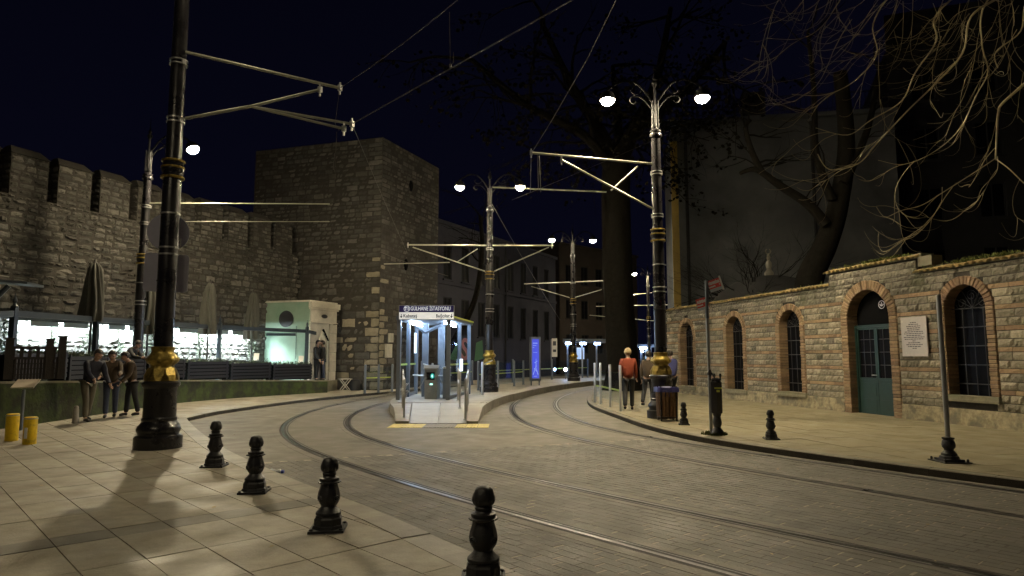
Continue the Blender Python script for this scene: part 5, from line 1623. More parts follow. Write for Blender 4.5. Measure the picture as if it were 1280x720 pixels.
# ivy columns and posts between the niches
gaps = [(us2[0][0]-0.8, us2[0][0]-0.05), (us2[0][1], us2[1][0]), (us2[1][1], us2[2][0]), (us2[2][1], us2[3][0]), (us2[3][1], us2[4][0]), (us2[4][1], us2[5][0]), (us2[6][1], us2[6][1]+0.9)]
gl = ['left of the first bright niche', 'between the first two bright niches', 'right of the second bright niche', 'between the third and fourth bright niches', 'behind the near lamp post', 'beside the parasol right of the lamp post', 'right of the last bright niche']
for (a, b), lab in zip(gaps, gl):
    t = thing('climbing_plant', 'dark green creeper climbing the city wall '+lab, 'plant', CP((a+b)/2, 0.55, 0.05))
    off = wloc(t); mb = MB(); w = max(0.28, (b-a)+0.15); cc = (a+b)/2
    for i in range(int(220*w+120)):
        z = random.uniform(0.5, 2.6); x = cc+random.gauss(0, w*0.17); o_ = random.uniform(0.04, 0.3)
        p = CP(x, z, o_)-off; r = random.uniform(0.03, 0.07)
        tt = Vector((random.gauss(0, 1), random.gauss(0, 1), random.gauss(0, 0.7))).normalized()*r; s_ = tt.cross(Vector((random.gauss(0, 1), random.gauss(0, 1), random.gauss(0, 1)))).normalized()*r*0.6
        mb.quad(p-tt, p-s_, p+tt, p+s_)
    tag(mb.build('foliage', M_ivy, t), kind='stuff')
    mb = MB(); mb.tube([CP(cc, 0.5, 0.08)-off, CP(cc+0.05, 1.5, 0.1)-off, CP(cc-0.05, 2.6, 0.08)-off], [0.04, 0.03, 0.02], 6); mb.build('stem', M_bark, t)
# folded parasols
def parasol(px, ptop_, pbot, Y, lab, group='folded cafe parasols'):
    t = D(px, ptop_, Y); b = D(px, pbot, Y); base_ = Vector((t.x, t.y, 0.55))
    root = thing('parasol', lab, 'parasol', base_, random.uniform(0, 3), group)
    H_ = t.z-0.55; hb = b.z-0.55
    mb = MB(); mb.tube([(0, 0, 0), (0, 0, H_+0.06)], 0.03, 8); mb.lathe([(0.22, 0), (0.22, 0.05), (0.05, 0.09)], n=16); mb.build('pole', M_wood, root, smooth=40)
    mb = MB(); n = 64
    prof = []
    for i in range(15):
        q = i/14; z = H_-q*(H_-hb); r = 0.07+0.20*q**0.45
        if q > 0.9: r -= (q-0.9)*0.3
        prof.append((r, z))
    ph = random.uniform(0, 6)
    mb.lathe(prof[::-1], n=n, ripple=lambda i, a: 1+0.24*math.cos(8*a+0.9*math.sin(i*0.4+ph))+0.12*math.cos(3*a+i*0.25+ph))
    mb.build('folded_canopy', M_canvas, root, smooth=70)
    mb = MB(); mb.lathe([(0.07, H_-0.03), (0.075, H_), (0.03, H_+0.06), (0.012, H_+0.14)], n=10); mb.build('cap', M_wood, root, smooth=40)
parasol(119, 329, 402, 18.6, 'beige folded parasol left of the near lamp post, tallest in the photo')
parasol(189, 340, 418, 21.0, 'beige folded parasol mostly hidden behind the near lamp post')
parasol(263, 354, 418, 24.2, 'beige folded parasol just right of the near lamp post')
parasol(317, 366, 424, 26.8, 'beige folded parasol at the left edge of the mint green kiosk')
# small awning corner at far left
aw = thing('awning', 'blue grey awning corner with a diagonal brace entering at the far left edge', 'awning', D(-20, 372, 13.4))
off = wloc(aw); a, b = D(-60, 344, 13.0), D(34, 352, 13.6); dpt = Vector((-0.5, 1.2, 0.05))
mb = MB(); mb.obox(a-off, b-a, dpt, (0, 0, -0.05)); mb.build('roof', M_pergola, aw)
mb = MB(); mb.tube([D(-8, 376, 13.2)-off, D(11, 357, 13.3)-off], 0.05, 6); mb.tube([D(-8, 480, 13.2)-off, D(-8, 350, 13.2)-off], 0.06, 6); mb.build('brace', M_pergola, aw)
# tables with menus are only hinted by two pale boards
for (x, y, Y, lab) in ((320, 446, 26.2, 'small pale menu board standing left of the mint kiosk'), (376, 449, 28.0, 'small pale menu board in front of the mint kiosk wall')):
    p = D(x, y, Y); t = thing('menu_board', lab, 'menu', Vector((p.x, p.y, 0.55)))
    mb = MB(); mb.obox((-0.10, 0, p.z-0.55-0.14), (0.2, 0, 0), (0, 0.03, 0), (0, 0.05, 0.28)); mb.build('board', M_board, t)
    mb = MB(); mb.tube([(0, 0.04, 0), (0, 0.04, p.z-0.55-0.1)], 0.02, 6); mb.lathe([(0.15, 0), (0.15, 0.03), (0.03, 0.04)], (0, 0.04, 0), n=12); mb.build('stand', M_pergola, t)

# mint kiosk with marble portal ------------------------------------------
KC = Vector((-8.69, 28.5)); Ka = Vector((-0.954, 0.299)).normalized(); Kb = Vector((0.37, 0.93)).normalized()
ki = thing('kiosk', 'mint green kiosk with a pale marble arched doorway on its right side', 'kiosk', (KC.x, KC.y, 0.5))
KH = 3.95
def KP(a, b, z): return Vector((KC.x+Ka.x*a+Kb.x*b, KC.y+Ka.y*a+Kb.y*b, z))
A3, B3 = Ka.to_3d(), Kb.to_3d()
mb = MB(); mb.obox(KP(0.02, 0.02, 0.5), A3*2.65, B3*1.75, (0, 0, KH-0.5)); mb.build('plaster_body', M_mint, ki, world=True)
mb = MB(); mb.obox(KP(-0.05, -0.05, KH), A3*2.78, B3*1.9, (0, 0, 0.07)); mb.build('roof', M_portal, ki, world=True)
# portal on the face turned to the street (normal -Ka)
def pbox(mb, b0, b1, z0, z1, o0, o1): mb.obox(KP(-o0, b0, z0), -A3*(o1-o0), B3*(b1-b0), (0, 0, z1-z0))
z = 0.52
for i, h in enumerate((0.42, 0.42, 0.42, 0.42, 0.42, 0.42)):
    for (b0, b1) in ((0.0, 0.45), (1.35, 1.85)):
        mb = MB(); pbox(mb, b0+0.006, b1-0.006, z+0.006, z+h-0.006, -0.015, 0.05+0.01*(i % 2)); mb.build('portal_block', M_portal, ki, world=True)
    z += h
mb = MB(); pbox(mb, 0.0, 1.85, 3.045, 3.10, -0.015, 0.10); pbox(mb, 0.03, 1.82, 3.102, 3.62, -0.015, 0.05); pbox(mb, -0.04, 1.90, 3.622, 3.70, -0.015, 0.10); pbox(mb, -0.07, 1.93, 3.702, 3.945, -0.015, 0.15)
mb.build('entablature', M_portal, ki, world=True)
mb = MB(); pbox(mb, 0.47, 1.33, 0.52, 3.04, -0.018, 0.0); mb.build('niche_wall', M_portal, ki, world=True)
mb = MB()
AR = [(0.9+0.30*math.cos(PI*i/10), 2.15+0.42*math.sin(PI*i/10)*(1.15 if 3 < i < 7 else 1)) for i in range(11)]
mb.tube([KP(-0.03, b_, z_) for b_, z_ in [(1.2, 0.6)]+AR+[(0.6, 0.6)]], 0.045, 6); mb.build('pointed_arch', M_portal, ki, smooth=40, world=True)
mb = MB(); mb.tube([KP(-0.06, 0.86, 2.78), KP(-0.06, 1.22, 2.30)], 0.05, 5); mb.build('painted_arch_shadow', M_dark, ki, world=True)  # dark tube stands in for the shadow across the arch
mb = MB(); mb.add([KP(-0.056, 0.93+0.22*math.cos(2*PI*i/14), 3.36+0.09*math.sin(2*PI*i/14)) for i in range(14)], [tuple(range(14))]); mb.build('inscription_plate', M_iron, ki, world=True)
mb = MB(); c = KP(1.15, -0.03, 3.22)
P0_ = [c+A3*0.36*math.cos(2*PI*i/28)+Vector((0, 0, 0.36*math.sin(2*PI*i/28))) for i in range(28)]
P1_ = [p-B3*0.03 for p in P0_]; mb.face(P1_); 
for i in range(28): mb.quad(P0_[i], P0_[(i+1) % 28], P1_[(i+1) % 28], P1_[i])
mb.build('round_shield', M_iron, ki, world=True)
mb = MB(); mb.tube([KP(0.62, -0.03, 1.5), KP(0.62, -0.03, 2.9)], 0.012, 5); mb.build('cable_pipe', M_iron, ki, world=True)
mb = MB(); mb.tube([KP(-0.1, 1.52, 3.02), KP(-0.35, 1.52, 3.05), KP(-0.42, 1.52, 2.95)], 0.015, 5); mb.lathe([(0.05, -0.25), (0.09, -0.05), (0.03, 0.02)], tuple(KP(-0.42, 1.52, 2.9)), n=6); mb.build('lantern', M_iron, ki, world=True)
# soft light on the kiosk comes from a strip under the pergola beam end
t = thing('fluorescent_light', 'greenish strip light behind the pergola beam at the mint kiosk', 'light', D(352, 418, 27.2), group='cafe strip lights')
m2 = MB(); m2.tube([(-0.5, -0.14, -0.0), (0.5, 0.16, -0.0)], 0.03, 8); m2.build('tube', emit('mint_tube_glow', (0.75, 1.0, 0.85), 2.0), t, smooth=50)
m2 = MB(); m2.obox((-0.55, -0.22, 0.035), (1.1, 0.3, 0), (0.02, -0.06, 0), (0, 0, 0.03)); m2.obox((-0.55, -0.22, -0.06), (1.1, 0.3, 0), (0.005, -0.018, 0), (0, 0, 0.09)); m2.build('housing', M_pergola, t)

# folding stool, bag and fence posts at the end of the garden wall
b_ = G(431, 488.5, PZ); fs = thing('folding_stool', 'small white folding stool at the end of the mossy wall', 'stool', b_, 0.5)
mb = MB()
for s_ in (-0.2, 0.2):
    mb.tube([(-0.2, s_, 0), (0.2, s_, 0.5)], 0.02, 6); mb.tube([(0.2, s_, 0), (-0.2, s_, 0.5)], 0.02, 6)
mb.build('leg_frame', M_portal, fs, smooth=40); mb = MB(); mb.obox((-0.26, -0.24, 0.5), (0.52, 0, 0), (0, 0.48, 0), (0, 0, 0.03)); mb.build('seat', M_portal, fs)
b_ = G(444, 488, PZ); bg_ = thing('bag', 'black bag standing on the ground right of the white folding stool', 'bag', b_)
mb = MB(); mb.lathe([(0.24, 0), (0.27, 0.1), (0.26, 0.35), (0.20, 0.46), (0.08, 0.5)], n=14, ripple=lambda i, a: 1+0.08*math.sin(3*a+i)); mb.build('body', M_cblack, bg_, smooth=60)
mb = MB(); mb.tube([(-0.1, 0, 0.47), (-0.07, 0, 0.58), (0.07, 0, 0.58), (0.1, 0, 0.47)], 0.015, 6); mb.build('handle', M_cblack, bg_)
def glass_fence(lab, pts, hgt, gname):
    root = thing('glass_fence', lab, 'fence', pts[0], group=gname)
    off = Vector(pts[0])
    for p in pts:
        q = Vector(p)-off; m2 = MB(); m2.lathe([(0.07, 0), (0.07, 0.03), (0.05, 0.035), (0.05, hgt), (0.02, hgt+0.02)], tuple(q), n=10); m2.build('post', M_booth, root, smooth=35)
    for a, b in zip(pts[:-1], pts[1:]):
        p, q = Vector(a)-off, Vector(b)-off; d = q-p; u_ = d.normalized(); nn = Vector((-u_.y, u_.x, 0)).normalized()
        m2 = MB(); m2.obox(p+u_*0.07+Vector((0, 0, 0.15)), u_*(d.length-0.14), nn*0.012, (0, 0, hgt-0.25)); pn = m2.build('glass_pane', M_glass, root)
        m2 = MB(); m2.obox(p+u_*0.07+Vector((0, 0, hgt*0.52))+nn*0.013, u_*(d.length-0.14), nn*0.002, (0, 0, 0.05)); m2.build('yellow_strip', M_strip, pn)
glass_fence('glass fence with blue grey posts between the stool and the station booth', [G(456, 492, PZ), G(473, 491, PZ), G(490, 490, PZ)], 1.15, 'glass fences of the tram stop')
sb = thing('wall_box', 'small pale utility box on the tower beside its corner', 'box', (0, 0, 0)); p = D(480, 440, 30.6); n2 = Vector((Tb.y, -Tb.x, 0)); sb.location = Vector((TC.x, TC.y, 0))+Tb.to_3d()*0.42+n2*0.05+Vector((0, 0, 1.55))
mb = MB(); mb.obox((0, 0, 0), Tb.to_3d()*0.45, n2*0.12, (0, 0, 0.62)); mb.obox(Tb.to_3d()*0.25+Vector((0, 0, 0.70)), Tb.to_3d()*0.35, n2*0.08, (0, 0, 0.42)); mb.build('case', M_portal, sb)
sb = None

# ================================================================== STATION BOOTH
bo = thing('station_booth', 'steel and glass tram station entrance booth with a navy and white name sign', 'station booth', (-2.7, 20.9, PH))
yF, yB = 20.75, 24.1
xl, xr = -3.52, -1.98
xlB, xrB = -3.45, -1.55
zt = D(530, 400, yF).z
def bpart(name, m, fn, parent=None, sm=None):
    mb = MB(); fn(mb); return mb.build(name, m, parent or bo, smooth=sm, world=True)
for (x, y) in ((xl, yF), (xr, yF), (xlB, yB), (xrB, yB), ((xl+xlB)/2, (yF+yB)/2), ((xr+xrB)/2, (yF+yB)/2)):
    bpart('post', M_booth, lambda m: m.obox((x-0.06, y-0.06, PH), (0.12, 0, 0), (0, 0.12, 0), (0, 0, zt-PH)))
# inner glazed walls set along the gate passage
for (x0, y0, x1, y1) in ((xl, yF, (xl+xlB)/2, (yF+yB)/2), ((xl+xlB)/2, (yF+yB)/2, xlB, yB), (xr, yF, (xr+xrB)/2, (yF+yB)/2), ((xr+xrB)/2, (yF+yB)/2, xrB, yB)):
    d = Vector((x1-x0, y1-y0, 0)); u_ = d.normalized(); nn = Vector((-u_.y, u_.x, 0))
    pn = bpart('glass_pane', M_glass, lambda m: m.obox(Vector((x0, y0, PH+0.12))+u_*0.07, u_*(d.length-0.14), nn*0.012, (0, 0, zt-PH-0.3)))
    off = wloc(pn); m2 = MB(); m2.obox(Vector((x0, y0, PH+1.05))+u_*0.07+nn*0.013-off, u_*(d.length-0.14), nn*0.002, (0, 0, 0.06)); m2.build('yellow_strip', M_strip, pn)
    bpart('bottom_rail', M_booth, lambda m: m.obox(Vector((x0, y0, PH+0.02))+u_*0.07, u_*(d.length-0.14), nn*0.05, (0, 0, 0.09)))
bpart('roof', M_booth, lambda m: (m.prism([(xl-0.09, yF-0.1), (xr+0.09, yF-0.1), (xrB+0.12, yB+0.1), (xlB-0.12, yB+0.1)], zt, zt+0.13)))
bpart('roof_trim', M_strip, lambda m: m.obox((xr+0.095, yF-0.1, zt+0.085), (xrB-xr+0.03, yB-yF+0.2, 0), (0.03, 0, 0), (0, 0, 0.05)))
for (x0, y0) in ((-3.25, 21.4), (-2.15, 21.4)):
    x = x0
    bpart('light_tube', E_booth, lambda m: m.tube([(x0, 21.3, zt-0.06), (x0+0.12, 23.7, zt-0.06)], 0.035, 8), sm=50)
# inner column and slanted frame beams, as seen through the gate
bpart('column', M_booth, lambda m: m.obox((-3.02, 22.4, PH), (0.2, 0, 0), (0, 0.16, 0), (0, 0, zt-PH-0.002)))
bpart('column', M_booth, lambda m: m.obox((-2.62, 23.6, PH), (0.24, 0, 0), (0, 0.16, 0), (0, 0, zt-PH-0.002)))
bpart('beam', M_booth, lambda m: (m.tube([(-2.92, 22.4, zt-0.32), (-2.35, 22.4, zt-0.05)], 0.06, 4), m.tube([(-2.92, 22.4, zt-0.32), (-3.3, 22.4, zt-0.05)], 0.06, 4)))
# sign
sz0, sz1 = D(530, 399.5, yF-0.16).z, D(530, 381.5, yF-0.16).z
sx0, sx1 = D(498.5, 390, yF-0.16).x, D(567.5, 390, yF-0.16).x
zm_ = sz0+(sz1-sz0)*0.51
sgn_ = bpart('sign_case', M_galv, lambda m: m.obox((sx0, yF-0.155, sz0), (sx1-sx0, 0, 0), (0, 0.09, 0), (0, 0, sz1-sz0)))
off = wloc(sgn_)
m2 = MB(); m2.obox(Vector((sx0+0.012, yF-0.1595, zm_))-off, (sx1-sx0-0.024, 0, 0), (0, 0.004, 0), (0, 0, sz1-zm_-0.012)); m2.build('navy_panel', M_navy, sgn_)
M_wlit = emit('white_panel_glow', (0.92, 0.96, 1.0), 0.45); M_wlit.node_tree.nodes['Principled BSDF'].inputs['Base Color'].default_value = (0.75, 0.75, 0.74, 1)
m2 = MB(); m2.obox(Vector((sx0+0.012, yF-0.1595, sz0+0.012))-off, (sx1-sx0-0.024, 0, 0), (0, 0.004, 0), (0, 0, zm_-sz0-0.014)); m2.build('white_panel', M_wlit, sgn_)
r_0, u_0, n_0 = Vector((1, 0, 0)), Vector((0, 0, 1)), Vector((0, -1, 0))
yS = yF-0.162
zc1 = (zm_+sz1)/2; zc0 = (sz0+zm_)/2; Wg = sx1-sx0; xc = (sx0+sx1)/2
E_txt = emit('white_letter_glow', (0.9, 0.93, 1.0), 0.85)
def fit(o, w):
    xs = [v.co.x for v in o.data.vertices]; b_ = max(xs)-min(xs)
    o.data.transform(Matrix.Diagonal((w/b_, 1, 1, 1)))
fit(text('lettering', 'GÜLHANE İSTASYONU', 0.175, E_txt, sgn_, (xc+Wg*0.075, yS, zc1), r_0, u_0, n_0), Wg*0.72)
text('lettering', 'T1', 0.13, E_txt, sgn_, (sx0+Wg*0.145, yS, zc1), r_0, u_0, n_0, bold=0.003)
m2 = MB(); c = Vector((sx0+Wg*0.145, yS, zc1))-off; m2.tube([c+Vector((0.088*math.cos(2*PI*i/20), 0, 0.088*math.sin(2*PI*i/20))) for i in range(21)], 0.007, 5); m2.build('line_circle', E_txt, sgn_)
fit(text('lettering', 'Kabataş', 0.155, M_ink, sgn_, (sx0+Wg*0.21, yS, zc0), r_0, u_0, n_0, bold=0.002), Wg*0.25)
fit(text('lettering', 'Bağcılar', 0.155, M_ink, sgn_, (sx0+Wg*0.795, yS, zc0), r_0, u_0, n_0, bold=0.002), Wg*0.25)
for xx in (sx0+Wg*0.045, sx1-Wg*0.045):
    m2 = MB(); c = Vector((xx, yS, zc0))-off
    m2.obox(c+Vector((-0.012, 0, -0.02)), (0.024, 0, 0), (0, 0.002, 0), (0, 0, 0.09)); m2.face([c+Vector((-0.045, 0, -0.01)), c+Vector((0, 0, -0.07)), c+Vector((0.045, 0, -0.01))]); m2.build('arrow', M_ink, sgn_)
# lit panels inside the booth
bpart('lit_panel', emit('panel_glow', (0.7, 0.85, 1.0), 1.6), lambda m: m.obox((-3.36, 22.9, PH+1.45), (0.02, 0.3, 0), (0.02, 0, 0), (0, 0, 0.7)))
bpart('lit_panel', emit('glass_reflection_glow', (0.7, 0.85, 1.0), 3.0), lambda m: m.obox((-1.74, 22.3, PH+0.85), (0.03, 0.5, 0), (0.03, 0, 0), (0, 0, 0.4)))  # glowing panel stands in for the bright reflection in the right glass
# turnstile
tn = thing('turnstile', 'grey fare turnstile with a small green display standing inside the station booth', 'turnstile', D(539, 497, 21.3)*1.0)
tn.location = Vector((D(539, 480, 21.3).x, 21.3, PH))
mb = MB(); mb.obox((-0.20, -0.12, 0), (0.40, 0, 0), (0, 0.9, 0), (0, 0, 0.93)); mb.build('cabinet', M_galv, tn)
mb = MB(); mb.obox((-0.23, -0.15, 0.932), (0.46, 0, 0), (0, 0.96, 0), (0, 0, 0.03)); mb.obox((-0.23, -0.15, 0.962), (0.46, 0, 0), (0, 0.3, 0), (0, 0.05, 0.10)); mb.build('top', M_steel, tn)
mb = MB(); mb.obox((-0.14, -0.128, 0.60), (0.26, 0, 0), (0, 0.006, 0), (0, 0, 0.24)); mb.build('reader', M_black, tn)
mb = MB(); mb.add([(0.05+0.065*math.cos(2*PI*i/16), -0.131, 0.72+0.085*math.sin(2*PI*i/16)) for i in range(16)], [tuple(range(16))]); mb.build('display', emit('reader_ring', (0.02, 0.35, 0.30), 1.0), tn)
mb = MB(); mb.add([(0.045+0.022*math.cos(2*PI*i/10), -0.133, 0.72+0.045*math.sin(2*PI*i/10)) for i in range(10)], [tuple(range(10))]); mb.obox((-0.03, -0.131, 0.44), (0.09, 0, 0), (0, 0.005, 0), (0, 0, 0.045)); mb.build('indicator', emit('reader_led', (0.5, 1.0, 0.85), 2.0), tn)
for s_ in (-1, 1):
    mb = MB(); mb.tube([(0.2*s_, 0.2, 0.72), (0.62*s_, 0.2, 0.74)], 0.022, 8); mb.tube([(0.2*s_, 0.2, 0.68), (0.42*s_, 0.45, 0.35)], 0.02, 8); mb.build('arm', M_steel, tn, smooth=40)
mb = MB(); mb.tube([(0.0, 0.3, 0.96), (0.0, 0.3, 1.12)], 0.03, 8); mb.tube([(-0.30, 0.3, 1.10), (0.0, 0.3, 0.98)], 0.025, 8); mb.build('pole', M_steel, tn)
tn2 = thing('validator', 'slim grey ticket validator at the right side of the booth passage', 'ticket machine', Vector((-2.12, 21.5, PH)))
mb = MB(); mb.obox((-0.09, -0.08, 0), (0.18, 0, 0), (0, 0.7, 0), (0, 0, 0.95)); mb.build('cabinet', M_booth, tn2); mb = MB(); mb.obox((-0.10, -0.1, 0.952), (0.2, 0, 0), (0, 0.74, 0), (0, 0.0, 0.05)); mb.build('top', M_steel, tn2)
# ramp railings
def railing(lab, pairs):
    base_ = Vector((pairs[0][0], pairs[0][1], rampz(pairs[0][1]))); root = thing('handrail', lab, 'railing', base_, group='steel handrails of the ramp')
    for (x, y) in pairs:
        z = rampz(y)+0.01 if y < top else PH
        m2 = MB(); q = Vector((x, y, z))-base_; m2.lathe([(0.055, 0), (0.055, 0.02), (0.026, 0.03), (0.026, 0.98), (0.02, 1.0)], tuple(q), n=10); m2.build('post', M_steel, root, smooth=35)
    for h_ in (0.95, 0.62):
        m2 = MB(); m2.tube([Vector((x, y, rampz(y)+h_))-base_ for x, y in pairs], 0.024, 8); m2.build('rail', M_steel, root, smooth=40)
railing('steel handrail on the left side of the ramp', [(-2.62, 16.35), (-2.86, 17.6), (-3.08, 18.9)])
railing('steel handrail on the right side of the ramp', [(-1.13, 16.35), (-1.18, 17.6), (-1.24, 18.9)])
railing('short inner steel handrail close to the right booth post', [(-1.42, 18.3), (-1.62, 20.2)])
# padlocked chain bundle on the left handrail
ch = thing('chain', 'bundle of steel chain hung on the left ramp handrail', 'chain', (-2.60, 16.33, 0.9))
mb = MB(); rr = random.Random(9)
for i in range(22):
    c = Vector((rr.uniform(-0.07, 0.08), -0.04+rr.uniform(-0.03, 0.03), rr.uniform(-0.35, 0.12))); t_ = Vector((rr.gauss(0, 1), rr.gauss(0, 1), rr.gauss(0, 1))).normalized(); s_ = t_.orthogonal().normalized()
    mb.tube([c+t_*0.035*math.cos(2*PI*k/8)+s_*0.02*math.sin(2*PI*k/8) for k in range(9)], 0.007, 4)
mb.build('links', M_steel, ch, smooth=50)
# platform posts right of the booth and glass fences further on
glass_fence('glass fence at the near right edge of the platform behind the platform lamp post', [Vector((-1.35, 26.8, PH)), Vector((-0.6, 28.6, PH)), Vector((0.1, 30.6, PH)), Vector((0.55, 32.4, PH))], 1.15, 'glass fences of the tram stop')
glass_fence('long glass fence along the back of the far platform beyond the advertising panel', [Vector((p.x-0.4+0.55, p.y, PH)) for p in offset(PLe, -0.5) if 33 < p.y < 46][::10], 1.2, 'glass fences of the tram stop')
glass_fence('glass fence left of the platform lamp post seen through the booth', [Vector((-3.5, 26.0, PH)), Vector((-2.9, 28.6, PH)), Vector((-1.9, 32.0, PH))], 1.15, 'glass fences of the tram stop')
t = thing('steel_post', 'single slim steel post on the platform edge right of the booth', 'post', Vector((-1.05, 23.6, PH)))
mb = MB(); mb.lathe([(0.06, 0), (0.06, 0.03), (0.045, 0.035), (0.045, 1.12), (0.03, 1.15)], n=10); mb.tube([(0, 0, 1.05), (0.35, 0.3, 1.2)], 0.02, 6); mb.build('shaft', M_steel, t, smooth=40)
# advertising panel
ad = thing('advertising_panel', 'blue lit advertising panel standing on the platform', 'advertising panel', Vector((D(669, 470, 31.5).x, 31.5, PH)), R(18))
hA = D(669, 421, 31.5).z-PH
mb = MB(); mb.obox((-0.26, -0.06, 0.22), (0.52, 0, 0), (0, 0.14, 0), (0, 0, hA-0.22))
for s_ in (-0.22, 0.18): mb.obox((s_, -0.03, 0), (0.05, 0, 0), (0, 0.08, 0), (0, 0, 0.22))
mb.build('frame', M_booth, ad)
mb = MB(); mb.obox((-0.17, -0.064, 0.34), (0.34, 0, 0), (0, 0.006, 0), (0, 0, hA-0.45)); mb.build('poster', E_screen, ad)
mb = MB(); rr = random.Random(2)
for (x, z, w, h_) in ((-0.13, hA-0.33, 0.22, 0.05), (-0.13, hA-0.43, 0.17, 0.03), (-0.15, hA-0.52, 0.09, 0.025), (-0.12, hA-0.75, 0.20, 0.02), (-0.1, 0.42, 0.16, 0.02)):
    mb.obox((x, -0.067, z), (w, 0, 0), (0, 0.002, 0), (0, 0, h_))
for (a, b) in (((-0.13, 0.5), (0.0, 0.85)), ((0.12, 0.5), (-0.0, 0.88)), ((-0.07, 0.8), (0.08, 0.62)), ((0.02, 0.85), (0.02, 1.25)), ((-0.05, 1.05), (0.1, 1.15))):
    d = Vector((b[0]-a[0], 0, b[1]-a[1])); s_ = Vector((-d.z, 0, d.x)).normalized()*0.022; a3 = Vector((a[0], -0.068, a[1])); mb.quad(a3-s_, a3+d-s_*0.4, a3+d+s_*0.4, a3+s_)
mb.build('poster_print', E_screen2, ad)
# far station shelters
def shelter(x0, x1, y, Y, lab, n=3):
    a, b = D(x0, y, Y), D(x1, y, Y); root = thing('station_shelter', lab, 'station shelter', Vector(((a.x+b.x)/2, Y, PH)), 0)
    off = wloc(root); zt_ = a.z
    m2 = MB(); m2.obox(Vector((a.x, Y-1.0, zt_))-off, (b.x-a.x, 0.9, 0), (0.3, 2.6, 0), (0, 0, 0.22)); m2.build('roof', M_booth, root)
    for k in range(n):
        x = a.x+(b.x-a.x)*(k+0.3)/n
        m2 = MB(); m2.obox(Vector((x, Y-0.6+k*0.2, PH))-off, (0.1, 0, 0), (0, 0.1, 0), (0, 0, zt_-PH)); m2.build('post', M_booth, root)
        m2 = MB(); m2.obox(Vector((x+0.14, Y-0.55+k*0.2, PH+0.1))-off, ((b.x-a.x)/n-0.2, 0.12, 0), (0, 0.012, 0), (0, 0, zt_-PH-0.5)); m2.build('glass_pane', M_glass, root)
        m2 = MB(); m2.obox(Vector((x-0.1, Y-0.95+k*0.3, zt_-0.14))-off, ((b.x-a.x)/n*0.42, 0.12, 0), (0.02, 0.22, 0), (0, 0, 0.12)); m2.build('light_box', E_far, root)
    m2 = MB(); m2.obox(Vector((a.x+(b.x-a.x)*0.35, Y+0.2, PH+1.2))-off, (0.5, 0.1, 0), (0, 0.05, 0), (0, 0, 0.75)); m2.build('notice', emit('notice_glow', (0.6, 0.75, 1.0), 0.9), root)
shelter(702, 757, 428, 43.5, 'lit blue white tram shelter on the far platform left of the big trunk', 3)
shelter(792, 835, 434, 53, 'far lit tram shelter between the big trunk and the post by the bin', 2)
for (x, y, Y, lab) in ((707, 462, 40.5, 'low white ground lamp on the far platform near the lamp post foot'), (803, 439, 52, 'tiny white lamp below the far shelter roof right of the big trunk')):
    p = D(x, y, Y); t = thing('platform_lamp', lab, 'lamp', p); mb = MB(); mb.ball((0, 0, 0), 0.10, 10, 7); mb.build('globe', E_far, t, smooth=60); mb = MB(); mb.tube([(0, 0, -0.1), (0, 0, -max(0.15, p.z-PH))], 0.03, 6); mb.build('stem', M_booth, t)
# ghost fence signs on the platform beyond the trunk
gp_ = D(693, 436, 42); t = thing('wall_banner', 'tall pale banner with dark print hanging beyond the advertising panel', 'banner', Vector((gp_.x, 42.0, PH)))
mb = MB(); mb.obox((-0.16, 0, D(693, 446, 42).z-PH), (0.34, 0, 0), (0, 0.03, 0), (0, 0, 1.15)); mb.build('cloth', M_portal, t)
mb = MB(); mb.obox((-0.09, -0.006, D(693, 440, 42).z-PH), (0.2, 0, 0), (0, 0.004, 0), (0, 0, 0.16)); mb.obox((-0.09, -0.006, D(693, 432, 42).z-PH), (0.2, 0, 0), (0, 0.004, 0), (0, 0, 0.28)); mb.build('print', M_ink, t)
mb = MB(); mb.tube([(-0.2, 0.03, 0), (-0.2, 0.03, D(693, 424, 42).z-PH)], 0.03, 6); mb.build('pole', M_booth, t)

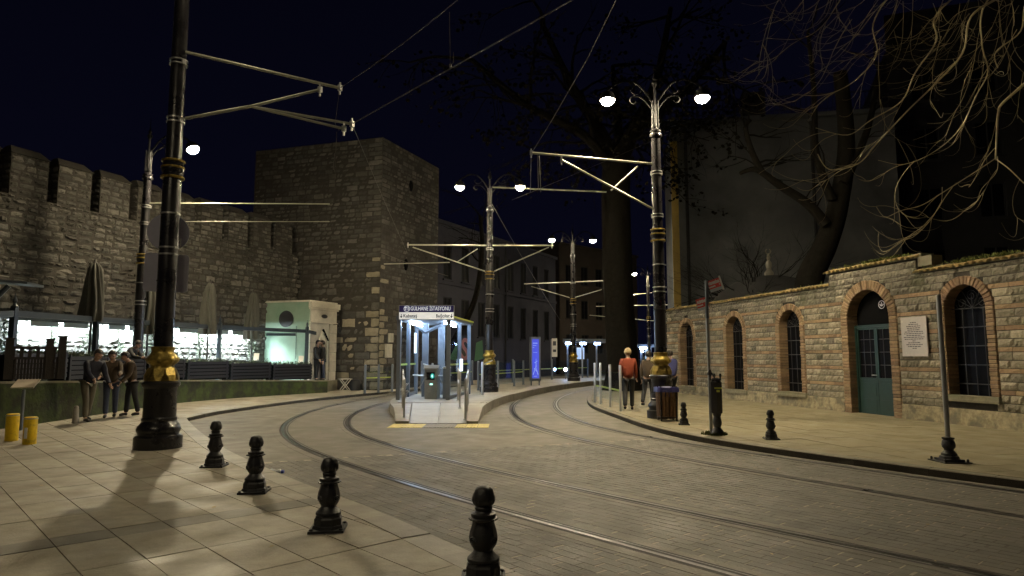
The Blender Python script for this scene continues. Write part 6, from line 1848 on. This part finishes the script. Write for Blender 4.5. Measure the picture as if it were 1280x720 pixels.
# ================================================================== BUILDINGS BEHIND
def building(name, lab, A, B, depth, H, m, cols, rows, win, z0=0.1, cat='building', lit=()):
    """facade from A to B (left to right as seen), windows cut as recessed frames"""
    A, B = Vector(A), Vector(B); d = (B-A).normalized(); L_ = (B-A).length; n = Vector((d.y, -d.x))
    root = thing(name, lab, cat, (A.x, A.y, z0)); off = Vector((A.x, A.y, z0)); d3, n3_ = d.to_3d(), n.to_3d()
    def Q(u, z, o=0.0): return Vector((d.x*u+n.x*o, d.y*u+n.y*o, z-z0))
    mb = MB(); mb.obox(Q(0, z0, -0.12), d3*L_, -n3_*depth, (0, 0, H-z0)); mb.build('wall', m, root)
    if cols:
        # facade sheet with real openings
        mb = MB(); xs = [0.0]; zs = [z0]
        (w, h, x0, z_0, px_, pz) = win
        ws = [(x0+i*px_, x0+i*px_+w) for i in range(cols)]; hs = [(z_0+j*pz, z_0+j*pz+h) for j in range(rows)]
        for a, b in ws: xs += [a, b]
        for a, b in hs: zs += [a, b]
        xs.append(L_); zs.append(H)
        for i in range(len(xs)-1):
            for j in range(len(zs)-1):
                if i % 2 == 1 and j % 2 == 1:
                    a, b, c, e = xs[i], xs[i+1], zs[j], zs[j+1]
                    for p, q in (((a, c), (b, c)), ((b, c), (b, e)), ((b, e), (a, e)), ((a, e), (a, c))):
                        mb.quad(Q(p[0], p[1], 0), Q(q[0], q[1], 0), Q(q[0], q[1], -0.115), Q(p[0], p[1], -0.115))
                    continue
                mb.quad(Q(xs[i], zs[j]), Q(xs[i+1], zs[j]), Q(xs[i+1], zs[j+1]), Q(xs[i], zs[j+1]))
        mb.build('facade', m, root)
        for i, (a, b) in enumerate(ws):
            for j, (c, e) in enumerate(hs):
                fm = MB(); t = 0.07
                fm.obox(Q(a, c, -0.11), d3*(b-a), n3_*0.05, (0, 0, t)); fm.obox(Q(a, e-t, -0.11), d3*(b-a), n3_*0.05, (0, 0, t))
                fm.obox(Q(a, c+t, -0.11), d3*t, n3_*0.05, (0, 0, e-c-2*t)); fm.obox(Q(b-t, c+t, -0.11), d3*t, n3_*0.05, (0, 0, e-c-2*t)); fm.obox(Q((a+b)/2-0.03, c+t, -0.11), d3*0.06, n3_*0.045, (0, 0, e-c-2*t))
                fo = fm.build('window', M_bdark, root)
                pm = MB(); pm.face([Q(a+t, c+t, -0.10), Q(b-t, c+t, -0.10), Q(b-t, e-t, -0.10), Q(a+t, e-t, -0.10)]); pm.build('pane', E_win if (i, j) in lit else M_darkp, fo)
                sm = MB(); sm.obox(Q(a-0.1, c-0.10, -0.05), d3*(b-a+0.2), n3_*0.16, (0, 0, 0.09)); sm.build('sill', m, fo)
    mb = MB(); mb.obox(Q(-0.1, H+0.002, 0.15), d3*(L_+0.2), -n3_*(depth+0.3), (0, 0, 0.22)); mb.build('cornice', m, root)
    return root, Q, d3, n3_
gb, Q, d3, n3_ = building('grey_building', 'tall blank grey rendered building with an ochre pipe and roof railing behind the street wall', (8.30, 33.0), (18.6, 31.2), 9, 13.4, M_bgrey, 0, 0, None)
mb = MB(); mb.obox(Q(-0.22, 0.2, 0.02), d3*0.34, n3_*0.16, (0, 0, 12.3)); mb.build('ochre_pipe', M_pipe, gb)
mb = MB(); mb.tube([Q(0.55, 0.2, 0.0), Q(0.55, 13.2, 0.0)], 0.08, 6); mb.tube([Q(6.6, 0.2, 0.0), Q(6.6, 13.2, 0.0)], 0.07, 6); mb.build('downpipe', M_bdark, gb)
mb = MB()
for k in range(40): mb.tube([Q(0.2+k*0.25, 13.6, -0.1), Q(0.2+k*0.25, 14.6, -0.1)], 0.018, 4)
mb.tube([Q(0.1, 14.6, -0.1), Q(10.2, 14.6, -0.1)], 0.03, 5); mb.tube([Q(0.1, 13.85, -0.1), Q(10.2, 13.85, -0.1)], 0.02, 5); mb.obox(Q(3.4, 13.6, -0.6), d3*1.1, n3_*0.6, (0, 0, 1.3)); mb.build('roof_railing', M_bdark, gb)
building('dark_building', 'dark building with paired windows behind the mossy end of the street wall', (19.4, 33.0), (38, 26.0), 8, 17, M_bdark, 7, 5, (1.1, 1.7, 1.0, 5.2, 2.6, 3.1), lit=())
db = bpy.data.objects['dark_building']
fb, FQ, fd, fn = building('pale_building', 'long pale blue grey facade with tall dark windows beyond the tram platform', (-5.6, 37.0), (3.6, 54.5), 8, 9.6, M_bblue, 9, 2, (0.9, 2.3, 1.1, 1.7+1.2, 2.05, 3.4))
mb = MB(); mb.obox(FQ(0, 5.95, 0.0), fd*19.7, fn*0.12, (0, 0, 0.18)); mb.build('string_course', M_bblue, fb)
mb = MB(); mb.tube([FQ(10.9, 0.2, 0.10), FQ(10.9, 9.4, 0.10)], 0.07, 6); mb.build('downpipe', M_bdark, fb)
# graffiti on that facade
u_s = 5.6
for body, m_, dx, z, sz in (('S', M_pink, 0.0, 2.0, 1.9),):
    o = text('graffiti_letter', body, sz*1.12, M_ink, fb, FQ(u_s, z, 0.02)+Vector((-5.6, 37.0, 0.1)), fd, Vector((0, 0, 1)), fn, depth=0.003, bold=0.06)
    o = text('graffiti_letter', body, sz, m_, fb, FQ(u_s, z, 0.03)+Vector((-5.6, 37.0, 0.1)), fd, Vector((0, 0, 1)), fn, depth=0.003, bold=0.04)
mb = MB(); mb.face([FQ(u_s-1.9, 1.5, 0.015), FQ(u_s-0.9, 1.35, 0.015), FQ(u_s-0.8, 2.6, 0.015), FQ(u_s-1.3, 2.3, 0.015), FQ(u_s-1.8, 2.7, 0.015)])
mb.face([FQ(u_s+1.2, 1.3, 0.015), FQ(u_s+2.4, 1.5, 0.015), FQ(u_s+2.2, 2.7, 0.015), FQ(u_s+1.4, 2.5, 0.015)]); mb.build('graffiti_patch', M_gpaint, fb)
building('brown_building', 'brownish building far behind the lit tram shelter', (4.2, 58.0), (12.5, 66.0), 8, 11.5, M_bbrown, 5, 3, (1.0, 1.7, 0.8, 1.9, 2.1, 3.1))

# low dome of a tomb with its finial just behind the wall
M_fin = mat('dim_finial', (0.16, 0.15, 0.12), 0.8)
tb = thing('domed_tomb', 'low dark dome with a pale finial just behind the street wall', 'tomb', (D(962, 360, 25.5).x, 25.5, PZ))
mb = MB(); mb.lathe([(2.3, 0), (2.3, 3.2), (2.45, 3.25), (2.45, 3.4), (2.25, 3.5), (1.9, 3.95), (1.3, 4.35), (0.6, 4.55), (0.1, 4.6)], n=24); mb.build('dome', M_bdark, tb, smooth=40)
mb = MB(); mb.lathe([(0.16, 4.58), (0.18, 4.7), (0.08, 4.85), (0.12, 4.98), (0.12, 5.08), (0.05, 5.2), (0.08, 5.32), (0.03, 5.45)], n=10); mb.tube([(0.10*math.sin(i*PI/6), 0, 5.55-0.10*math.cos(i*PI/6)) for i in range(-5, 6)], 0.025, 5); mb.build('finial', M_fin, tb, smooth=40)

# ================================================================== TREES
def limb(mb, pts, r0, r1, n=7):
    P = crom(pts, 6); k = len(P)-1
    mb.tube(P, [r0+(r1-r0)*(i/k)**0.8 for i in range(k+1)], n)
    return P
def grow(mb, p, d, L_, r, lev, rr, tips, droop=0.0, spread=0.7, kids=3, n=5):
    pts = [Vector(p)]; q = Vector(p); dd = Vector(d).normalized(); k = 5
    for i in range(k):
        dd = (dd+Vector((rr.gauss(0, 0.16), rr.gauss(0, 0.16), rr.gauss(0, 0.10)-droop))).normalized()
        q = q+dd*L_/k; pts.append(q.copy())
    mb.tube(pts, [r*(1-0.6*i/k) for i in range(k+1)], n)
    if lev == 0: tips.append((pts, dd)); return
    for i in range(kids):
        t = rr.randint(2, k); ax = Vector((rr.gauss(0, 1), rr.gauss(0, 1), rr.gauss(0, 0.7))).normalized()
        nd = (dd+ax*spread).normalized()
        grow(mb, pts[t], nd, L_*rr.uniform(0.55, 0.8), r*(1-0.6*t/k)*0.75, lev-1, rr, tips, droop, spread, kids, max(4, n-1))
# great plane tree in the middle
rr = random.Random(31)
tp_ = (4.95, 30.0, PZ)
pt_ = thing('plane_tree', 'huge dark plane tree with thick straight trunk and sparse leaves', 'tree', tp_)
mb = MB()
P = [Vector(p) for p in ((0.05, 0, 0), (0, 0, 1.2), (-0.12, 0, 4), (-0.15, 0, 8), (-0.1, 0, 10.6))]
prof = [0.95, 0.72, 0.66, 0.62, 0.66]
Pc = crom(P, 8); mb.tube(Pc, [0.95-0.27*min(1, i/8)+0.0*i if i < 9 else 0.68-0.05*(i-8)/24 for i in range(len(Pc))], 18)
for v_i in range(len(mb.v)):
    x, y, z = mb.v[v_i]; a = math.atan2(y, x); k = 1+0.05*math.sin(5*a+z*0.7)+0.03*math.sin(11*a-z*1.3); mb.v[v_i] = (x*k, y*k, z)
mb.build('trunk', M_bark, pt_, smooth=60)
mb = MB(); tips = []
for (pts, r0) in (([(-0.1, 0, 10.2), (-0.9, 0, 12.0), (-2.2, -0.4, 14.0), (-3.6, -0.6, 17)], 0.45), ([(-0.1, 0, 10.2), (0.8, 0.2, 12.2), (1.9, 0.3, 14.5), (2.6, 0, 18)], 0.48),
                  ([(-0.1, 0, 9.6), (-1.6, -0.8, 11.4), (-4.2, -1.4, 12.6), (-7.0, -1.8, 14.8)], 0.30), ([(0, 0, 10.0), (0.2, 1.2, 12.5), (0.1, 2.0, 16)], 0.36), ([(0.6, 0.1, 11.8), (2.6, -1.0, 13.2), (4.6, -1.6, 15.5)], 0.26)):
    Q_ = limb(mb, pts, r0, 0.10, 9)
    for k in range(9):
        i = rr.randint(4, len(Q_)-1)
        d = Vector((rr.gauss(0, 1), rr.gauss(0, 0.8)-0.2, rr.gauss(0.15, 0.5)))
        grow(mb, Q_[i], d, rr.uniform(2.2, 3.6), 0.09, 2, rr, tips, droop=0.06, spread=0.8, kids=3, n=5)
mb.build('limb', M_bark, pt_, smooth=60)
mb = MB()
for pts, d in tips:
    if rr.random() < 0.42: continue
    for k in range(rr.randint(5, 16)):
        c = pts[rr.randint(1, 5)]+Vector((rr.gauss(0, 0.22), rr.gauss(0, 0.22), rr.gauss(-0.1, 0.22))); r = rr.uniform(0.07, 0.14)
        t = Vector((rr.gauss(0, 1), rr.gauss(0, 1), rr.gauss(0, 0.6))).normalized()*r; s_ = t.cross(Vector((rr.gauss(0, 1), rr.gauss(0, 1), rr.gauss(0, 1)))).normalized()*r*0.75
        mb.face([c-t, c-t*0.2-s_, c+t*0.35-s_*0.8, c+t, c+t*0.35+s_*0.8, c-t*0.2+s_])
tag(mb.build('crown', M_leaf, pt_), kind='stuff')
# thin leaning tree behind the platform
t = thing('leaning_tree', 'thin dark curved tree trunk beyond the booth roof, right of the stone tower', 'tree', (-4.2, 39, PZ))
mb = MB(); limb(mb, [(0, -4, 0), (1.1, -4, 2.2), (2.2, -4, 4.4), (2.6, -4, 7), (2.5, -4, 9)], 0.22, 0.10, 8); mb.build('trunk', M_bark, t, smooth=60)
mb = MB(); tips = []
for k in range(7): grow(mb, (2.5, -4, 6+k*0.5), (rr.gauss(0, 1), rr.gauss(0, 1), 0.6), 2.0, 0.05, 2, rr, tips)
mb.build('limb', M_bark, t)
# dark bare tree behind the wall
t = thing('bare_tree', 'dark leaning bare tree behind the stepped part of the street wall', 'tree', (10.0, 22.5, PZ))
mb = MB(); o_ = Vector(t.location)
limb(mb, [(-0.3, 0, 0), (0.0, 0, 2.5), D(1012, 350, 22.5)-o_, D(1032, 305, 22.5)-o_, D(1048, 255, 22.5)-o_, D(1058, 180, 22.3)-o_, D(1050, 90, 22)-o_], 0.62, 0.22, 12); mb.build('trunk', M_bark, t, smooth=60)
mb = MB(); tips = []
for pts, r0 in (([(1032, 280), (1010, 255), (975, 232), (950, 214), (938, 212), (925, 217)], 0.20), ([(952, 215), (940, 190), (932, 160), (938, 150)], 0.13), ([(1040, 250), (1020, 190), (1018, 120), (1010, 40)], 0.16), ([(1055, 230), (1085, 160), (1100, 80)], 0.18)):
    Q_ = limb(mb, [D(x, y, 22.2)-o_ for x, y in pts], r0, 0.06, 7)
    for k in range(6): grow(mb, Q_[rr.randint(3, len(Q_)-1)], (rr.gauss(0, 1), rr.gauss(0, 0.6), rr.gauss(0.5, 0.5)), 1.5, 0.035, 2, rr, tips, spread=0.6, kids=2, n=4)
mb.build('limb', M_bark, t, smooth=60)
t = thing('bare_tree', 'low twiggy bare tree in front of the grey blank building', 'tree', (9.6, 25.5, PZ))
mb = MB(); tips = []; limb(mb, [(0, 0, 0), (0.1, 0, 2), (0, 0, 4)], 0.16, 0.09, 7); mb.build('trunk', M_bark, t, smooth=60)
mb = MB()
for k in range(14): grow(mb, (0, 0, 2.6+0.1*k), (rr.gauss(-0.3, 1), rr.gauss(0, 0.7), rr.uniform(0.2, 0.9)), 2.0, 0.045, 3, rr, tips, spread=0.55, kids=3, n=4)
mb.build('limb', M_bark, t)
# golden bare branches hanging in from the upper right
wt = thing('weeping_tree', 'bare tree reaching in from the right with long pale hanging twigs lit from below', 'tree', (14.3, 12.2, PZ))
o_ = Vector(wt.location); rr = random.Random(77)
mb = MB(); limb(mb, [(0, 0, 0), (0.1, 0, 3), (-0.1, 0, 6), (0.2, 0.1, 9), (0.3, 0.2, 11)], 0.42, 0.16, 12); mb.build('trunk', M_bark, wt, smooth=60)
MAIN = [([(1480, -190), (1380, -95), (1290, -25), (1243, 0), (1211, 22), (1196, 70), (1168, 108), (1134, 137), (1098, 178), (1068, 207), (1036, 213), (1022, 190)], 11.3, 0.070, 0.011),
        ([(1400, -160), (1300, -80), (1215, -20), (1170, 20), (1163, 55), (1146, 92), (1130, 126), (1090, 150), (1060, 166), (1020, 160)], 11.0, 0.055, 0.008),
        ([(1470, -20), (1380, 30), (1300, 92), (1262, 124), (1248, 138), (1246, 165), (1244, 200)], 10.6, 0.075, 0.024),
        ([(1244, 199), (1216, 216), (1178, 240), (1150, 256), (1120, 268), (1104, 271), (1096, 258)], 10.55, 0.022, 0.006),
        ([(1244, 199), (1262, 213), (1282, 231), (1310, 250)], 10.55, 0.022, 0.012),
        ([(1244, 199), (1240, 217), (1230, 236), (1222, 252), (1210, 264), (1186, 268), (1168, 262)], 10.5, 0.014, 0.005),
        ([(1180, 236), (1172, 256), (1160, 276), (1147, 287)], 10.5, 0.012, 0.005),
        ([(1390, -120), (1300, -60), (1236, 0), (1228, 55), (1234, 88), (1218, 122), (1200, 160), (1170, 190), (1130, 205), (1100, 200)], 11.8, 0.045, 0.007),
        ([(1420, -140), (1330, -60), (1285, 0), (1275, 40), (1250, 60), (1245, 85)], 10.2, 0.04, 0.012),
        ([(1330, -130), (1200, -60), (1120, -10), (1090, 30), (1092, 70), (1070, 100), (1030, 118), (990, 120)], 12.0, 0.045, 0.007),
        ([(1250, -110), (1120, -60), (1060, -10), (1030, 30), (1000, 50), (960, 42)], 12.3, 0.04, 0.006)]
lines = []
for pts, Y, r0, r1 in MAIN:
    m2 = MB(); P3 = [D(x, y, Y+0.25*math.sin(i*1.3+Y*5)) for i, (x, y) in enumerate(pts)]
    jit = [p+Vector((rr.gauss(0, 0.02), rr.gauss(0, 0.05), rr.gauss(0, 0.02))) for p in P3]
    Q_ = limb(m2, [p-o_ for p in jit], r0*0.42, r1*0.65, 6); m2.build('branch', M_twig, wt, smooth=60); lines.append((Q_, r0, r1))
# connect the main branches to the trunk
m2 = MB()
for pts, Y, r0, r1 in MAIN:
    if pts[0][0] > 1240 and r0 > 0.03: limb(m2, [Vector((0.1, 0, min(10.5, max(5, (D(*pts[0], Y)-o_).z-0.4)))), (D(*pts[0], Y)-o_)*0.6+Vector((0.05, 0, 4.0)), D(*pts[0], Y)-o_], 0.11, r0, 7)
m2.build('branch', M_bark, wt, smooth=60)
def hang(mb, p, d, L_, r, lev):
    """a twig that falls in a clean arc, then sweeps up at its tip"""
    k = 14; q = Vector(p); d = Vector(d).normalized(); pts = [q.copy()]
    turn = rr.uniform(0.35, 0.55); bend = rr.uniform(0.10, 0.24); sd = rr.gauss(0, 0.05)
    side = Vector((-1, rr.gauss(0, 0.3), 0)).normalized() if rr.random() < 0.8 else Vector((0.8, rr.gauss(0, 0.3), 0)).normalized()
    for i in range(k):
        t = i/k
        low = q.z < 3.75
        g_ = (-0.10 if t < turn else bend)+(0.12 if low else 0)
        d = (d+Vector((0, sd, g_))+side*(0.09 if t > turn*0.7 else 0.02)+Vector((rr.gauss(0, 0.03), rr.gauss(0, 0.03), rr.gauss(0, 0.03)))).normalized()
        q = q+d*L_/k; pts.append(q.copy())
    mb.tube(pts, [r*(1-0.7*i/k) for i in range(k+1)], 4)
    if lev > 0:
        for j in range(rr.randint(1, 3)):
            i = rr.randint(3, k-2); nd = (pts[i+1]-pts[i]).normalized()+Vector((rr.gauss(-0.15, 0.4), rr.gauss(0, 0.4), rr.gauss(-0.1, 0.3)))
            hang(mb, pts[i], nd, L_*rr.uniform(0.45, 0.75), r*0.7, lev-1)
mb = MB()
for li, (Q_, r0, r1) in enumerate(lines):
    n_ = 2 if li in (3, 4, 5, 6) else max(3, int(len(Q_)/10.0))
    for j in range(n_):
        i = rr.randint(4, len(Q_)-2); d = (Q_[i+1]-Q_[i]).normalized()+Vector((rr.gauss(-0.5, 0.4), rr.gauss(0, 0.4), rr.gauss(-0.3, 0.3)))
        hang(mb, Q_[i], d, rr.uniform(0.7, 1.7), rr.uniform(0.0045, 0.0075), 1)
for j in range(40):
    x, y = rr.uniform(1000, 1285), rr.uniform(-90, 60); Y = rr.uniform(9.8, 12.8)
    if x < 1060: y = rr.uniform(-70, 10)
    p = D(x, y, Y)-o_; hang(mb, p, (rr.uniform(-0.8, 0.0), rr.gauss(0, 0.3), rr.uniform(-1.1, -0.4)), rr.uniform(1.2, 2.4), rr.uniform(0.004, 0.007), rr.choice((1, 2)))
tag(mb.build('twig', M_twig, wt, smooth=70), kind='stuff')

# ================================================================== PEOPLE
def skin(verts, edges, rad, m, levels=1):
    me = bpy.data.meshes.new('tmp'); me.from_pydata([tuple(v) for v in verts], edges, []); o = bpy.data.objects.new('tmp', me); col.objects.link(o)
    md = o.modifiers.new('s', 'SKIN'); md.use_smooth_shade = True
    for i, r in enumerate(rad): me.skin_vertices[0].data[i].radius = (r, r) if not isinstance(r, tuple) else r
    me.skin_vertices[0].data[0].use_root = True
    sb_ = o.modifiers.new('u', 'SUBSURF'); sb_.levels = levels; sb_.render_levels = levels
    dg = bpy.context.evaluated_depsgraph_get(); dg.update()
    out = bpy.data.meshes.new_from_object(o.evaluated_get(dg), depsgraph=dg)
    bpy.data.objects.remove(o); out.materials.clear(); out.materials.append(m)
    return out
class Sk:
    def __init__(s): s.v = []; s.e = []; s.r = []
    def add(s, p, r, par=None):
        s.v.append(Vector(p)); s.r.append(r); i = len(s.v)-1
        if par is not None: s.e.append((par, i))
        return i
def person(lab, loc, rz, top, legs_m, hair, lean=0.05, thighs=(0.15, -0.15), knees=(0.1, 0.15), arms=((0.2, 0.12, 0.5), (-0.2, 0.12, 0.4)), height=1.72, headtilt=0.1, bag=False, twist=0.0, hooded=False):
    root = thing('person', lab, 'person', loc, rz)
    S = height/1.72
    def rx(v, a):      # positive a tips towards the front (-y)
        return Vector((v[0], v[1]*math.cos(a)-v[2]*math.sin(a), v[1]*math.sin(a)+v[2]*math.cos(a)))
    hipz = 0.0
    lg = []
    for s_, th, kn in ((-1, thighs[0], knees[0]), (1, thighs[1], knees[1])):
        h_ = Vector((0.095*s_, 0, 0)); k_ = h_+rx((0, 0, -0.43), -th); a_ = k_+rx((0, 0, -0.42), -th+kn); t_ = a_+Vector((0, -0.15, -0.05)); hl = a_+Vector((0, 0.05, -0.045))
        lg.append((h_, k_, a_, t_, hl)); hipz = max(hipz, -(a_.z)+0.085)
    up = lambda p: (p+Vector((0, 0, hipz)))*S
    T = lambda v: rx(v, lean)
    waist, chest, neck0 = T((0, 0, 0.16)), T((0, 0, 0.38)), T((0, 0.0, 0.52))
    neck1 = neck0+rx((0, 0, 0.07), lean+headtilt); hd = neck1+rx((0, -0.015, 0.105), lean+headtilt)
    am = []
    for s_, (fw, out_, el) in ((-1, arms[0]), (1, arms[1])):
        sh = T((0.175*s_, 0, 0.47)); d1 = rx((math.sin(out_)*s_, 0, -math.cos(out_)), -fw+0.0); e_ = sh+d1*0.285; d2 = rx((math.sin(out_)*s_*0.3, 0, -math.cos(out_)), -fw-el); w_ = e_+d2*0.25
        am.append((sh, e_, w_, d2, s_))
    B = Sk(); c = 0.78
    r0 = B.add(up(Vector((0, 0, 0.03))), (0.135*c, 0.10*c)); w = B.add(up(waist), (0.125*c, 0.09*c), r0); ch = B.add(up(chest), (0.15*c, 0.10*c), w); n0 = B.add(up(neck0), 0.062, ch); n1 = B.add(up(neck1), 0.052, n0)
    fdir = rx((0, -1, 0), lean+headtilt); ud = rx((0, 0, 1), lean+headtilt)
    jw = B.add(up(hd-ud*0.055+fdir*0.02), 0.066, n1); hc = B.add(up(hd+ud*0.02), (0.075, 0.090), jw); B.add(up(hd+ud*0.085), 0.058, hc)
    B.add(up(hd+fdir*0.098-ud*0.005), 0.013, hc)
    for s_ in (-1, 1): B.add(up(hd+Vector((0.083*s_, 0.01, 0))), 0.013, hc)
    for h_, k_, a_, t_, hl in lg:
        a = B.add(up(h_), 0.078, r0); b = B.add(up(k_), 0.052, a); cc_ = B.add(up(a_), 0.036, b); B.add(up(t_), 0.03, cc_)
    for sh, e_, w_, d2, s_ in am:
        a = B.add(up(sh), 0.05, ch); b = B.add(up(e_), 0.038, a); cc_ = B.add(up(w_), 0.026, b); pm = B.add(up(w_+d2*0.06), (0.036, 0.020), cc_)
        sd = Vector((0, -1, 0)) if abs(d2.y) < 0.8 else Vector((0, 0, 1)); sd = (sd-d2*sd.dot(d2)).normalized(); inn_ = d2.cross(sd)
        for q, (o_, ln) in enumerate(((-0.028, 0.075), (-0.010, 0.088), (0.010, 0.084), (0.028, 0.066))):
            f1_ = B.add(up(w_+d2*0.10+sd*o_), 0.0095, pm); f2_ = B.add(up(w_+d2*(0.10+ln*0.5)+sd*o_*1.1+inn_*0.012*-s_), 0.0085, f1_); B.add(up(w_+d2*(0.10+ln*0.85)+sd*o_*1.1+inn_*0.035*-s_), 0.007, f2_)
        t1 = B.add(up(w_+d2*0.05+sd*0.045), 0.011, pm); B.add(up(w_+d2*0.09+sd*0.062), 0.009, t1)
    o = bpy.data.objects.new('body', skin(B.v, B.e, B.r, M_skin, 1)); col.objects.link(o); o.parent = root
    J = Sk(); r0 = J.add(up(T((0, 0, -0.06))), (0.175, 0.135)); w = J.add(up(waist), (0.16, 0.125), r0); ch = J.add(up(chest), (0.185, 0.135), w); n0 = J.add(up(T((0, 0.01, 0.50))), (0.10, 0.085), ch); J.add(up(T((0, 0.01, 0.555))), 0.075, n0)
    for sh, e_, w_, d2, s_ in am:
        a = J.add(up(sh), 0.078, ch); b = J.add(up(e_), 0.062, a); cc_ = J.add(up(w_), 0.050, b); J.add(up(w_+d2*0.025), 0.046, cc_)
    o = bpy.data.objects.new('jacket', skin(J.v, J.e, J.r, top, 1)); col.objects.link(o); o.parent = root
    Tq = Sk(); r0 = Tq.add(up(Vector((0, 0, 0.05))), (0.15, 0.115))
    for h_, k_, a_, t_, hl in lg:
        a = Tq.add(up(h_+Vector((0, 0, -0.05))), 0.098, r0); b = Tq.add(up(k_), 0.072, a); m_ = Tq.add(up((k_+a_)/2+Vector((0, 0.01, 0))), 0.066, b); Tq.add(up(a_+Vector((0, 0, 0.0))), 0.060, m_)
    o = bpy.data.objects.new('trousers', skin(Tq.v, Tq.e, Tq.r, legs_m, 1)); col.objects.link(o); o.parent = root
    for h_, k_, a_, t_, hl in lg:
        F = Sk(); a = F.add(up(hl), 0.042); b = F.add(up(a_+Vector((0, -0.02, -0.02))), 0.046, a); b2 = F.add(up((a_+t_)/2+Vector((0, -0.02, -0.015))), 0.044, b); F.add(up(t_+Vector((0, -0.02, 0))), 0.034, b2)
        me = skin(F.v, F.e, F.r, M_shoe, 1)
        for v in me.vertices: v.co.z = max(v.co.z, 0.004)
        o = bpy.data.objects.new('shoe', me); col.objects.link(o); o.parent = root
    Hm = MB(); Hm.ball((0, 0, 0), 0.112, 16, 12, (0.92, 1.05, 1.05))
    rr_ = random.Random(len(lab))
    for i, p in enumerate(Hm.v):
        v = Vector(p)*(1+rr_.uniform(-0.04, 0.05))
        if v.y < -0.02 and v.z < 0.045: v = Vector((v.x*0.6, max(v.y, -0.02), max(v.z, 0.02)))*0.8
        v.z = max(v.z, -0.075)
        v = Vector((v.x, v.y*math.cos(lean+headtilt)-v.z*math.sin(lean+headtilt), v.y*math.sin(lean+headtilt)+v.z*math.cos(lean+headtilt)))
        Hm.v[i] = tuple(up(hd+ud*0.025+v-fdir*0.012))
    Hm.build('hair', hair, root, smooth=80)
    E_ = MB()
    for s_ in (-1, 1): E_.ball(up(hd+fdir*0.084+ud*0.012+Vector((0.032*s_, 0, 0))), 0.011, 8, 6)
    E_.build('eyes', M_ink, root, smooth=60)
    return root
person('person with blond hair in an orange red jacket beside the glass posts', G(786, 513, PZ), R(170), M_cred, M_cblack, M_blond, 0.06, (0.28, -0.22), (0.15, 0.3), height=1.70)
person('person in dark brown coat walking behind the one in the orange red jacket', G(811, 509, PZ), R(150), M_cbrown, M_cblack, M_hair, 0.08, (0.2, -0.25), (0.1, 0.3), height=1.62)
person('person in a blue jacket half hidden behind the right lamp post and litter bin', G(841, 506, PZ), R(200), M_cblue, M_cblack, M_hair, 0.12, (0.25, -0.1), (0.2, 0.2), height=1.66)
person('person in black jacket, left of the two standing by the kiosk doorway', Vector((D(396.5, 440, 28.9).x, 28.9, 0.55)), R(75), M_cblack, M_cblack, M_hair, 0.02, (0.05, -0.05), (0.02, 0.02), height=1.72)
person('person in black jacket and jeans, right of the two by the kiosk doorway', Vector((D(404, 440, 29.2).x, 29.2, 0.55)), R(-70), M_cblack, M_jeans, M_hair, 0.02, (0.05, -0.05), (0.02, 0.02), height=1.70)
person('person in dark jacket leaning forward at the cafe behind the planter', Vector((D(158, 440, 19.6).x, 19.6, 0.55)), R(80), M_cblack, M_cblack, M_hair, 0.55, (0.7, 0.5), (0.8, 0.9), ((0.8, 0.1, 0.7), (0.6, 0.1, 0.9)), height=1.66)
person('person in navy jacket and beige trousers bending forward by the mossy wall', G(108, 527, PZ), R(60), M_cnavy, M_cbeige, M_hair, 0.45, (0.25, -0.15), (0.2, 0.15), ((0.5, 0.1, 0.6), (0.3, 0.1, 0.4)), height=1.70)
person('person in brown jacket and blue jeans left of the near lamp post', G(137, 522, PZ), R(25), M_cbrown, M_jeans, M_hair, 0.18, (0.12, -0.10), (0.05, 0.1), ((0.4, 0.1, 0.9), (0.5, 0.1, 0.9)), height=1.62, headtilt=0.3)
person('person in brown coat and dark trousers next to the near lamp post pedestal', G(163, 520, PZ), R(-40), M_cbrown, M_cblack, M_hair, 0.22, (0.15, -0.12), (0.1, 0.1), ((0.3, 0.1, 0.8), (0.2, 0.1, 0.6)), height=1.60, headtilt=0.3)

# ================================================================== SMALL LITTER ON THE GROUND
mb = MB(); rr = random.Random(123)
for i in range(230):
    x, y = rr.uniform(-9, 9.5), rr.uniform(4.2, 22)
    if abs(x/y) > 0.8: continue
    z = PZ+0.004 if (inside((x, y), pl_poly) or inside((x, y), pr_poly)) else 0.007
    if -3.9 < x < 0.4 and y > 15: continue
    a_ = rr.uniform(0, 6.3); r = rr.uniform(0.008, 0.03); c = Vector((x, y, z)); u_ = Vector((math.cos(a_), math.sin(a_), rr.uniform(0, 0.25)))*r; v_ = Vector((-math.sin(a_), math.cos(a_), rr.uniform(0, 0.2)))*r*0.6
    mb.face([c-u_, c-v_, c+u_*0.9, c+v_])
tag(mb.build('leaf_litter', mat('dry_leaf', (0.30, 0.24, 0.13), 0.8, var=0.5)), 'small dry leaves and specks scattered over road and pavements', 'litter', kind='stuff')
